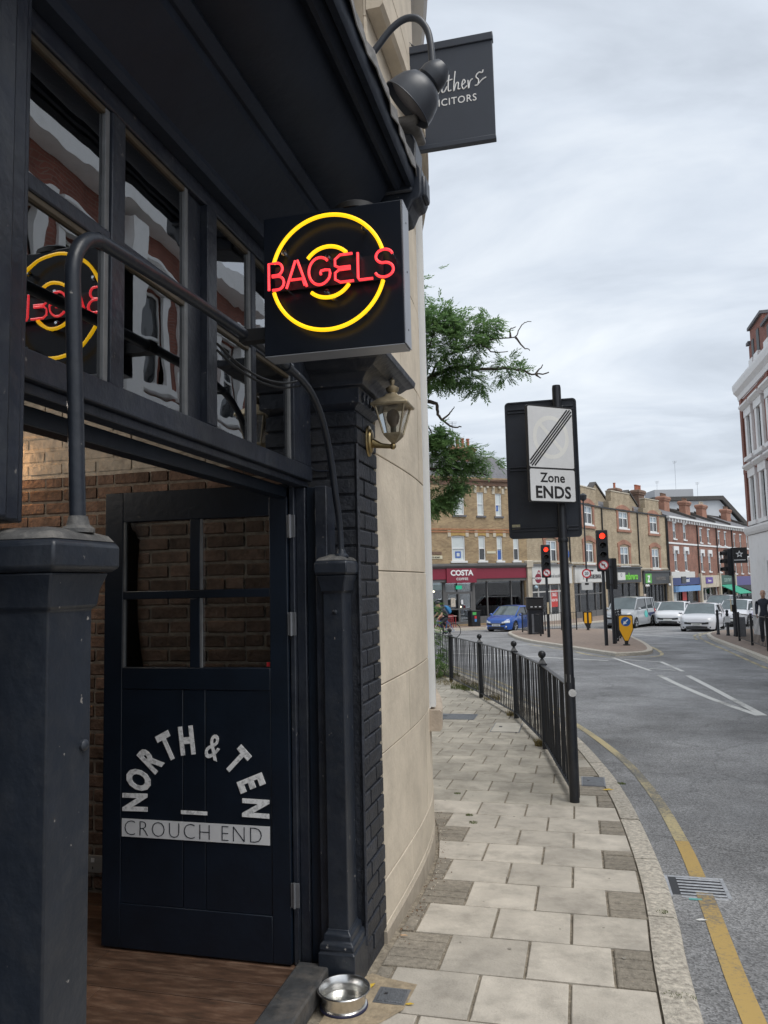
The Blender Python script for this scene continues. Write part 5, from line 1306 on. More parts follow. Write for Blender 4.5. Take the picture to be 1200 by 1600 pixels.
lp('lintel', MB().loft([[(u,-.003,2.51),(u,-.18,2.51),(u,-.30,2.66),(u,-.30,2.78),(u,-.003,2.84)] for u in (5.6,16.2)]), GREYSHOP, cs, smooth=0)
lp('under_fascia', MB().box(5.6,-.08,1.605,16.13,-.003,1.785), GREYSHOP, cs, smooth=0)
sp_ = lp('sign_panel', MB().box(9.66,-.22,1.54,11.97,-.141,2.508), BURGUNDY, cs, smooth=0)
lettering(cs, 'COSTA', 10.82, 2.04, .36, WHITE, -.228, 1.08, .035, .98); lettering(cs, 'COFFEE', 10.84, 1.72, .165, WHITE, -.228, 1.12, .012, 1.05)
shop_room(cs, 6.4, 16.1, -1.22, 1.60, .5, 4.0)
GL = PANE_SHOP
for (u0, u1, z0, z1, nm_) in ((6.4,9.55,-1.22,1.6,0),(11.95,16.1,-1.22,1.6,0)):
    lp('shop_glass', MB().box(u0,.22,-.75,u1,.23,1.6), GL, cs, smooth=0)
    lp('stall_riser', MB().box(u0,.15,-1.22,u1,.30,-.75), GREYSHOP, cs, smooth=0)
for u in (9.55,11.84,13.0,14.98,15.98,8.06,6.4): lp('mullion', MB().box(u,.14,-1.22,u+(.2 if u in (9.55,11.84) else .07),.30,1.6), GREYSHOP, cs, smooth=0)
dd = lp('shop_door', MB().box(9.75,.16,-1.30,9.9,.26,.95).box(11.69,.16,-1.30,11.84,.26,.95).box(9.9,.16,.80,11.69,.26,.95).box(10.72,.16,-1.3,10.86,.26,.80).box(9.9,.16,-1.3,10.72,.26,-1.05).box(10.86,.16,-1.3,11.69,.26,-1.05).box(9.9,.16,-.25,10.72,.26,-.17).box(10.86,.16,-.25,11.69,.26,-.17), GREYSHOP, cs, smooth=0)
lp('shop_glass', MB().box(9.75,.20,-1.2,11.84,.21,1.6), GL, cs, smooth=0)
lp('notice', MB().box(10.15,.185,-.05,10.5,.195,.55), mat('beige_notice', (.5,.45,.38), .6, var=.3, vscale=8), dd, smooth=0)
lp('notice', MB().box(10.95,.185,.1,11.1,.195,.4), WHITE, dd, smooth=0)
lp('exit_sign', MB().box(10.58,.15,1.12,11.02,.19,1.36), mat('green_exit_sign', (.02,.36,.20), .5, emit=(.02,.4,.22), estr=.5), cs, smooth=0)
lp('blind', MB().box(6.5,.24,1.10,9.53,.27,1.58), mat('mint_blind', (.50,.70,.60), .7), cs, smooth=0)
rng = random.Random(4)
for (u, z) in ((8.35,.98),(8.75,1.0),(9.25,1.0),(8.6,.62),(12.45,.95),(13.25,.98),(13.4,.62),(14.15,.62),(7.4,.9),(15.4,.9),(11.4,-.1),(12.6,.5)):
    lp('pendant_lamp', MB().ball((u,.5+rng.random(),z), .07, 8), SHOPBULB, cs)
lp('mirror_arch', MB().ring((15.0,1.0,.35), .75, .9, (1,0,0), (0,0,1), .05, n=24), CHARCOAL, cs)
lp('display_counter', MB().box(12.2,1.6,-1.2,15.8,2.2,-.2), mat('warm_wood_counter', (.22,.13,.08), .6, var=.3, vscale=3), cs, smooth=0)
np_ = lp('street_name_sign', MB().box(8.17,-.03,3.16,9.48,-.003,3.38), mat('cream_name_plate', (.60,.56,.42), .5), cs, smooth=0)
lettering(cs, 'PALACE ROAD', 8.82, 3.215, .11, BLACKPRINT, -.036, .9, 0)
lp('street_name_sign', MB().box(8.28,-.03,3.46,9.43,-.003,3.64), mat('dark_name_plate', (.16,.10,.07), .6, var=.3, vscale=10), cs, smooth=0)
lp('street_name_sign', MB().box(13.0,-.03,3.50,13.72,-.003,3.66), mat('cream_name_plate'), cs, smooth=0)
BLUEP = mat('blue_poster', (.045,.12,.40), .5)
for (u0, u1, z0, z1) in ((10.55,10.98,3.22,3.66),(13.9,14.12,6.45,6.85)):
    lp('poster', MB().box(u0,.085,z0,u1,.09,z1), BLUEP, cs, smooth=0); lp('poster', MB().box(u0+.1,.080,z0+.1,u1-.1,.0845,z1-.1), BLIND, cs, smooth=0)
lp('poster', MB().box(13.92,.075,3.08,14.2,.08,3.72), BLUEP, cs, smooth=0)
lp('stone_pier', MB().rects(16.17,-.25,16.52,.0,[(-1.6,0),(2.5,0),(2.52,.08),(2.95,.10),(3.0,.02)]), STUCCO, cs, smooth=0)
dsc = lp('round_sign', MB().disc((16.75,-.62,1.72), .33, (.77,.0,0), (0,0,1), .06, 24), BURGUNDY, cs, smooth=0)
lp('sign_arm', MB().tube([(16.52,-.1,1.75),(16.6,-.58,1.75)], .025, 6), BLACKTRIM, cs)
lettering(cs, 'COSTA', 16.75, 1.66, .13, WHITE, -.69, 1.0, .03)

# ---------------- four gabled brick shops
def gable_shop(name, label, a, b, win1, win2, fasz, brick, chim, gab, fascia_m):
    L_ = flen(a, b); t = facade_thing(name, label, a, b)
    sz0 = gz((a[1]+b[1])/2)-.02
    ops = [win1, win2, (.45, L_-.35, sz0, fasz[0]-.05)]
    wl = openwall(t, 'wall', 0, L_-.01, sz0-.2, 7.72, ops, brick, depth=8)
    for w_ in (win2, win1):
        u0, u1, z0, z1 = w_
        w = sash(t, *w_, kind='casement', fw=.11, sill=True)
        for s0, s1 in ((u0-.42,u0-.01),(u1+.01,u1+.42)): lp('brick_dressing', MB().box(s0,-.05,z0-.15,s1,-.003,z1), BR_ORANGE, w, smooth=0)
        hw_ = (u1-u0)/2+.5; n = 8
        up_ = [(-hw_+2*hw_*i/n, .18+.34*math.sin(math.pi*i/n)+.12) for i in range(n+1)]; dn_ = [(hw_-2*hw_*i/n, .0+.26*math.sin(math.pi*i/n)-.02) for i in range(n+1)]
        lp('arch', MB().prism(up_+dn_, ((u0+u1)/2,-.07,z1-.02), (1,0,0), (0,0,1), (0,1,0), .066), BR_ORANGE, w, smooth=0)
        lp('sill_band', MB().box(u0-.5,-.12,z0-.34,u1+.5,-.004,z0-.14), BR_ORANGE, w, smooth=0)
    lp('string_course', MB().box(0,-.06,fasz[1]+.25,L_-.02,-.003,fasz[1]+.4), STUCCO, t, smooth=0)
    g0, g1, gt = gab
    lp('rear_gable', MB().prism([(g0-.9,7.9),(g1+.9,7.9),((g0+g1)/2-.3,gt+1.0)], (0,2.2,0), (1,0,0), (0,0,1), (0,1,0), .4), brick, t, smooth=0)
    for s0_, s1_ in ((g0-1.1,(g0+g1)/2-.3),(g1+1.1,(g0+g1)/2-.3)): lp('gable_coping', MB().loft([[(s0_,2.1,7.9),(s0_,2.7,7.9),(s0_,2.7,8.06),(s0_,2.1,8.06)],[(s1_,2.1,gt+1.05),(s1_,2.7,gt+1.05),(s1_,2.7,gt+1.21),(s1_,2.1,gt+1.21)]]), ROOFEDGE, t, smooth=0)
    lp('gable', MB().prism([(g0,7.70),(g1,7.70),(g1,gt-.9),(g1-.55,gt-.85),(g1-.55,gt),(g0+.55,gt),(g0+.55,gt-.85),(g0,gt-.9)], (0,-.02,0), (1,0,0), (0,0,1), (0,1,0), .5), brick, t, smooth=0)
    lp('coping', MB().box(g0+.48,-.07,gt+.002,g1-.48,.5,gt+.09), STUCCO, t, smooth=0)
    rf = roofslab(t, 0, L_, [(.5,7.72),(.45,7.80),(4.2,9.75),(7.9,7.75),(7.9,7.70)])
    lp('gutter', MB().box(0,-.10,7.62,L_,.02,7.74), BLACKTRIM, t, smooth=0)
    lp('party_parapet', MB().loft([[(u,.3,7.8),(u,.3,8.15),(u,4.2,10.1),(u,4.2,9.7)] for u in (L_-.36,L_-.02)]), BR_CHIM, t, smooth=0)
    lp('drain_pipe', MB().tube([(L_-.2,-.08,7.6),(L_-.2,-.08,fasz[1]+.3)], .06, 6), BLACKTRIM, t)
    for (u0, u1, y0, z0, z1, n) in chim: chimney(t, u0, u1, y0, z0, z1, n)
    fa = lp('fascia', MB().box(.35,-.16,fasz[0],L_-.25,-.003,fasz[1]), fascia_m, t, smooth=0)
    lp('fascia_cornice', MB().box(.3,-.28,fasz[1]+.004,L_-.2,-.003,fasz[1]+.14), CHARCOAL if fascia_m != PALEFASCIA else GREYSHOP, t, smooth=0)
    return t, L_, sz0, fa
def shopfront(t, u0, u1, z0, z1, cuts, fm, transom=None, room=True, riser=.5):
    if room: shop_room(t, u0, u1, z0, z1, .45, 3.0)
    lp('shop_glass', MB().box(u0,.2,z0+riser,u1,.21,z1), PANE_SHOP, t, smooth=0)
    lp('stall_riser', MB().box(u0,.14,z0,u1,.28,z0+riser), fm, t, smooth=0)
    for c, w in [(u0,.12),(u1-.12,.12)]+[(c, .09) for c in cuts]: lp('mullion', MB().box(c,.12,z0,c+w,.28,z1), fm, t, smooth=0)
    rs = random.Random(int(u1*1000)+len(cuts))
    for k in range(7):
        ua = rs.uniform(u0+.2, u1-.9); w = rs.uniform(.25, .8); za = rs.choice([z0+riser, z0+riser+.25, z0+riser+.6]); h = rs.uniform(.25, .95)
        cn = rs.choice(['display_cream','display_red','display_blue','display_grey','display_tan','display_white'])
        lp('display_item', MB().box(ua,.55+k*.28,za,ua+w,.65+k*.28,min(za+h, z1-.1)), mat(cn, {'display_cream':(.5,.45,.36),'display_red':(.36,.07,.06),'display_blue':(.10,.18,.36),'display_grey':(.3,.3,.31),'display_tan':(.30,.20,.12),'display_white':(.6,.6,.6)}[cn], .7, var=.3, vscale=3), t, smooth=0)
    for k in range(3): lp('ceiling_lamp', MB().ball((u0+(u1-u0)*(k+.7)/3.4, 1.0+k*.4, z1-.25), .06, 8), SHOPBULB, t)
    if transom: lp('transom', MB().box(u0+.12,.13,transom,u1-.12,.27,transom+.09), fm, t, smooth=0)

a, b = (-3.286,55.026), (-.351,61.447)
t, L_, sz0, fa = gable_shop('bakery_building', 'buff brick gabled shop with pale bakery fascia beside the coffee shop', a, b, (2.9,4.7,2.75,4.52), (2.9,4.8,6.05,7.55), (1.30,2.62), BR_BUFF, [], (1.0,6.0,8.9), PALEFASCIA)
shopfront(t, .5, L_-.4, sz0, 1.25, (1.7,3.6,5.0), PALEFASCIA, .7)
lettering(t, 'the local social', 3.6, 1.78, .26, mat('grey_letters', (.30,.30,.30), .6), -.175, 1.0, 0)
lp('logo', MB().ring((1.35,-.172,1.98), .22, .33, (.75,0,0), (0,0,1), -.01, n=20), mat('maroon_logo', (.30,.04,.07), .5), t, smooth=0)
rp = lp('red_poster', MB().box(3.75,.16,-.42,4.85,.19,.85), mat('red_poster', (.50,.045,.04), .5, var=.1, vscale=3), t, smooth=0)
lp('poster_lettering', text_mb('SALE', .36, (4.3,.155,.38), (1,0,0), (0,0,1), .006, .9, .02), WHITE, t, smooth=0)
lp('poster_lettering', text_mb('NOW ON', .30, (4.3,.155,-.02), (1,0,0), (0,0,1), .006, .7, .01), WHITE, t, smooth=0)
lp('security_light', MB().ball((.75,-.2,1.1), .14, 8), mat('pale_blue_lamp', (.4,.55,.65), .4), t)
lp('blue_plaque', MB().disc((6.35,-.03,3.55), .36, (1,0,0), (0,0,1), .03, 20), BLUEP, t, smooth=0)
a, b = b, (2.367,68.33)
t, L_, sz0, fa = gable_shop('dentist_building', 'buff brick gabled shop with white dentist fascia left of the green sign', a, b, (2.97,4.96,2.88,4.52), (2.99,5.08,6.07,7.60), (1.31,2.55), BR_BUFF, [(5.9,7.2,2.2,8.6,10.7,3)], (1.5,6.6,9.1), PALEFASCIA)
shopfront(t, .5, L_-.4, sz0, 1.25, (1.9,3.6,5.4), GREYSHOP, .35)
lettering(t, 'TREEHOUSE DENTAL', 4.3, 1.62, .34, mat('dark_grey_letters', (.06,.06,.065), .6), -.175, .82, .015, .95)
lettering(t, 'DENTIST', 3.9, 2.2, .14, mat('dark_grey_letters'), -.175, 1.1, .0)
lp('projecting_sign', MB().box(.55,-.8,1.55,1.25,-.70,2.3), PALEFASCIA, t, smooth=0); lp('logo', MB().ring((.9,-.805,1.92), .14, .2, (1,0,0), (0,0,1), -.012, n=16), BLACKPRINT, t, smooth=0)
aerial(t, 1.6, 2.5, 8.8, 2.6)
a, b = b, (5.82,75.397)
t, L_, sz0, fa = gable_shop('restaurant_building', 'buff brick gabled shop with charcoal fascia and lime green lettering', a, b, (3.42,5.36,2.66,4.40), (3.44,5.56,6.06,7.55), (1.18,2.46), BR_BUFF, [(6.9,7.75,1.5,8.5,10.1,1)], (1.5,6.6,9.25), CHARCOAL)
shopfront(t, .5, L_-.4, sz0, 1.13, (1.4,4.1,5.5), CHARCOAL)
lettering(t, 'zambrero', 4.95, 1.46, .60, LIME, -.18, 1.16, .03, .95)
lp('projecting_sign', MB().box(1.0,-.75,1.42,2.55,-.66,2.08), PALEFASCIA, t, smooth=0); lp('logo', MB().ring((1.7,-.752,1.85), .09, .17, (1,0,0), (0,0,1), -.012, n=14), GREYMETAL, t, smooth=0)
for u in (1.9,2.6,3.3): lp('pendant_lamp', MB().lathe([(.03,.3),(.16,.0),(.15,.0)], (u,1.0,.1), 10), mat('pale_green_lamp', (.5,.75,.5), .5), t)
for u in (3.4,3.9): lp('pendant_lamp', MB().ball((u,.8,.75), .08, 8), SHOPBULB, t)
a, b = b, (9.006,81.88)
t, L_, sz0, fa = gable_shop('wine_bar_building', 'buff brick gabled shop with charcoal front and square green logo', a, b, (2.95,4.85,2.45,4.34), (2.86,4.84,5.95,7.50), (.95,2.10), BR_BUFF, [(5.6,7.1,2.0,8.5,10.5,4)], (1.4,6.0,9.1), CHARCOAL)
shopfront(t, .5, L_-.4, sz0, .9, (1.5,2.4,3.0,4.0,5.0,5.8), CHARCOAL, None, True, .8)
lp('logo_panel', MB().box(.7,-.19,1.05,2.2,-.161,1.95), mat('green_logo', (.10,.36,.06), .5), t, smooth=0)
lettering(t, 'Z', 1.45, 1.18, .58, WHITE, -.2, 1.0, .05)
lettering(t, 'PARKWOOD', 4.6, 1.30, .34, mat('dim_grey_letters', (.20,.19,.18), .6), -.18, .9, .01)
for u in (.5,.95,6.5): lp('globe_lamp', MB().ball((u,-.3,.82), .13, 8), WHITE, t)
lp('menu_board', MB().box(.8,.10,-.8,1.35,.115,.05), mat('pale_menu', (.55,.47,.42), .6), t, smooth=0)

# ---------------- red brick terrace running away to the right
def red_shop(name, label, a, b, w2, w1, fasz, fm, letters, lm, eave=7.55, extra=None):
    L_ = flen(a, b); t = facade_thing(name, label, a, b); sz0 = gz((a[1]+b[1])/2)-.02
    ops = w2+w1+[(.4, L_-.3, sz0, fasz[0]-.02)]
    openwall(t, 'wall', 0, L_-.01, sz0-.2, eave, ops, BR_RED, depth=8)
    for o in w2:
        w = sash(t, *o, fw=.09); lp('lintel', MB().box(o[0]-.12,-.05,o[3]+.003,o[1]+.12,-.002,o[3]+.14), WHITEPAINT, w, smooth=0)
    for o in w1:
        w = sash(t, *o, fw=.09)
        lp('hood', MB().box(o[0]-.32,-.14,o[3]+.003,o[1]+.32,-.002,o[3]+.42).box(o[0]-.32,-.14,o[3]-.35,o[0]-.06,-.003,o[3]).box(o[1]+.06,-.14,o[3]-.35,o[1]+.32,-.003,o[3]), WHITEPAINT, w, smooth=0)
    lp('string_course', MB().box(0,-.06,4.95,L_-.02,-.002,5.12), WHITEPAINT, t, smooth=0)
    lp('cornice', MB().box(0,-.38,eave+.004,L_-.015,.3,eave+.2), WHITEPAINT, t, smooth=0)
    n = int(L_/.9)
    for k in range(n): lp('bracket', MB().box(.3+k*L_/n,-.3,eave-.32,.5+k*L_/n,-.003,eave), WHITEPAINT, t, smooth=0)
    roofslab(t, 0, L_, [(-.2,eave+.21),(4.2,9.6),(8.0,eave+.1)])
    lp('roof_verge', MB().loft([[(u,-.1,eave+.3),(u,-.1,eave+.55),(u,4.2,9.95),(u,4.2,9.6)] for u in (L_-.36,L_-.02)]), ROOFEDGE, t, smooth=0)
    lp('ridge', MB().box(0,4.05,9.5,L_-.01,4.35,9.72), ROOFEDGE, t, smooth=0)
    chimney(t, L_-2.3, L_-.5, 2.6, 8.6, 10.6, 4 if L_ > 8 else 3, BR_ORANGE, STUCCO if L_ < 7 else BR_CHIM, .4)
    fa = lp('fascia', MB().box(.3,-.16,fasz[0],L_-.2,-.003,fasz[1]), fm, t, smooth=0)
    if letters: lettering(t, letters, L_*.5, fasz[0]+.3, .42, lm, -.18, .95, .01)
    shopfront(t, .4, L_-.3, sz0, fasz[0]-.03, (L_*.36,L_*.62), PALEFASCIA if fm in (PALEFASCIA, STUCCO) else CHARCOAL)
    lp('drain_pipe', MB().tube([(.05,-.1,eave-.1),(.05,-.1,1.6)], .07, 6), BLACKTRIM, t)
    lp('pier', MB().box(-.2,-.3,sz0,.25,.0,fasz[1]+.25), STUCCO, t, smooth=0)
    return t, L_, sz0
W_ = lambda us, z0, z1: [(u, u+w, z0, z1) for u, w in us]
a, b = (9.006,81.88), (13.171,91.193)
t, L_, sz0 = red_shop('optician_building', 'red brick terrace shop with navy fascia over a pale blue awning box', a, b, W_(((2.1,.92),(5.5,.95)),5.5,7.12), W_(((2.05,.95),(5.45,.98)),2.2,4.3), (.72,1.46), mat('navy_fascia', (.03,.05,.16), .5), 'Operand', WHITE)
lp('panel', MB().box(.6,-.12,1.48,8.4,-.003,2.1), PALEFASCIA, t, smooth=0); lp('awning_box', MB().box(.5,-.45,.05,9.0,-.17,.62), mat('light_blue_awning', (.16,.33,.60), .6), t, smooth=0)
lp('projecting_sign', MB().box(.3,-1.2,.9,1.6,-1.1,1.6), CHARCOAL, t, smooth=0)
lp('poster', MB().box(4.4,.1,-.9,5.8,.12,.0), mat('red_poster'), t, smooth=0); lp('poster', MB().box(1.2,.1,-1.0,2.4,.12,-.1), BLIND, t, smooth=0)
a, b = b, (16.308,98.18)
t, L_, sz0 = red_shop('boutique_building', 'red brick terrace shop with cream fascia and small purple panel', a, b, W_(((1.2,.85),(4.2,.85)),5.35,6.9), W_(((1.1,.9),(4.1,.95)),2.1,4.15), (.30,1.65), STUCCO, None, WHITE)
lp('sign_panel', MB().box(1.9,-.22,.75,4.6,-.161,1.45), mat('purple_sign', (.10,.05,.28), .5), t, smooth=0); lettering(t, 'Davisons', 3.25, .95, .26, WHITE, -.235, .95, .01)
a, b = b, (19.066,104.04)
t, L_, sz0 = red_shop('takeaway_building', 'red brick terrace shop with dark green fascia and green awning', a, b, W_(((.9,.75),(3.5,.75)),5.2,6.85), W_(((.8,.85),(3.4,.85)),2.0,4.0), (.55,1.65), mat('dark_green_fascia', (.035,.09,.07), .5), 'SUSHI TRAY', mat('pale_green_letters', (.35,.45,.42), .6))
lp('awning', MB().prism([(-.1,.50),(-.1,.40),(-2.2,-.62),(-2.25,-.55)], (.4,0,0), (0,1,0), (0,0,1), (1,0,0), 5.4), mat('green_awning', (.03,.30,.19), .7), t, smooth=0)
a, b = b, (23.5,112.8)
t, L_, sz0 = red_shop('cafe_building', 'red brick terrace shop with violet fascia and black awning, farthest right', a, b, W_(((1.0,.6),(3.5,.65),(6.4,.65)),5.05,6.75), W_(((.9,.65),(3.4,.65),(6.3,.65)),1.8,3.9), (.2,1.45), mat('violet_fascia', (.10,.09,.24), .5), None, WHITE)
lp('awning', MB().prism([(-.1,.35),(-.1,.25),(-2.6,-.75),(-2.65,-.65)], (.5,0,0), (0,1,0), (0,0,1), (1,0,0), 7.5), mat('black_awning', (.02,.02,.024), .8), t, smooth=0)
# modern block far behind the terrace
mbk = thing('modern_block', 'pale modern block with flat roof rising far behind the red terrace', 'building', (16.1, 133.3, -2), R(14))
lp('wall', MB().prism([(-3,0),(11,0),(11,11.5),(7.5,15.9),(-3,15.9)], (0,0,0), (1,0,0), (0,0,1), (0,1,0), 14), mat('pale_render', (.58,.60,.62), .8, var=.08, vscale=.5), mbk, smooth=0)
lp('roof', MB().prism([(-3.6,15.95),(7.7,15.95),(11.4,11.6),(11.8,11.9),(7.9,16.6),(-3.6,16.6)], (0,-.6,0), (1,0,0), (0,0,1), (0,1,0), 15.2), ROOFEDGE, mbk, smooth=0)
for k in range(4): lp('window', MB().box(8.0+k*.75,-.06,9.0,8.6+k*.75,-.003,11.4 if k > 1 else 13.0), GLASSBLUE, mbk, smooth=0)
lp('plant_room', MB().box(-2,3,16.61,4.5,8,18.2), mat('grey_cladding', (.42,.43,.45), .7), mbk, smooth=0)
aerial(mbk, 2.0, 4, 18.2, 5.0); aerial(mbk, 4.8, 2, 16.6, 2.6); aerial(mbk, -1.2, 4, 18.2, 1.6)

# ================================================================== RIGHT-HAND SIDE OF THE STREET
def stucco_window(t, u0, u1, z0, z1, hood=True):
    w = sash(t, u0, u1, z0, z1, y=.08, fw=.08, upper=GLASSDARK, lower=GLASSDARK, sill=False)
    for s0, s1 in ((u0-.34,u0),(u1,u1+.34)): lp('surround', MB().box(s0,-.10,z0-.05,s1,.05,z1+.02), WHITESTONE, w, smooth=0)
    lp('surround', MB().box(u0-.36,-.13,z1+.023,u1+.36,.05,z1+.35), WHITESTONE, w, smooth=0)
    lp('hood', MB().loft([[(u,.0,z1+.353),(u,-.16,z1+.353),(u,-.30,z1+.47),(u,-.30,z1+.55),(u,.0,z1+.60)] for u in (u0-.48,u1+.48)]), WHITESTONE, w, smooth=0)
    lp('sill', MB().box(u0-.42,-.22,z0-.22,u1+.42,.08,z0-.055), WHITESTONE, w, smooth=0)
    return w
XR = 7.45
bk = facade_thing('corner_bank_building', 'tall red brick and white stone corner building with stepped gable on the right', (XR,36.5), (XR,22.5))
us = [1.35,3.2,5.1,7.2,9.1,11.0,12.7]
ops = [(u, u+.62, 6.7, 8.35) for u in us]+[(u, u+.62, 3.95, 5.75) for u in us]
openwall(bk, 'wall', 0, 13.99, 3.35, 9.35, ops, BR_DARKRED, depth=9)
for o in ops: stucco_window(bk, *o[:4])
gops = [(3.5,4.5,-1.0,2.2),(6.2,7.2,-1.0,2.2),(9,10,-1.0,2.2),(11.6,12.6,-1.0,2.2)]
openwall(bk, 'ground_floor', -.05, 14.0, -1.3, 3.34, gops, WHITESTONE, y=-.06, depth=9, reveal=.3)
for (u0, u1, z0, z1) in gops:
    w = lp('arched_window', MB().box(u0,.12,z0,u1,.16,z1), GLASSDARK, bk, smooth=0)
    lp('arch', MB().ring(((u0+u1)/2,-.061,z1), .5, .78, (1,0,0), (0,0,1), -.10, 0, 180, 16), WHITESTONE, w, smooth=0)
    lp('arch_filling', MB().prism([(.5*math.cos(R(k*15)), .5*math.sin(R(k*15))) for k in range(13)], ((u0+u1)/2,-.075,z1), (1,0,0), (0,0,1), (0,1,0), .012), GLASSDARK, w, smooth=0)
    for s0, s1 in ((u0-.28,u0),(u1,u1+.28)): lp('pilaster', MB().box(s0,-.15,z0,s1,-.063,z1), WHITESTONE, w, smooth=0)
    lp('glazing_bar', MB().box(u0,.08,z1-.06,u1,.119,z1+.02), WHITEPAINT, w, smooth=0)
lp('cornice', MB().loft([[(u,.0,3.36),(u,-.12,3.36),(u,-.18,3.46),(u,-.22,3.60),(u,-.22,3.68),(u,.0,3.75)] for u in (-.1,14.0)]), WHITESTONE, bk, smooth=0)
lp('string_course', MB().box(-.02,-.08,6.05,13.99,-.002,6.25), BR_DARKRED, bk, smooth=0)
lp('cornice', MB().loft([[(u,.0,9.36),(u,-.08,9.36),(u,-.12,9.55),(u,-.26,9.72),(u,-.30,9.95),(u,-.30,10.05),(u,.0,10.15)] for u in (-.12,14.0)]), WHITESTONE, bk, smooth=0)
for p in (0.0, 4.75, 9.4): lp('brick_pilaster', MB().box(p,-.07,3.76,p+.42,-.001,9.35), BR_DARKRED, bk, smooth=0)
gp = [(2.0,10.1),(6.4,10.1),(6.4,11.25),(4.55,11.25),(4.55,11.8),(2.35,11.8),(2.35,11.25),(2.0,11.2)]
gbl = lp('gable', MB().prism(gp, (0,.05,0), (1,0,0), (0,0,1), (0,1,0), .5), BR_DARKRED, bk, smooth=0)
for (u0, u1, z0, z1) in ((2.6,2.95,10.5,11.3),(3.5,3.9,10.5,11.45),(5.2,5.6,10.5,11.1)):
    lp('window', MB().box(u0,.02,z0,u1,.049,z1), CHARCOAL, gbl, smooth=0); lp('sill', MB().box(u0-.15,-.1,z0-.22,u1+.15,.048,z0-.003), WHITESTONE, gbl, smooth=0)
for s0, s1, z in ((1.95,2.35,11.26),(2.3,4.6,11.805),(4.56,6.45,11.255)): lp('coping', MB().box(s0,-.05,z,s1,.6,z+.12), SLATE, gbl, smooth=0)
roofslab(bk, 0, 14, [(.6,10.1),(4.6,11.4),(8.9,10.0)])
# terrace continuing towards the camera (seen only as reflections in the pub windows)
tb = facade_thing('red_terrace_building', 'red brick terrace with white stone windows opposite the pub, mirrored in its panes', (XR,22.4), (XR,2.4))
us = [1.2,3.4,5.6,8.2,10.4,12.6,15.0,17.2]
ops = [(u, u+1.1, 6.6, 8.9) for u in us]+[(u, u+1.1, 3.5, 5.6) for u in us]+[(.8,19.2,-.5,2.4)]
openwall(tb, 'wall', 0, 20, -.8, 10.2, ops, BR_DARKRED, depth=8)
for o in ops[:-1]: stucco_window(tb, *o[:4])
lp('bay_pier', MB().box(7.1,-.5,3.1,7.75,-.003,10.0), WHITESTONE, tb, smooth=0); lp('bay_pier', MB().box(14.0,-.5,3.1,14.7,-.003,10.0), WHITESTONE, tb, smooth=0)
lp('cornice', MB().box(0,-.6,10.2,20,.3,10.8), WHITESTONE, tb, smooth=0); lp('string_course', MB().box(0,-.25,2.45,20,-.003,3.0), WHITESTONE, tb, smooth=0)
lp('string_course', MB().box(0,-.12,6.1,20,-.003,6.3), WHITESTONE, tb, smooth=0)
roofslab(tb, 0, 20, [(.3,10.8),(4,13.4),(8,10.4)])
lp('shop_glass', MB().box(.8,.25,-.2,19.2,.27,2.4), GLASSDARK, tb, smooth=0); lp('stall_riser', MB().box(.8,.2,-.75,19.2,.3,-.2), CHARCOAL, tb, smooth=0)
for k in range(9): lp('mullion', MB().box(.8+k*2.28,.1,-.75,1.0+k*2.28,.3,2.4), WHITESTONE, tb, smooth=0)
# star board projecting at the far corner (faces the camera)
ss = thing('star_board', 'black projecting board with white star by the right-hand corner building', 'sign', (7.17, 37.5, 2.18))
part('board', MB().box(-.34,-.05,0,.33,.05,.70), BLACKTRIM, ss, bevel=.01)
st_ = [( (.17 if k % 2 == 0 else .075)*math.sin(k*math.pi/5), (.17 if k % 2 == 0 else .075)*math.cos(k*math.pi/5)) for k in range(10)]
si_ = [(x*.5, y*.5) for x, y in st_]
part('star', MB().loft([[(x,-.058,.40+z) for x, z in st_],[(x,-.058,.40+z) for x, z in si_],[(x,-.0505,.40+z) for x, z in si_],[(x,-.0505,.40+z) for x, z in st_]], cap=False), WHITE, ss, smooth=0)
part('underline', MB().box(-.24,-.056,.12,.24,-.0505,.15), WHITE, ss, smooth=0)
part('bracket', MB().box(.331,-.02,.3,.40,.02,.4), BLACKTRIM, ss)

# ================================================================== TRAFFIC LIGHTS, BOLLARDS, RAILINGS, CABINET
REDLAMP = mat('red_signal_lens', (.9,.05,.02), .4, emit=(1,.035,.015), estr=1.6)
DEADLENS = mat('unlit_signal_lens', (.012,.013,.014), .25)
REDRING = mat('red_sign_ring', (.52,.03,.04), .5)
def iz(y, h=.11): return gz(y)-.1+h
def sign_disc(parent, c, r, arrow=True):
    "no-left-turn disc facing -y in the local frame"
    x, y, z = c
    s = part('turn_sign', MB().ring((x,y,z), r*.78, r, (1,0,0), (0,0,1), .012, n=28), REDRING, parent, smooth=0)
    part('sign_face', MB().disc((x,y,z), r*.785, (1,0,0), (0,0,1), .010, 24), WHITE, s, smooth=0)
    if arrow:
        a = [(.12,-.5),(.28,-.5),(.28,.18),(-.1,.18),(-.1,.36),(-.5,.1),(-.1,-.16),(-.1,.02),(.12,.02)]
        part('arrow', MB().prism([(p[0]*r, p[1]*r) for p in a], (x,y-.0135,z), (1,0,0), (0,0,1), (0,1,0), .002), BLACKPRINT, s, smooth=0)
        k = .707*r*.8
        part('slash', MB().prism([(-k-.04*r,k-.04*r),(-k+.08*r,k+.08*r),(k+.04*r,-k+.04*r),(k-.08*r,-k-.08*r)], (x,y-.016,z), (1,0,0), (0,0,1), (0,1,0), .002), REDRING, s, smooth=0)
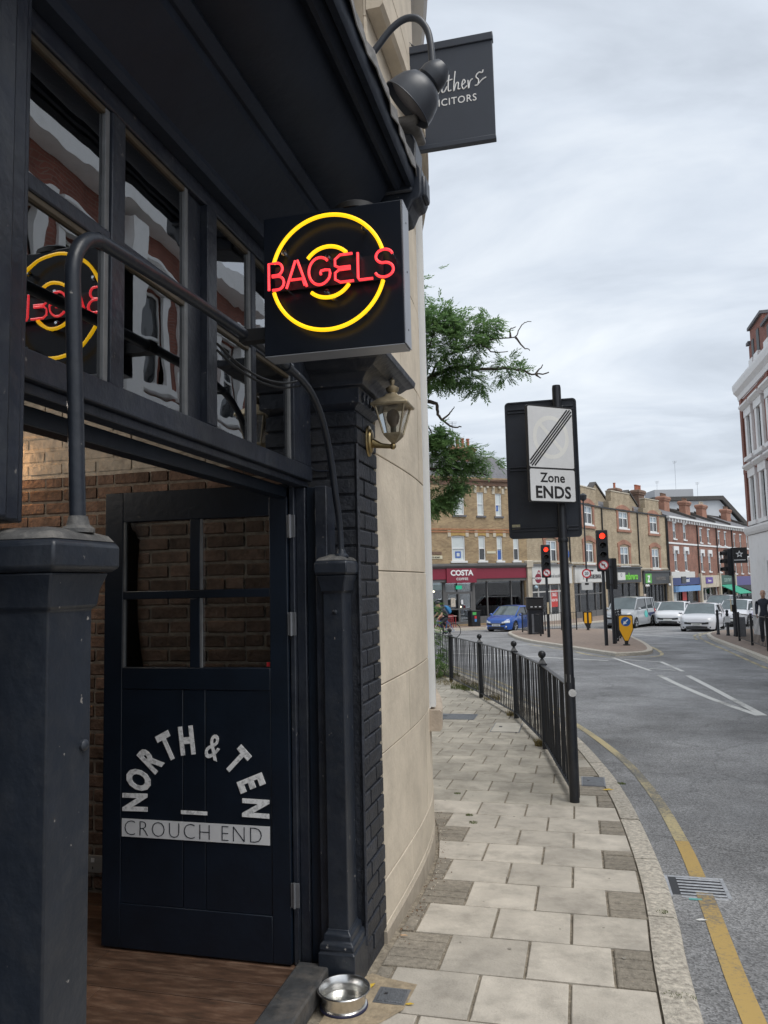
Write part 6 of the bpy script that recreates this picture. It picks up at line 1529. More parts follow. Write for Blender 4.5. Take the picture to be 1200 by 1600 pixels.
def traffic_light(label, x, y, h, heads=(('front',True),), rz=0.0, r=.10, box=True, zoff=.11, wait=False, lit=True, group='traffic lights at the junction'):
    t = thing('traffic_light', label, 'traffic light', (x, y, iz(y, zoff)), rz, group)
    part('pole', MB().lathe([(.062,-.05),(.062,1.2),(.057,1.25),(.057,h-.05),(.03,h)], (0,0,0), 14), BLACKSTEEL, t)
    hh = 1.38 if box else 1.06
    z1 = h-.02; z0 = z1-hh
    for nm_, front in heads:
        s = -1 if front else 1; yb = s*.09
        hd = part('signal_head', MB().prism(rrect(.36, hh, .06), (0,yb,(z0+z1)/2), (1,0,0), (0,0,1), (0,s,0), .17), BLACKSTEEL, t, bevel=.01)
        part('backing_board', MB().prism(rrect(.40, hh+.05, .04), (0,yb,(z0+z1)/2), (1,0,0), (0,0,1), (0,-s,0), .012), BLACKTRIM, t)
        for k in range(3):
            zc_ = z1-.19-k*.32; f = yb+s*.1705
            lens = part('lens', MB().lathe([(r,0),(r*.9,.012),(r*.5,.03),(.002,.036)], (0,f,zc_), 20, (1,0,0), (0,0,1), (0,s,0)), REDLAMP if (k == 0 and lit and front) else DEADLENS, hd)
            pts = [(math.cos(R(a)), math.sin(R(a))) for a in range(-20, 201, 20)]
            part('visor', MB().loft([[(p[0]*(r+.012), f, zc_+p[1]*(r+.012)) for p in pts],[(p[0]*(r+.010), f+s*.19, zc_+p[1]*(r+.010)-.02) for p in pts],[(p[0]*(r+.018), f+s*.19, zc_+p[1]*(r+.018)-.02) for p in pts],[(p[0]*(r+.02), f, zc_+p[1]*(r+.02)) for p in pts]], cap=False, closed=False), BLACKTRIM, hd, smooth=0)
        if box and front: sign_disc(t, (0, yb+s*.1725, z0+.19), .165)
    for z in (z0+.12, z1-.3): part('bracket', MB().box(-.05,-.09,z,.05,.09,z+.05), BLACKTRIM, t)
    if wait:
        part('push_button', MB().box(-.08,-.16,1.0,.08,-.063,1.28), BLACKTRIM, t); part('wait_plate', MB().box(-.035,-.168,1.0,.045,-.1605,1.5), mat('cream_wait_plate', (.6,.5,.33), .5), t, smooth=0)
    return t
traffic_light('traffic light showing red beside the yellow keep-left bollard', .905, 27.6, 3.93, (('front',True),), R(4))
t = traffic_light('traffic light seen from behind on the island just behind the red one', 1.21, 28.6, 3.0, (('back',False),), R(-6), box=False)
traffic_light('traffic light showing red, left of the sign post by the grey cabinet', -1.26, 34.2, 3.98, (('front',True),), R(8), wait=True)
traffic_light('traffic light on the right pavement in front of the star board', 6.18, 33.8, 3.55, (('side',True),), R(-75), box=False, lit=False, wait=True)

def keepleft(label, x, y, rz, arrow=True):
    t = thing('keep_left_bollard', label, 'bollard', (x, y, iz(y)), rz)
    o = [(-.24,.98),(-.2,1.02),(.2,1.02),(.24,.98),(.24,.52),(.06,.12),(-.06,.12),(-.24,.52)]
    AMB = mat('amber_bollard_plastic', (.85,.42,.012), .45, var=.04)
    part('shell', MB().prism(o, (0,-.07,0), (1,0,0), (0,0,1), (0,1,0), .20), BLACKTRIM, t, bevel=.015)
    i_ = [(p[0]*.90, .56+(p[1]-.56)*.93) for p in o]
    if arrow:
        part('front_panel', MB().prism(i_, (0,-.078,0), (1,0,0), (0,0,1), (0,1,0), .006), AMB, t)
        dsc_ = part('disc', MB().disc((0,-.080,.79), .158, (1,0,0), (0,0,1), -.004, 28), mat('blue_sign_disc', (.012,.10,.36), .4), t, smooth=0)
        ar = [(-.055,.30),(.055,.30),(.055,-.06),(.19,-.06),(0,-.40),(-.19,-.06),(-.055,-.06)]
        c_, s_ = math.cos(R(-45)), math.sin(R(-45))
        part('arrow', MB().prism([((p[0]*c_-p[1]*s_)*.34, (p[0]*s_+p[1]*c_)*.34) for p in ar], (0,-.087,.785), (1,0,0), (0,0,1), (0,1,0), .002), WHITE, dsc_, smooth=0)
    else:
        for x0 in (-.19,.05): part('reflector', MB().box(x0,-.079,.38,x0+.14,-.071,.94), AMB, t, bevel=.005)
    part('foot', MB().rects(-.055,-.06,.055,.06,[(-.02,.05),(.02,.05),(.03,0),(.13,0)]), BLACKTRIM, t)
    return t
keepleft('yellow keep-left bollard with blue arrow disc at the tip of the traffic island', 1.56, 27.6, R(2))
keepleft('black bollard with two amber strips at the back of the island by the van', .50, 43.5, R(8), False)

def low_rail(name, label, pts, h=1.0, ball=True, step=.115, zoff=.11, grp=None):
    t = thing(name, label, 'railing', (pts[0][0], pts[0][1], iz(pts[0][1], zoff)), 0, grp)
    for (x, y) in pts:
        mb = MB().box(-.035,-.035,-.03,.035,.035,h+.02)
        if ball: mb.rects(-.035,-.035,.035,.035,[(h+.021,.012),(h+.05,.010),(h+.09,-.02)]); mb.ball((0,0,h+.125), .05, 10)
        part('post', MB().add([(v[0]+x, v[1]+y, v[2]+iz(y, zoff)) for v in mb.v], mb.f), BLACKIRON, t, world=True)
    for a, b in zip(pts, pts[1:]):
        A = Vector((*a, iz(a[1], zoff))); Bv = Vector((*b, iz(b[1], zoff))); d = Bv-A
        for z in (.1, h-.04): part('rail', MB().tube([A+Vector((0,0,z)), Bv+Vector((0,0,z))], .016, 6), BLACKIRON, t, world=True)
        n = max(2, int(d.length/step))
        for k in range(1, n): p = A+d*(k/n); shared('baluster', bal_mesh, t, (p.x, p.y, p.z+.1), (0,0,0), (1.1,1.1,(h-.14)/.86))
    return t
low_rail('island_railing', 'short black railing with ball-topped posts behind the keep-left bollard', [(1.28,28.9),(1.42,30.3),(1.62,32.6),(1.75,34.4)])
low_rail('island_railing', 'black railing on the left end of the island in front of the blue car', [(-2.85,41.2),(-2.32,39.4),(-1.66,35.6)], ball=False)
low_rail('island_railing', 'thin black mesh railing across the island behind the left traffic light', [(-1.75,42.8),(-.9,43.6),(-.1,44.2)], ball=False, step=.16)
low_rail('pavement_railing', 'black railing along the kerb of the right-hand pavement by the walking man', [(5.55,29.9),(5.42,27.2),(5.28,24.4),(5.2,21.6)], ball=False, step=.22)
for (x, y, lab) in ((5.88,36.2,'left one of three short black bollards on the right pavement'),(6.05,34.9,'middle one of three short black bollards, with a white notice'),(6.2,34.2,'right one of three short black bollards, beside the grey slab')):
    t = thing('bollard', lab, 'bollard', (x, y, iz(y)), 0, 'bollards on the right pavement')
    part('post', MB().lathe([(.075,-.02),(.075,.05),(.06,.08),(.055,.85),(.068,.86),(.068,.9),(.05,.92),(.05,.96),(.062,.98),(.062,1.03),(.03,1.07)], (0,0,0), 12), BLACKIRON, t)
    if 'notice' in lab: part('notice', MB().box(-.11,-.075,.55,.10,-.068,.80), WHITE, t, smooth=0)
solo('stone_slab', MB().box(6.25,33.8,iz(34),6.53,33.95,iz(34)+.78), GREYMETAL, 'plain grey upright slab standing beside the short bollards', 'slab', bevel=.02)
cbn = thing('street_cabinet', 'tall black street cabinet and bin on the island hiding the blue car tail', 'cabinet', (-2.02, 38.2, iz(38.2)), R(10))
part('body', MB().box(-.36,-.28,0,.36,.28,1.18), BLACKSTEEL, cbn, bevel=.015)
part('head', MB().box(-.40,-.32,1.182,.40,.32,1.72), BLACKTRIM, cbn, bevel=.03)
part('lid', MB().box(-.42,-.34,1.722,.42,.34,1.78), BLACKSTEEL, cbn, bevel=.02)
for k in range(3): part('handle', MB().box(-.24+k*.2,-.332,1.30,-.14+k*.2,-.3205,1.34), WHITE, cbn, smooth=0)
part('steel_panel', MB().box(-.20,-.285,.05,.08,-.281,.98), GREYMETAL, cbn, smooth=0)
lb = thing('litter_bin', 'black litter bin with coloured stickers outside the coffee shop', 'bin', (-6.62, 50.75, iz(50.75)), R(39))
part('body', MB().box(-.34,-.25,0,.34,.25,.98), BLACKSTEEL, lb, bevel=.03); part('lid', MB().box(-.37,-.28,.982,.37,.28,1.06), BLACKTRIM, lb, bevel=.03)
part('sticker', MB().box(-.26,-.258,.76,.02,-.251,.94), mat('green_sticker', (.08,.42,.10), .5), lb, smooth=0); part('sticker', MB().box(-.12,-.258,.32,.04,-.251,.5), mat('blue_sticker', (.08,.22,.5), .5), lb, smooth=0); part('sticker', MB().box(-.12,-.258,.52,.04,-.251,.7), REDRING, lb, smooth=0)
# lamp post in front of the dentist with a small round sign
lpst = thing('lamp_post', 'slim black lamp post with small 20 sign in front of the dentist', 'lamp post', (.62, 48.5, iz(48.5, .0)))
part('pole', MB().lathe([(.09,0),(.09,1.2),(.055,1.3),(.045,7.8)], (0,0,0), 10), BLACKIRON, lpst)
part('round_sign', MB().ring((0,-.07,3.35), .20, .28, (1,0,0), (0,0,1), -.01, n=20), REDRING, lpst, smooth=0); part('sign_face', MB().disc((0,-.068,3.35), .205, (1,0,0), (0,0,1), -.008, 20), WHITE, lpst, smooth=0)
part('lettering', text_mb('20', .25, (0,-.078,3.27), (1,0,0), (0,0,1), .002, .9, .01), BLACKPRINT, lpst, smooth=0)
part('plate', MB().box(-.33,-.075,2.35,.33,-.062,2.85), PALEFASCIA, lpst, smooth=0)
part('camera_mark', MB().box(-.12,-.08,2.66,.1,-.0755,2.78), BLACKPRINT, lpst, smooth=0)
part('lantern_head', MB().lathe([(.05,0),(.20,.1),(.24,.35),(.12,.45),(.02,.5)], (0,0,7.78), 10), BLACKIRON, lpst)
# cafe tables and chairs
RED_CH = mat('dark_red_chair', (.26,.035,.045), .6)
ct = thing('cafe_table', 'small red-brown cafe table outside the coffee shop window', 'table', (-8.25, 50.0, iz(50)), R(39))
part('top', MB().box(-.5,-.35,.70,.5,.35,.74), mat('pale_table_top', (.5,.36,.32), .5), ct)
for sx in (-.42,.42):
    for sy in (-.28,.28): part('leg', MB().box(sx-.025,sy-.025,0,sx+.025,sy+.025,.699), RED_CH, ct)
ch0 = thing('cafe_chair', 'dark red slatted cafe chair in front of the small table', 'chair', (-7.95, 48.9, iz(48.9)), R(30), 'red chairs outside the coffee shop')
part('seat', MB().box(-.2,-.2,.43,.2,.2,.46), RED_CH, ch0)
for sx in (-.18,.18):
    for sy in (-.18,.18): part('leg', MB().box(sx-.02,sy-.02,0,sx+.02,sy+.02,.85 if sy < 0 else .429), RED_CH, ch0)
for z in (.55,.66,.77): part('back_slat', MB().box(-.159,-.19,z,.159,-.17,z+.07), RED_CH, ch0)
place_copy(ch0, (-8.75, 49.15, iz(49.1)), R(75), 'dark red slatted cafe chair left of the small table', 'red chairs outside the coffee shop')

# ================================================================== VEHICLES
def car(name, label, cat, x, y, heading, col, L_=4.2, W=1.78, H=1.47, kind='hatch', plate='', stripe=None):
    "built along +x (front), local ground z = 0; heading: world angle of the front"
    pm_ = mat('car_paint_'+name+'_'+label.split()[0], col, .28, coat=.6, spec=.5)
    rw = .315; xf, xr_ = L_/2-.86, -L_/2+.74; hw = W/2
    if kind == 'van': rw = .32; xr_ = -L_/2+.82
    t = thing(name, label, cat, (x, y, gz(y)-.1), heading)
    nose = .70 if kind != 'van' else .84
    belt = H*.62 if kind != 'van' else H*.60
    wsb = L_/2-1.05 if kind != 'van' else L_/2-.92            # base of windscreen
    roof_f = wsb-.82 if kind != 'van' else wsb-.62
    def deck(x):
        if x > wsb: 
            q = (L_/2-x)/(L_/2-wsb); return nose+(belt+.03-nose)*min(1, q)**.55
        return belt+.03 if x > -L_/2+.25 else belt-.01
    def half(x):
        e_ = 0
        if x > L_/2-.75: q = (x-(L_/2-.75))/.75; e_ = .30*q**2.6
        if x < -L_/2+.5: q = ((-L_/2+.5)-x)/.5; e_ = .16*q**2.4
        return hw-e_
    def arch(x):
        z = .19
        for xw in (xf, xr_):
            dx = abs(x-xw)
            if dx < rw+.05: z = max(z, rw+math.sqrt(max(0, (rw+.05)**2-dx*dx)))
        return z
    xs_ = sorted(set([round(-L_/2+L_*i/36, 3) for i in range(37)]+[round(xw+dx*(rw+.05), 3) for xw in (xf, xr_) for dx in (-1,-.97,-.85,-.6,-.3,0,.3,.6,.85,.97,1)]))
    def xs_f(y): y = abs(y); return L_/2 if y < hw-.30 else L_/2-.75+.75*max(0, (hw-y)/.30)**(1/2.6)
    rings = []
    for x_ in xs_:
        w = half(x_); a = arch(x_); d = deck(x_); fr = (x_-(-L_/2))/L_
        tip = max(0, (x_-(L_/2-.12))/.12); tl = max(0, ((-L_/2+.1)-x_)/.1)
        zb = .19+.06*(tip+tl); a = max(a, zb)
        zs2 = [a, max(a+.01, .33), max(a+.02, .52+.04*math.sin(fr*3)), max(a+.03, d-.12), max(a+.04, d-.03), d]
        ws2 = [w*.955, w*.985, w, w*.975-.02*tip, w*.93-.03*tip, w*.80-.05*tip]
        left = [(x_, ws2[i], zs2[i]) for i in range(6)]; right = [(x_, -p[1], p[2]) for p in left]
        crown = [(x_, w*.4, d+.025*(1-tip)), (x_, 0, d+.035*(1-tip)), (x_, -w*.4, d+.025*(1-tip))]
        rings.append(left+crown+right[::-1])
    body = part('body', MB().loft(rings, True, False), pm_, t, smooth=50)
    part('underbody', MB().box(-L_/2+.15,-hw+.22,.17,L_/2-.15,hw-.22,.5), BLACKTRIM, t, smooth=0)
    for xw in (xf, xr_):
        part('wheel_well', MB().box(xw-rw-.06,-hw+.06,.25,xw+rw+.06,hw-.06,rw*2+.08), BLACKTRIM, t, smooth=0)
    # greenhouse
    rear_top = -L_/2+(.62 if kind != 'van' else .22); rear_b = -L_/2+(.16 if kind != 'van' else .06)
    if kind == 'saloon': rear_top = -L_/2+1.05; rear_b = -L_/2+.45
    def sec(x, z, w, drop=.0): return [(x, w, z-drop), (x, w*.55, z), (x, -w*.55, z), (x, -w, z-drop)]
    bz_ = belt-.0; rz_ = H-.02
    wb, wt_ = hw*.93, hw*(.76 if kind != 'van' else .82)
    fb, ft, rt, rb = (wsb+.05, bz_), (roof_f, rz_-.03), (rear_top, rz_-.05), (rear_b, bz_)
    def strip4(p, q, name_, m_, s0=1.0, s1=1.0, out=0.0):
        mb = MB(); n = 4; A = []; Bq = []
        for k in range(n+1):
            v = -1+2*k/n; bow = (1-v*v)
            A.append((p[0]+.10*bow*s0, v*p[2], p[1]+.0)); Bq.append((q[0]+.06*bow*s0, v*q[2], q[1]+.03*bow))
        mb.v = A+Bq; mb.f = [(k, k+1, n+2+k, n+1+k) for k in range(n)]; return part(name_, mb, m_, t, smooth=60)
    strip4((fb[0],fb[1],wb*.96), (ft[0],ft[1],wt_), 'windscreen', WINDSCREEN)
    strip4((rb[0],rb[1],wb*.94), (rt[0],rt[1],wt_), 'rear_window', CARGLASS, -.5)
    # roof panel
    n = 8; rr2 = []
    for k in range(n+1):
        x_ = ft[0]+(rt[0]-ft[0])*k/n; z_ = rz_-.03+.05*math.sin(math.pi*min(1, (k+1.2)/(n+1.2)))-.02*k/n
        rr2.append([(x_, wt_+.015, z_-.055), (x_, wt_*.92, z_-.005), (x_, wt_*.5, z_+.02), (x_, 0, z_+.026), (x_, -wt_*.5, z_+.02), (x_, -wt_*.92, z_-.005), (x_, -wt_-.015, z_-.055)])
    part('roof', MB().loft(rr2, False, False), pm_, t, smooth=60)
    for s in (1, -1):
        # one glass side, then pillars over it
        poly = [(fb[0]-.12,bz_),(ft[0]-.02,rz_-.075),(rt[0]+.02,rz_-.095),(rb[0]+.05,bz_)]
        y0_, y1_ = s*wb, s*wt_
        part('side_window', MB().add([(poly[0][0],y0_,poly[0][1]),(poly[1][0],y1_,poly[1][1]),(poly[2][0],y1_,poly[2][1]),(poly[3][0],y0_,poly[3][1])], [(0,1,2,3)]), CARGLASS, t, smooth=0)
        part('pillar', MB().tube([(fb[0],s*wb*.97,bz_),(ft[0],s*(wt_+.005),rz_-.06)], .035, 6), pm_, t)
        part('pillar', MB().tube([(rb[0]+.02,s*wb*.97,bz_),(rt[0],s*(wt_+.005),rz_-.07)], .07 if kind != 'van' else .05, 6), pm_, t)
        xm = (ft[0]+rt[0])/2+.05
        part('pillar', MB().tube([(xm,s*(wb+.004),bz_),(xm-.04,s*(wt_+.008),rz_-.08)], .028 if kind != 'van' else .05, 6), BLACKTRIM if kind != 'van' else pm_, t)
        xq = rt[0]+.45*(1 if kind == 'hatch' else .8)
        part('pillar', MB().tube([(xq-.1,s*(wb+.004),bz_),(xq-.05,s*(wt_+.008),rz_-.09)], .045, 6), pm_, t)
        part('roof_edge', MB().tube([(ft[0],s*(wt_+.012),rz_-.065),(rt[0],s*(wt_+.012),rz_-.085)], .028, 6), pm_, t)
        part('mirror', MB().ball((0,0,0), .10, 10, .75), pm_, t).location = (fb[0]-.32, s*(hw+.09), bz_+.06)
        part('door_handle', MB().box(xm+.10,s*(hw-.012)-.015,bz_-.16,xm+.26,s*(hw-.012)+.015,bz_-.13), BLACKTRIM if kind != 'van' else pm_, t)
        part('door_line', MB().box(xm-.006,s*(hw-.02)-.022,.34,xm+.006,s*(hw-.02)+.022,bz_-.02), BLACKTRIM, t, smooth=0)
        # lamps
        mb = MB(); y_a, y_b = .42*hw, .88*hw
        lx0 = L_/2
        mb.loft([[(xs_f(y_)*1+.012, s*y_, nose-.15+.03*q), (xs_f(y_)+.014, s*y_, nose-.085+.055*q), (xs_f(y_)-.07, s*y_*.985, nose-.01+.06*q), (xs_f(y_)-.3, s*y_*.97, nose-.12)] for q, y_ in [(q, y_a+(y_b-y_a)*q) for q in (0,.25,.5,.75,1)]])
        part('headlight', mb, HEADLAMP, t, smooth=50)
        part('fog_lamp', MB().lathe([(.05,0),(.04,.02)], (xs_f(hw*.7)+.005, s*hw*.70, .36), 10, (0,1,0), (0,0,1), (1,0,0)), HEADLAMP, t)
        part('tail_light', MB().box(-L_/2+.02,s*hw*.55,belt-.25,-L_/2+.18,s*hw*.93,belt-.05), REDRING, t, bevel=.02)
        for xw in (xf, xr_):
            w_ = part('wheel', MB().lathe([(rw*.62,0),(rw*.95,.0),(rw,.03),(rw,.17),(rw*.95,.20),(rw*.6,.20)], (xw, s*(hw-.01), rw), 22, (1,0,0), (0,0,1), (0,-s,0)), TYRE, t)
            part('rim', MB().lathe([(rw*.64,.012),(rw*.60,.03),(rw*.2,.05),(.04,.015),(.002,.012)], (xw, s*(hw-.008), rw), 18, (1,0,0), (0,0,1), (0,-s,0)), BLACKTRIM, w_)
            for k in range(5):
                a_ = k*2*math.pi/5+.3; dx, dz = math.cos(a_), math.sin(a_)
                part('spoke', MB().tube([(xw+dx*.03, s*(hw-.018), rw+dz*.03), (xw+dx*rw*.62, s*(hw-.018), rw+dz*rw*.62)], [.03,.038], 6), ALLOY, w_)
    part('grille', MB().loft([[(xs_f(v*hw*.66)+.010, v*hw*.66, z) for z in (nose-.27+.04*v*v,nose-.155+.02*v*v)]+[(L_/2-.2, v*hw*.60, z) for z in (nose-.155,nose-.27)] for v in (-1,-.75,-.5,0,.5,.75,1)]), BLACKTRIM, t, smooth=40)
    part('lower_intake', MB().loft([[(xs_f(v*hw*.76)+.010, v*hw*.76, z) for z in (.26,.36-.03*v*v)]+[(L_/2-.25, v*hw*.70, z) for z in (.34,.26)] for v in (-1,-.75,-.5,0,.5,.75,1)]), BLACKTRIM, t, smooth=40)
    part('grille_bar', MB().loft([[(xs_f(v*hw*.5)+.016, v*hw*.5, z) for z in (nose-.16,nose-.145)]+[(L_/2-.12, v*hw*.45, z) for z in (nose-.145,nose-.16)] for v in (-1,-.5,0,.5,1)]), ALLOY, t, smooth=40)
    np2 = part('number_plate', MB().box(L_/2-.03,-.26,.385,L_/2+.022,.26,.495), PLATE, t, smooth=0)
    if plate: part('plate_letters', text_mb(plate, .105, (L_/2+.0225,0,.40), (0,1,0), (0,0,1), .002, .85, .01), PLATETEXT, np2, smooth=0)
    return t, pm_
def towards(px_dir): return px_dir
# heading angles: all come towards the camera, turned to its left
hd = math.radians(-90-13.0)
car('car', 'bright blue hatchback stopped in front of the coffee shop', 'car', -3.92, 46.7, math.radians(-90-20), (.012,.075,.33), 3.95, 1.70, 1.50, 'hatch', 'EK16 WKE')
car('car', 'silver white estate hatchback leading the queue by the right kerb', 'car', 6.55, 44.9, math.radians(-90-17), (.56,.57,.60), 4.25, 1.79, 1.47, 'hatch', 'LD18 EPV')
car('car', 'glossy white rounded saloon behind the silver white hatchback', 'car', 6.05, 53.0, math.radians(-90-17), (.66,.67,.69), 4.6, 1.86, 1.50, 'saloon', '')
car('car', 'silver people carrier on the right, half hidden by the traffic light pole', 'car', 9.55, 51.5, math.radians(-90-24), (.50,.51,.53), 4.3, 1.80, 1.58, 'hatch', '')
car('car', 'dark-roofed grey off-roader far back in the queue', 'car', 10.6, 63.0, math.radians(-90-24), (.13,.13,.14), 4.5, 1.86, 1.72, 'hatch', '')
car('car', 'pale lilac hatchback at the far right of the queue', 'car', 11.2, 52.5, math.radians(-90-24), (.36,.36,.48), 4.1, 1.76, 1.5, 'hatch', '')
vn, vp = car('van', 'silver grey passenger van with turquoise and navy side graphics', 'van', 3.15, 50.6, math.radians(-90-24), (.36,.38,.40), 4.5, 1.82, 1.86, 'van', '')
TUR = mat('turquoise_graphic', (.10,.52,.48), .4); NVG = mat('navy_graphic', (.02,.03,.10), .4)
part('side_graphic', MB().prism([(-.55,.62),(-.2,.60),(.0,.8),(-.1,.98),(-.35,1.05),(-.6,.85)], (0,.912,0), (1,0,0), (0,0,1), (0,1,0), .004), TUR, vn, smooth=0)
part('side_graphic', MB().prism([(-2.0,.88),(-.75,.88),(-.65,.82),(-.75,.72),(-1.1,.6),(-1.15,.7),(-1.9,.8)], (0,.906,0), (1,0,0), (0,0,1), (0,1,0), .004), NVG, vn, smooth=0)
part('roof_bar', MB().tube([(.3,.66,1.88),(-1.6,.66,1.88)], .02, 6), BLACKTRIM, vn); part('roof_bar', MB().tube([(.3,-.66,1.88),(-1.6,-.66,1.88)], .02, 6), BLACKTRIM, vn)
car('car', 'small grey car tucked behind the rear of the van', 'car', 4.75, 54.6, math.radians(-90-24), (.30,.31,.33), 4.0, 1.72, 1.45, 'hatch', '')

# ================================================================== PEOPLE
def figure(name, verts, edges, parent, m, sub=2):
    "one continuous body: joints with radii grown by a skin modifier; verts: (x, y, z, r) or (x, y, z, rx, ry)"
    me = bpy.data.meshes.new(name); me.from_pydata([v[:3] for v in verts], edges, []); me.update()
    o = bpy.data.objects.new(name, me); link(o, parent)
    sk_ = o.modifiers.new('skin', 'SKIN'); sk_.use_smooth_shade = True; sk_.branch_smoothing = .4
    sl = me.skin_vertices[0].data if me.skin_vertices else None
    for i, v in enumerate(verts):
        sl[i].radius = (v[3], v[4] if len(v) > 4 else v[3]); sl[i].use_root = (i == 0)
    sd_ = o.modifiers.new('subdivision', 'SUBSURF'); sd_.levels = sub; sd_.render_levels = sub
    dg = bpy.context.evaluated_depsgraph_get(); me2 = bpy.data.meshes.new_from_object(o.evaluated_get(dg)); o.modifiers.clear()
    old = o.data; o.data = me2; bpy.data.meshes.remove(old); me2.name = name
    me2.materials.clear(); me2.materials.append(m)
    for p in me2.polygons: p.use_smooth = True
    return o
def head(parent, c, yaw, hair, helmet=None, bald=False, tilt=0.0, s=1.0):
    "head with face, ears, hair; looks along local yaw"
    def tr_(mb):
        mt = Matrix.Translation(Vector(c)) @ Matrix.Rotation(yaw, 4, 'Z') @ Matrix.Rotation(tilt, 4, 'Y') @ Matrix.Scale(s, 4)
        mb.v = [tuple(mt @ Vector(v)) for v in mb.v]; return mb
    prof = [(.045,-.115),(.058,-.105),(.068,-.085),(.074,-.05),(.078,-.01),(.080,.03),(.076,.07),(.058,.10),(.03,.115),(.002,.12)]
    mb = MB(); n = 20; rings = []
    for r, z in prof:
        rings.append([(r*1.18*math.cos(k*2*math.pi/n)+(.012 if z < -.03 else 0), r*.95*math.sin(k*2*math.pi/n), z) for k in range(n)])
    mb.loft(rings)
    h = part('head', tr_(mb), SKIN, parent, smooth=80)
    part('nose', tr_(MB().loft([[(.088,-.006,.02),(.088,.006,.02),(.086,0,.024)],[(.112,-.014,-.022),(.112,.014,-.022),(.118,0,-.014)],[(.088,-.014,-.03),(.088,.014,-.03),(.098,0,-.032)]])), SKIN, h, smooth=80)
    for s_ in (-1, 1):
        part('ear', tr_(MB().lathe([(.012,0),(.026,.006),(.024,.014),(.004,.016)], (-.005,s_*.072,-.005), 10, (1,0,0), (0,0,1), (0,s_,0))), SKIN, h)
        part('eye', tr_(MB().ball((.084,s_*.028,.012), .010, 8)), BLACKPRINT, h)
        part('eyebrow', tr_(MB().box(.083,s_*.018,.028,.091,s_*.044,.035)), hair, h, smooth=0)
    part('mouth', tr_(MB().box(.086,-.022,-.060,.094,.022,-.053)), mat('lip_colour', (.32,.13,.11), .6), h, smooth=0)
    hp = [(.088,.0),(.092,.04),(.088,.075),(.068,.112),(.034,.128),(.002,.132)]
    if helmet:
        rings = [[(r*1.35*math.cos(k*2*math.pi/n)-.008, r*1.06*math.sin(k*2*math.pi/n), z+.028) for k in range(n)] for r, z in hp]; part('helmet', tr_(MB().loft(rings)), helmet, parent, smooth=60)
    else:
        lo_ = .035 if bald else 0
        rings = [[(r*1.14*math.cos(k*2*math.pi/n)-.012-(.03 if bald else .0), r*.96*math.sin(k*2*math.pi/n), z-(.035 if bald else 0)) for k in range(n)] for r, z in (hp[:2] if bald else hp)]; part('hair', tr_(MB().loft(rings)), hair, h, smooth=60)
    return h
def hand(parent, wrist, d, up, m=None, curl=.9, s=1.0):
    "palm, four unequal bent fingers and a thumb from the side of the palm"
    m = m or SKIN; d = Vector(d).normalized(); up = Vector(up); sd2 = d.cross(up).normalized(); up = sd2.cross(d).normalized(); w = Vector(wrist)
    vs = []; mb = MB()
    mb.loft([[w+d*a*s+sd2*x*s+up*z*s for x, z in ((-b,-c),(b,-c),(b,c),(-b,c))] for a, b, c in ((-.005,.024,.018),(.03,.036,.016),(.075,.040,.013),(.085,.038,.011))])
    pal = part('hand', mb, m, parent, smooth=80, bevel=.008)
    for k, (x, l) in enumerate(((-.030,.062),(-.010,.072),(.010,.068),(.030,.052))):
        p0 = w+d*.08*s+sd2*x*s; pts = [p0]; dd_ = d.copy()
        for j in range(3):
            dd_ = (Matrix.Rotation(-curl*.75, 3, sd2) @ dd_); pts.append(pts[-1]+dd_*l*s*(.42,.33,.25)[j])
        part('finger', MB().tube(pts, [.0095*s,.009*s,.008*s,.0065*s], 7), m, pal)
    p0 = w+d*.025*s-sd2*.034*s
    part('thumb', MB().tube([p0, p0+(d*.6-sd2*.7)*.035*s, p0+(d*.95-sd2*.5-up*.5)*.058*s], [.012*s,.0105*s,.008*s], 7), m, pal)
DARKCLOTH = mat('dark_clothing', (.018,.02,.026), .85, var=.3, vscale=8)
NAVYCLOTH = mat('navy_jacket', (.022,.026,.040), .8, var=.3, vscale=6)
GREYHAIR = mat('grey_hair', (.30,.29,.28), .8); DARKHAIR = mat('dark_hair', (.03,.022,.017), .7)

# man walking on the right pavement
mx_, my_ = 6.02, 28.1
man = thing('person', 'bald man in dark jacket and trousers walking behind the right-hand railing', 'person', (mx_, my_, iz(my_)), math.radians(-105))
V = [(0,0,.92,.155,.125),(0,0,1.08,.16,.12),(0,0,1.26,.185,.125),(.01,0,1.40,.165,.10),(.015,0,1.48,.065,.065),(.02,0,1.54,.055),
     (0,.19,1.405,.075),(-.05,.215,1.14,.055),(.06,.215,.92,.042),(0,-.19,1.405,.075),(.05,-.215,1.15,.055),(.20,-.215,.97,.042),
     (.02,.09,.86,.105),(.12,.095,.48,.072),(.10,.10,.10,.055),(.22,.10,.045,.045),(-.02,-.09,.86,.105),(.0,-.095,.48,.072),(-.22,-.10,.13,.055),(-.12,-.10,.055,.045)]
E_ = [(0,1),(1,2),(2,3),(3,4),(4,5),(3,6),(6,7),(7,8),(3,9),(9,10),(10,11),(0,12),(12,13),(13,14),(14,15),(0,16),(16,17),(17,18),(18,19)]
figure('body', V, E_, man, NAVYCLOTH)
part('neck', MB().tube([(.018,0,1.50),(.03,0,1.58)], [.058,.055], 12), SKIN, man)
head(man, (.035,0,1.655), 0, GREYHAIR, bald=True, s=1.0)
hand(man, (.065,.216,.905), (.1,0,-1), (0,1,0)); hand(man, (.215,-.215,.955), (.6,0,-.8), (0,-1,0))

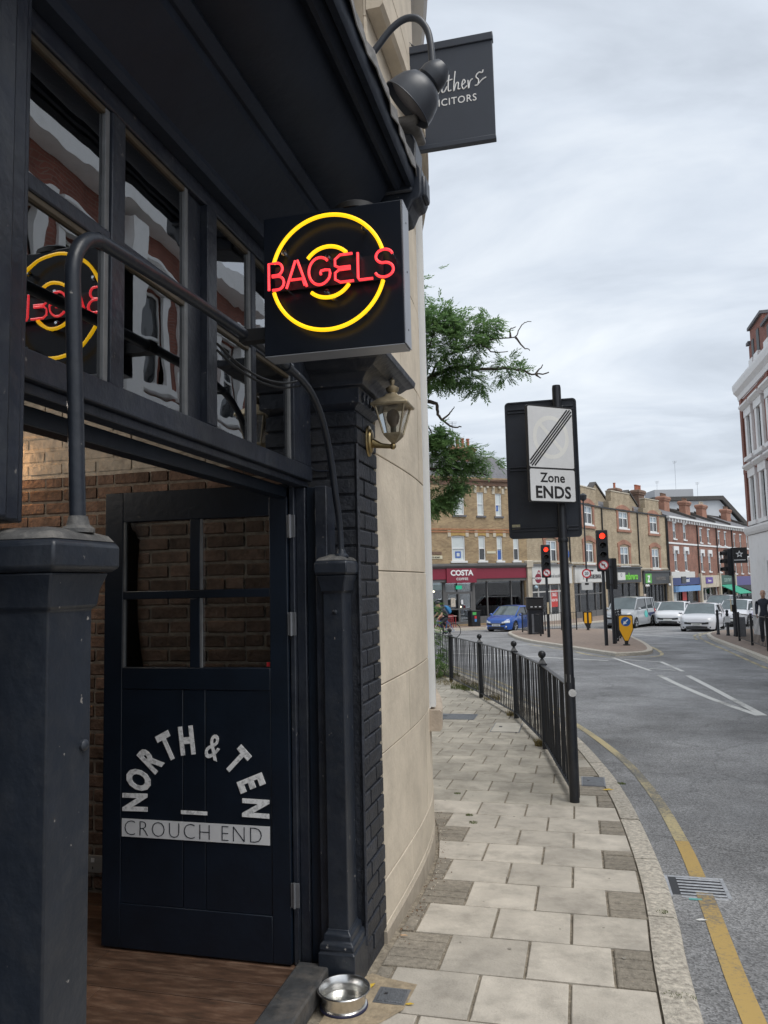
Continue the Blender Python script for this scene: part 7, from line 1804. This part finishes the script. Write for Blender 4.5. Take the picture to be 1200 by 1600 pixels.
# cyclist and bicycle crossing in front of the coffee shop; local +x is forward
cyx, cyy = -6.12, 36.0
hb = math.radians(-90-58); zroad = gz(cyy)-.1
bike = thing('bicycle', 'blue bicycle ridden past the railing towards the left', 'bicycle', (cyx, cyy, zroad), hb)
for xw in (.52, -.50):
    n = 28; w_ = part('wheel', MB().loft([[(xw+(.335+.018*math.cos(k))*math.cos(a), .018*math.sin(k), .345+(.335+.018*math.cos(k))*math.sin(a)) for k in (0,1.26,2.51,3.77,5.03)] for a in [i*2*math.pi/n for i in range(n+1)]], False), TYRE, bike)
    for k in range(10):
        a = k*math.pi/5; part('spoke', MB().tube([(xw,0,.345),(xw+.325*math.cos(a),0,.345+.325*math.sin(a))], .003, 4), ALLOY, w_)
BLUEF = mat('blue_frame_paint', (.06,.16,.40), .35)
fr_ = part('frame', MB().tube([(-.18,0,.86),(-.06,0,.30)], .018, 8).tube([(-.17,0,.80),(.36,0,.82)], .018, 8).tube([(-.06,0,.30),(.37,0,.76)], .021, 8), BLUEF, bike)
part('rear_stay', MB().tube([(-.06,.05,.30),(-.5,.06,.345),(-.17,.03,.80)], .010, 6), BLUEF, bike); part('rear_stay', MB().tube([(-.06,-.05,.30),(-.5,-.06,.345),(-.17,-.03,.80)], .010, 6), BLUEF, bike)
part('fork', MB().tube([(.34,0,.92),(.38,0,.72),(.43,.05,.6),(.52,.05,.345)], .013, 6), mat('pale_fork', (.55,.57,.6), .4), bike)
part('handlebar', MB().tube([(.40,.30,.98),(.42,.12,.97),(.36,0,.95),(.42,-.12,.97),(.40,-.30,.98)], .013, 8), BLACKTRIM, bike)
part('saddle', MB().loft([[(-.32,-.07,.90),(-.32,.07,.90),(-.32,.07,.94),(-.32,-.07,.94)],[(-.12,-.03,.90),(-.12,.03,.90),(-.12,.03,.935),(-.12,-.03,.935)],[(-.02,-.015,.90),(-.02,.015,.90),(-.02,.015,.925),(-.02,-.015,.925)]]), BLACKTRIM, bike, bevel=.01)
part('crank', MB().ring((-.06,.045,.30), .0, .09, (1,0,0), (0,0,1), .012, n=16), BLACKTRIM, bike)
part('pedal', MB().box(.05,.08,.17,.15,.17,.19), BLACKTRIM, bike); part('pedal', MB().box(-.24,-.17,.41,-.14,-.08,.43), BLACKTRIM, bike)
cyc = thing('person', 'cyclist in black clothes, helmet and blue backpack leaning over the handlebars', 'person', (cyx, cyy, zroad), hb)
V = [(-.20,0,1.00,.14,.13),(-.08,0,1.14,.145,.125),(.06,0,1.30,.155,.115),(.15,0,1.38,.13,.09),(.20,0,1.45,.06),(.23,0,1.49,.052),
     (.14,.18,1.36,.068),(.20,.27,1.20,.052),(.14,-.18,1.36,.068),(.20,-.27,1.20,.052),
     (-.14,.09,.96,.10),(.20,.11,.72,.075),(.06,.12,.30,.055),(.16,.12,.22,.045),(-.14,-.09,.96,.10),(.16,-.11,.88,.075),(-.20,-.12,.54,.055),(-.10,-.12,.47,.045)]
E_ = [(0,1),(1,2),(2,3),(3,4),(4,5),(3,6),(6,7),(3,8),(8,9),(0,10),(10,11),(11,12),(12,13),(0,14),(14,15),(15,16),(16,17)]
figure('body', V, E_, cyc, DARKCLOTH)
for s_ in (1, -1):
    part('forearm', MB().tube([(.195,s_*.268,1.215),(.23,s_*.285,1.13),(.37,s_*.29,1.015)], [.047,.044,.03], 10), SKIN, cyc)
    hand(cyc, (.365,s_*.29,1.015), (.7,0,-.45), (0,0,1), curl=1.1)
part('neck', MB().tube([(.20,0,1.46),(.25,0,1.54)], [.052,.05], 12), SKIN, cyc)
head(cyc, (.285,0,1.60), 0, DARKHAIR, helmet=mat('black_helmet', (.02,.021,.023), .4), tilt=.18)
bp_ = thing('backpack', 'bright blue backpack on the cyclist', 'backpack', (cyx, cyy, zroad+1.1), hb)
BKP = mat('blue_backpack', (.03,.19,.42), .7, var=.15, vscale=10)
d0 = Vector((.23,0,.38)).normalized(); nn0 = Vector((-d0.z,0,d0.x))
def bpx(u, v, w): 
    p = Vector((-.17,0,-.02))+d0*u+nn0*v; return (p.x, w, p.z)
part('pack', MB().loft([[bpx(u,.11,-w),bpx(u,.11,w),bpx(u,.11+t_,w*.8),bpx(u,.11+t_,-w*.8)] for u, w, t_ in ((.0,.10,.05),(.04,.15,.15),(.22,.16,.18),(.38,.14,.13),(.44,.09,.05))]), BKP, bp_, bevel=.03, seg=3)
for s_ in (.1,-.1): part('strap', MB().tube([bpx(.40,.10,s_),bpx(.42,-.02,s_*1.2),bpx(.30,-.14,s_*1.3)], .02, 6), BLACKTRIM, bp_)
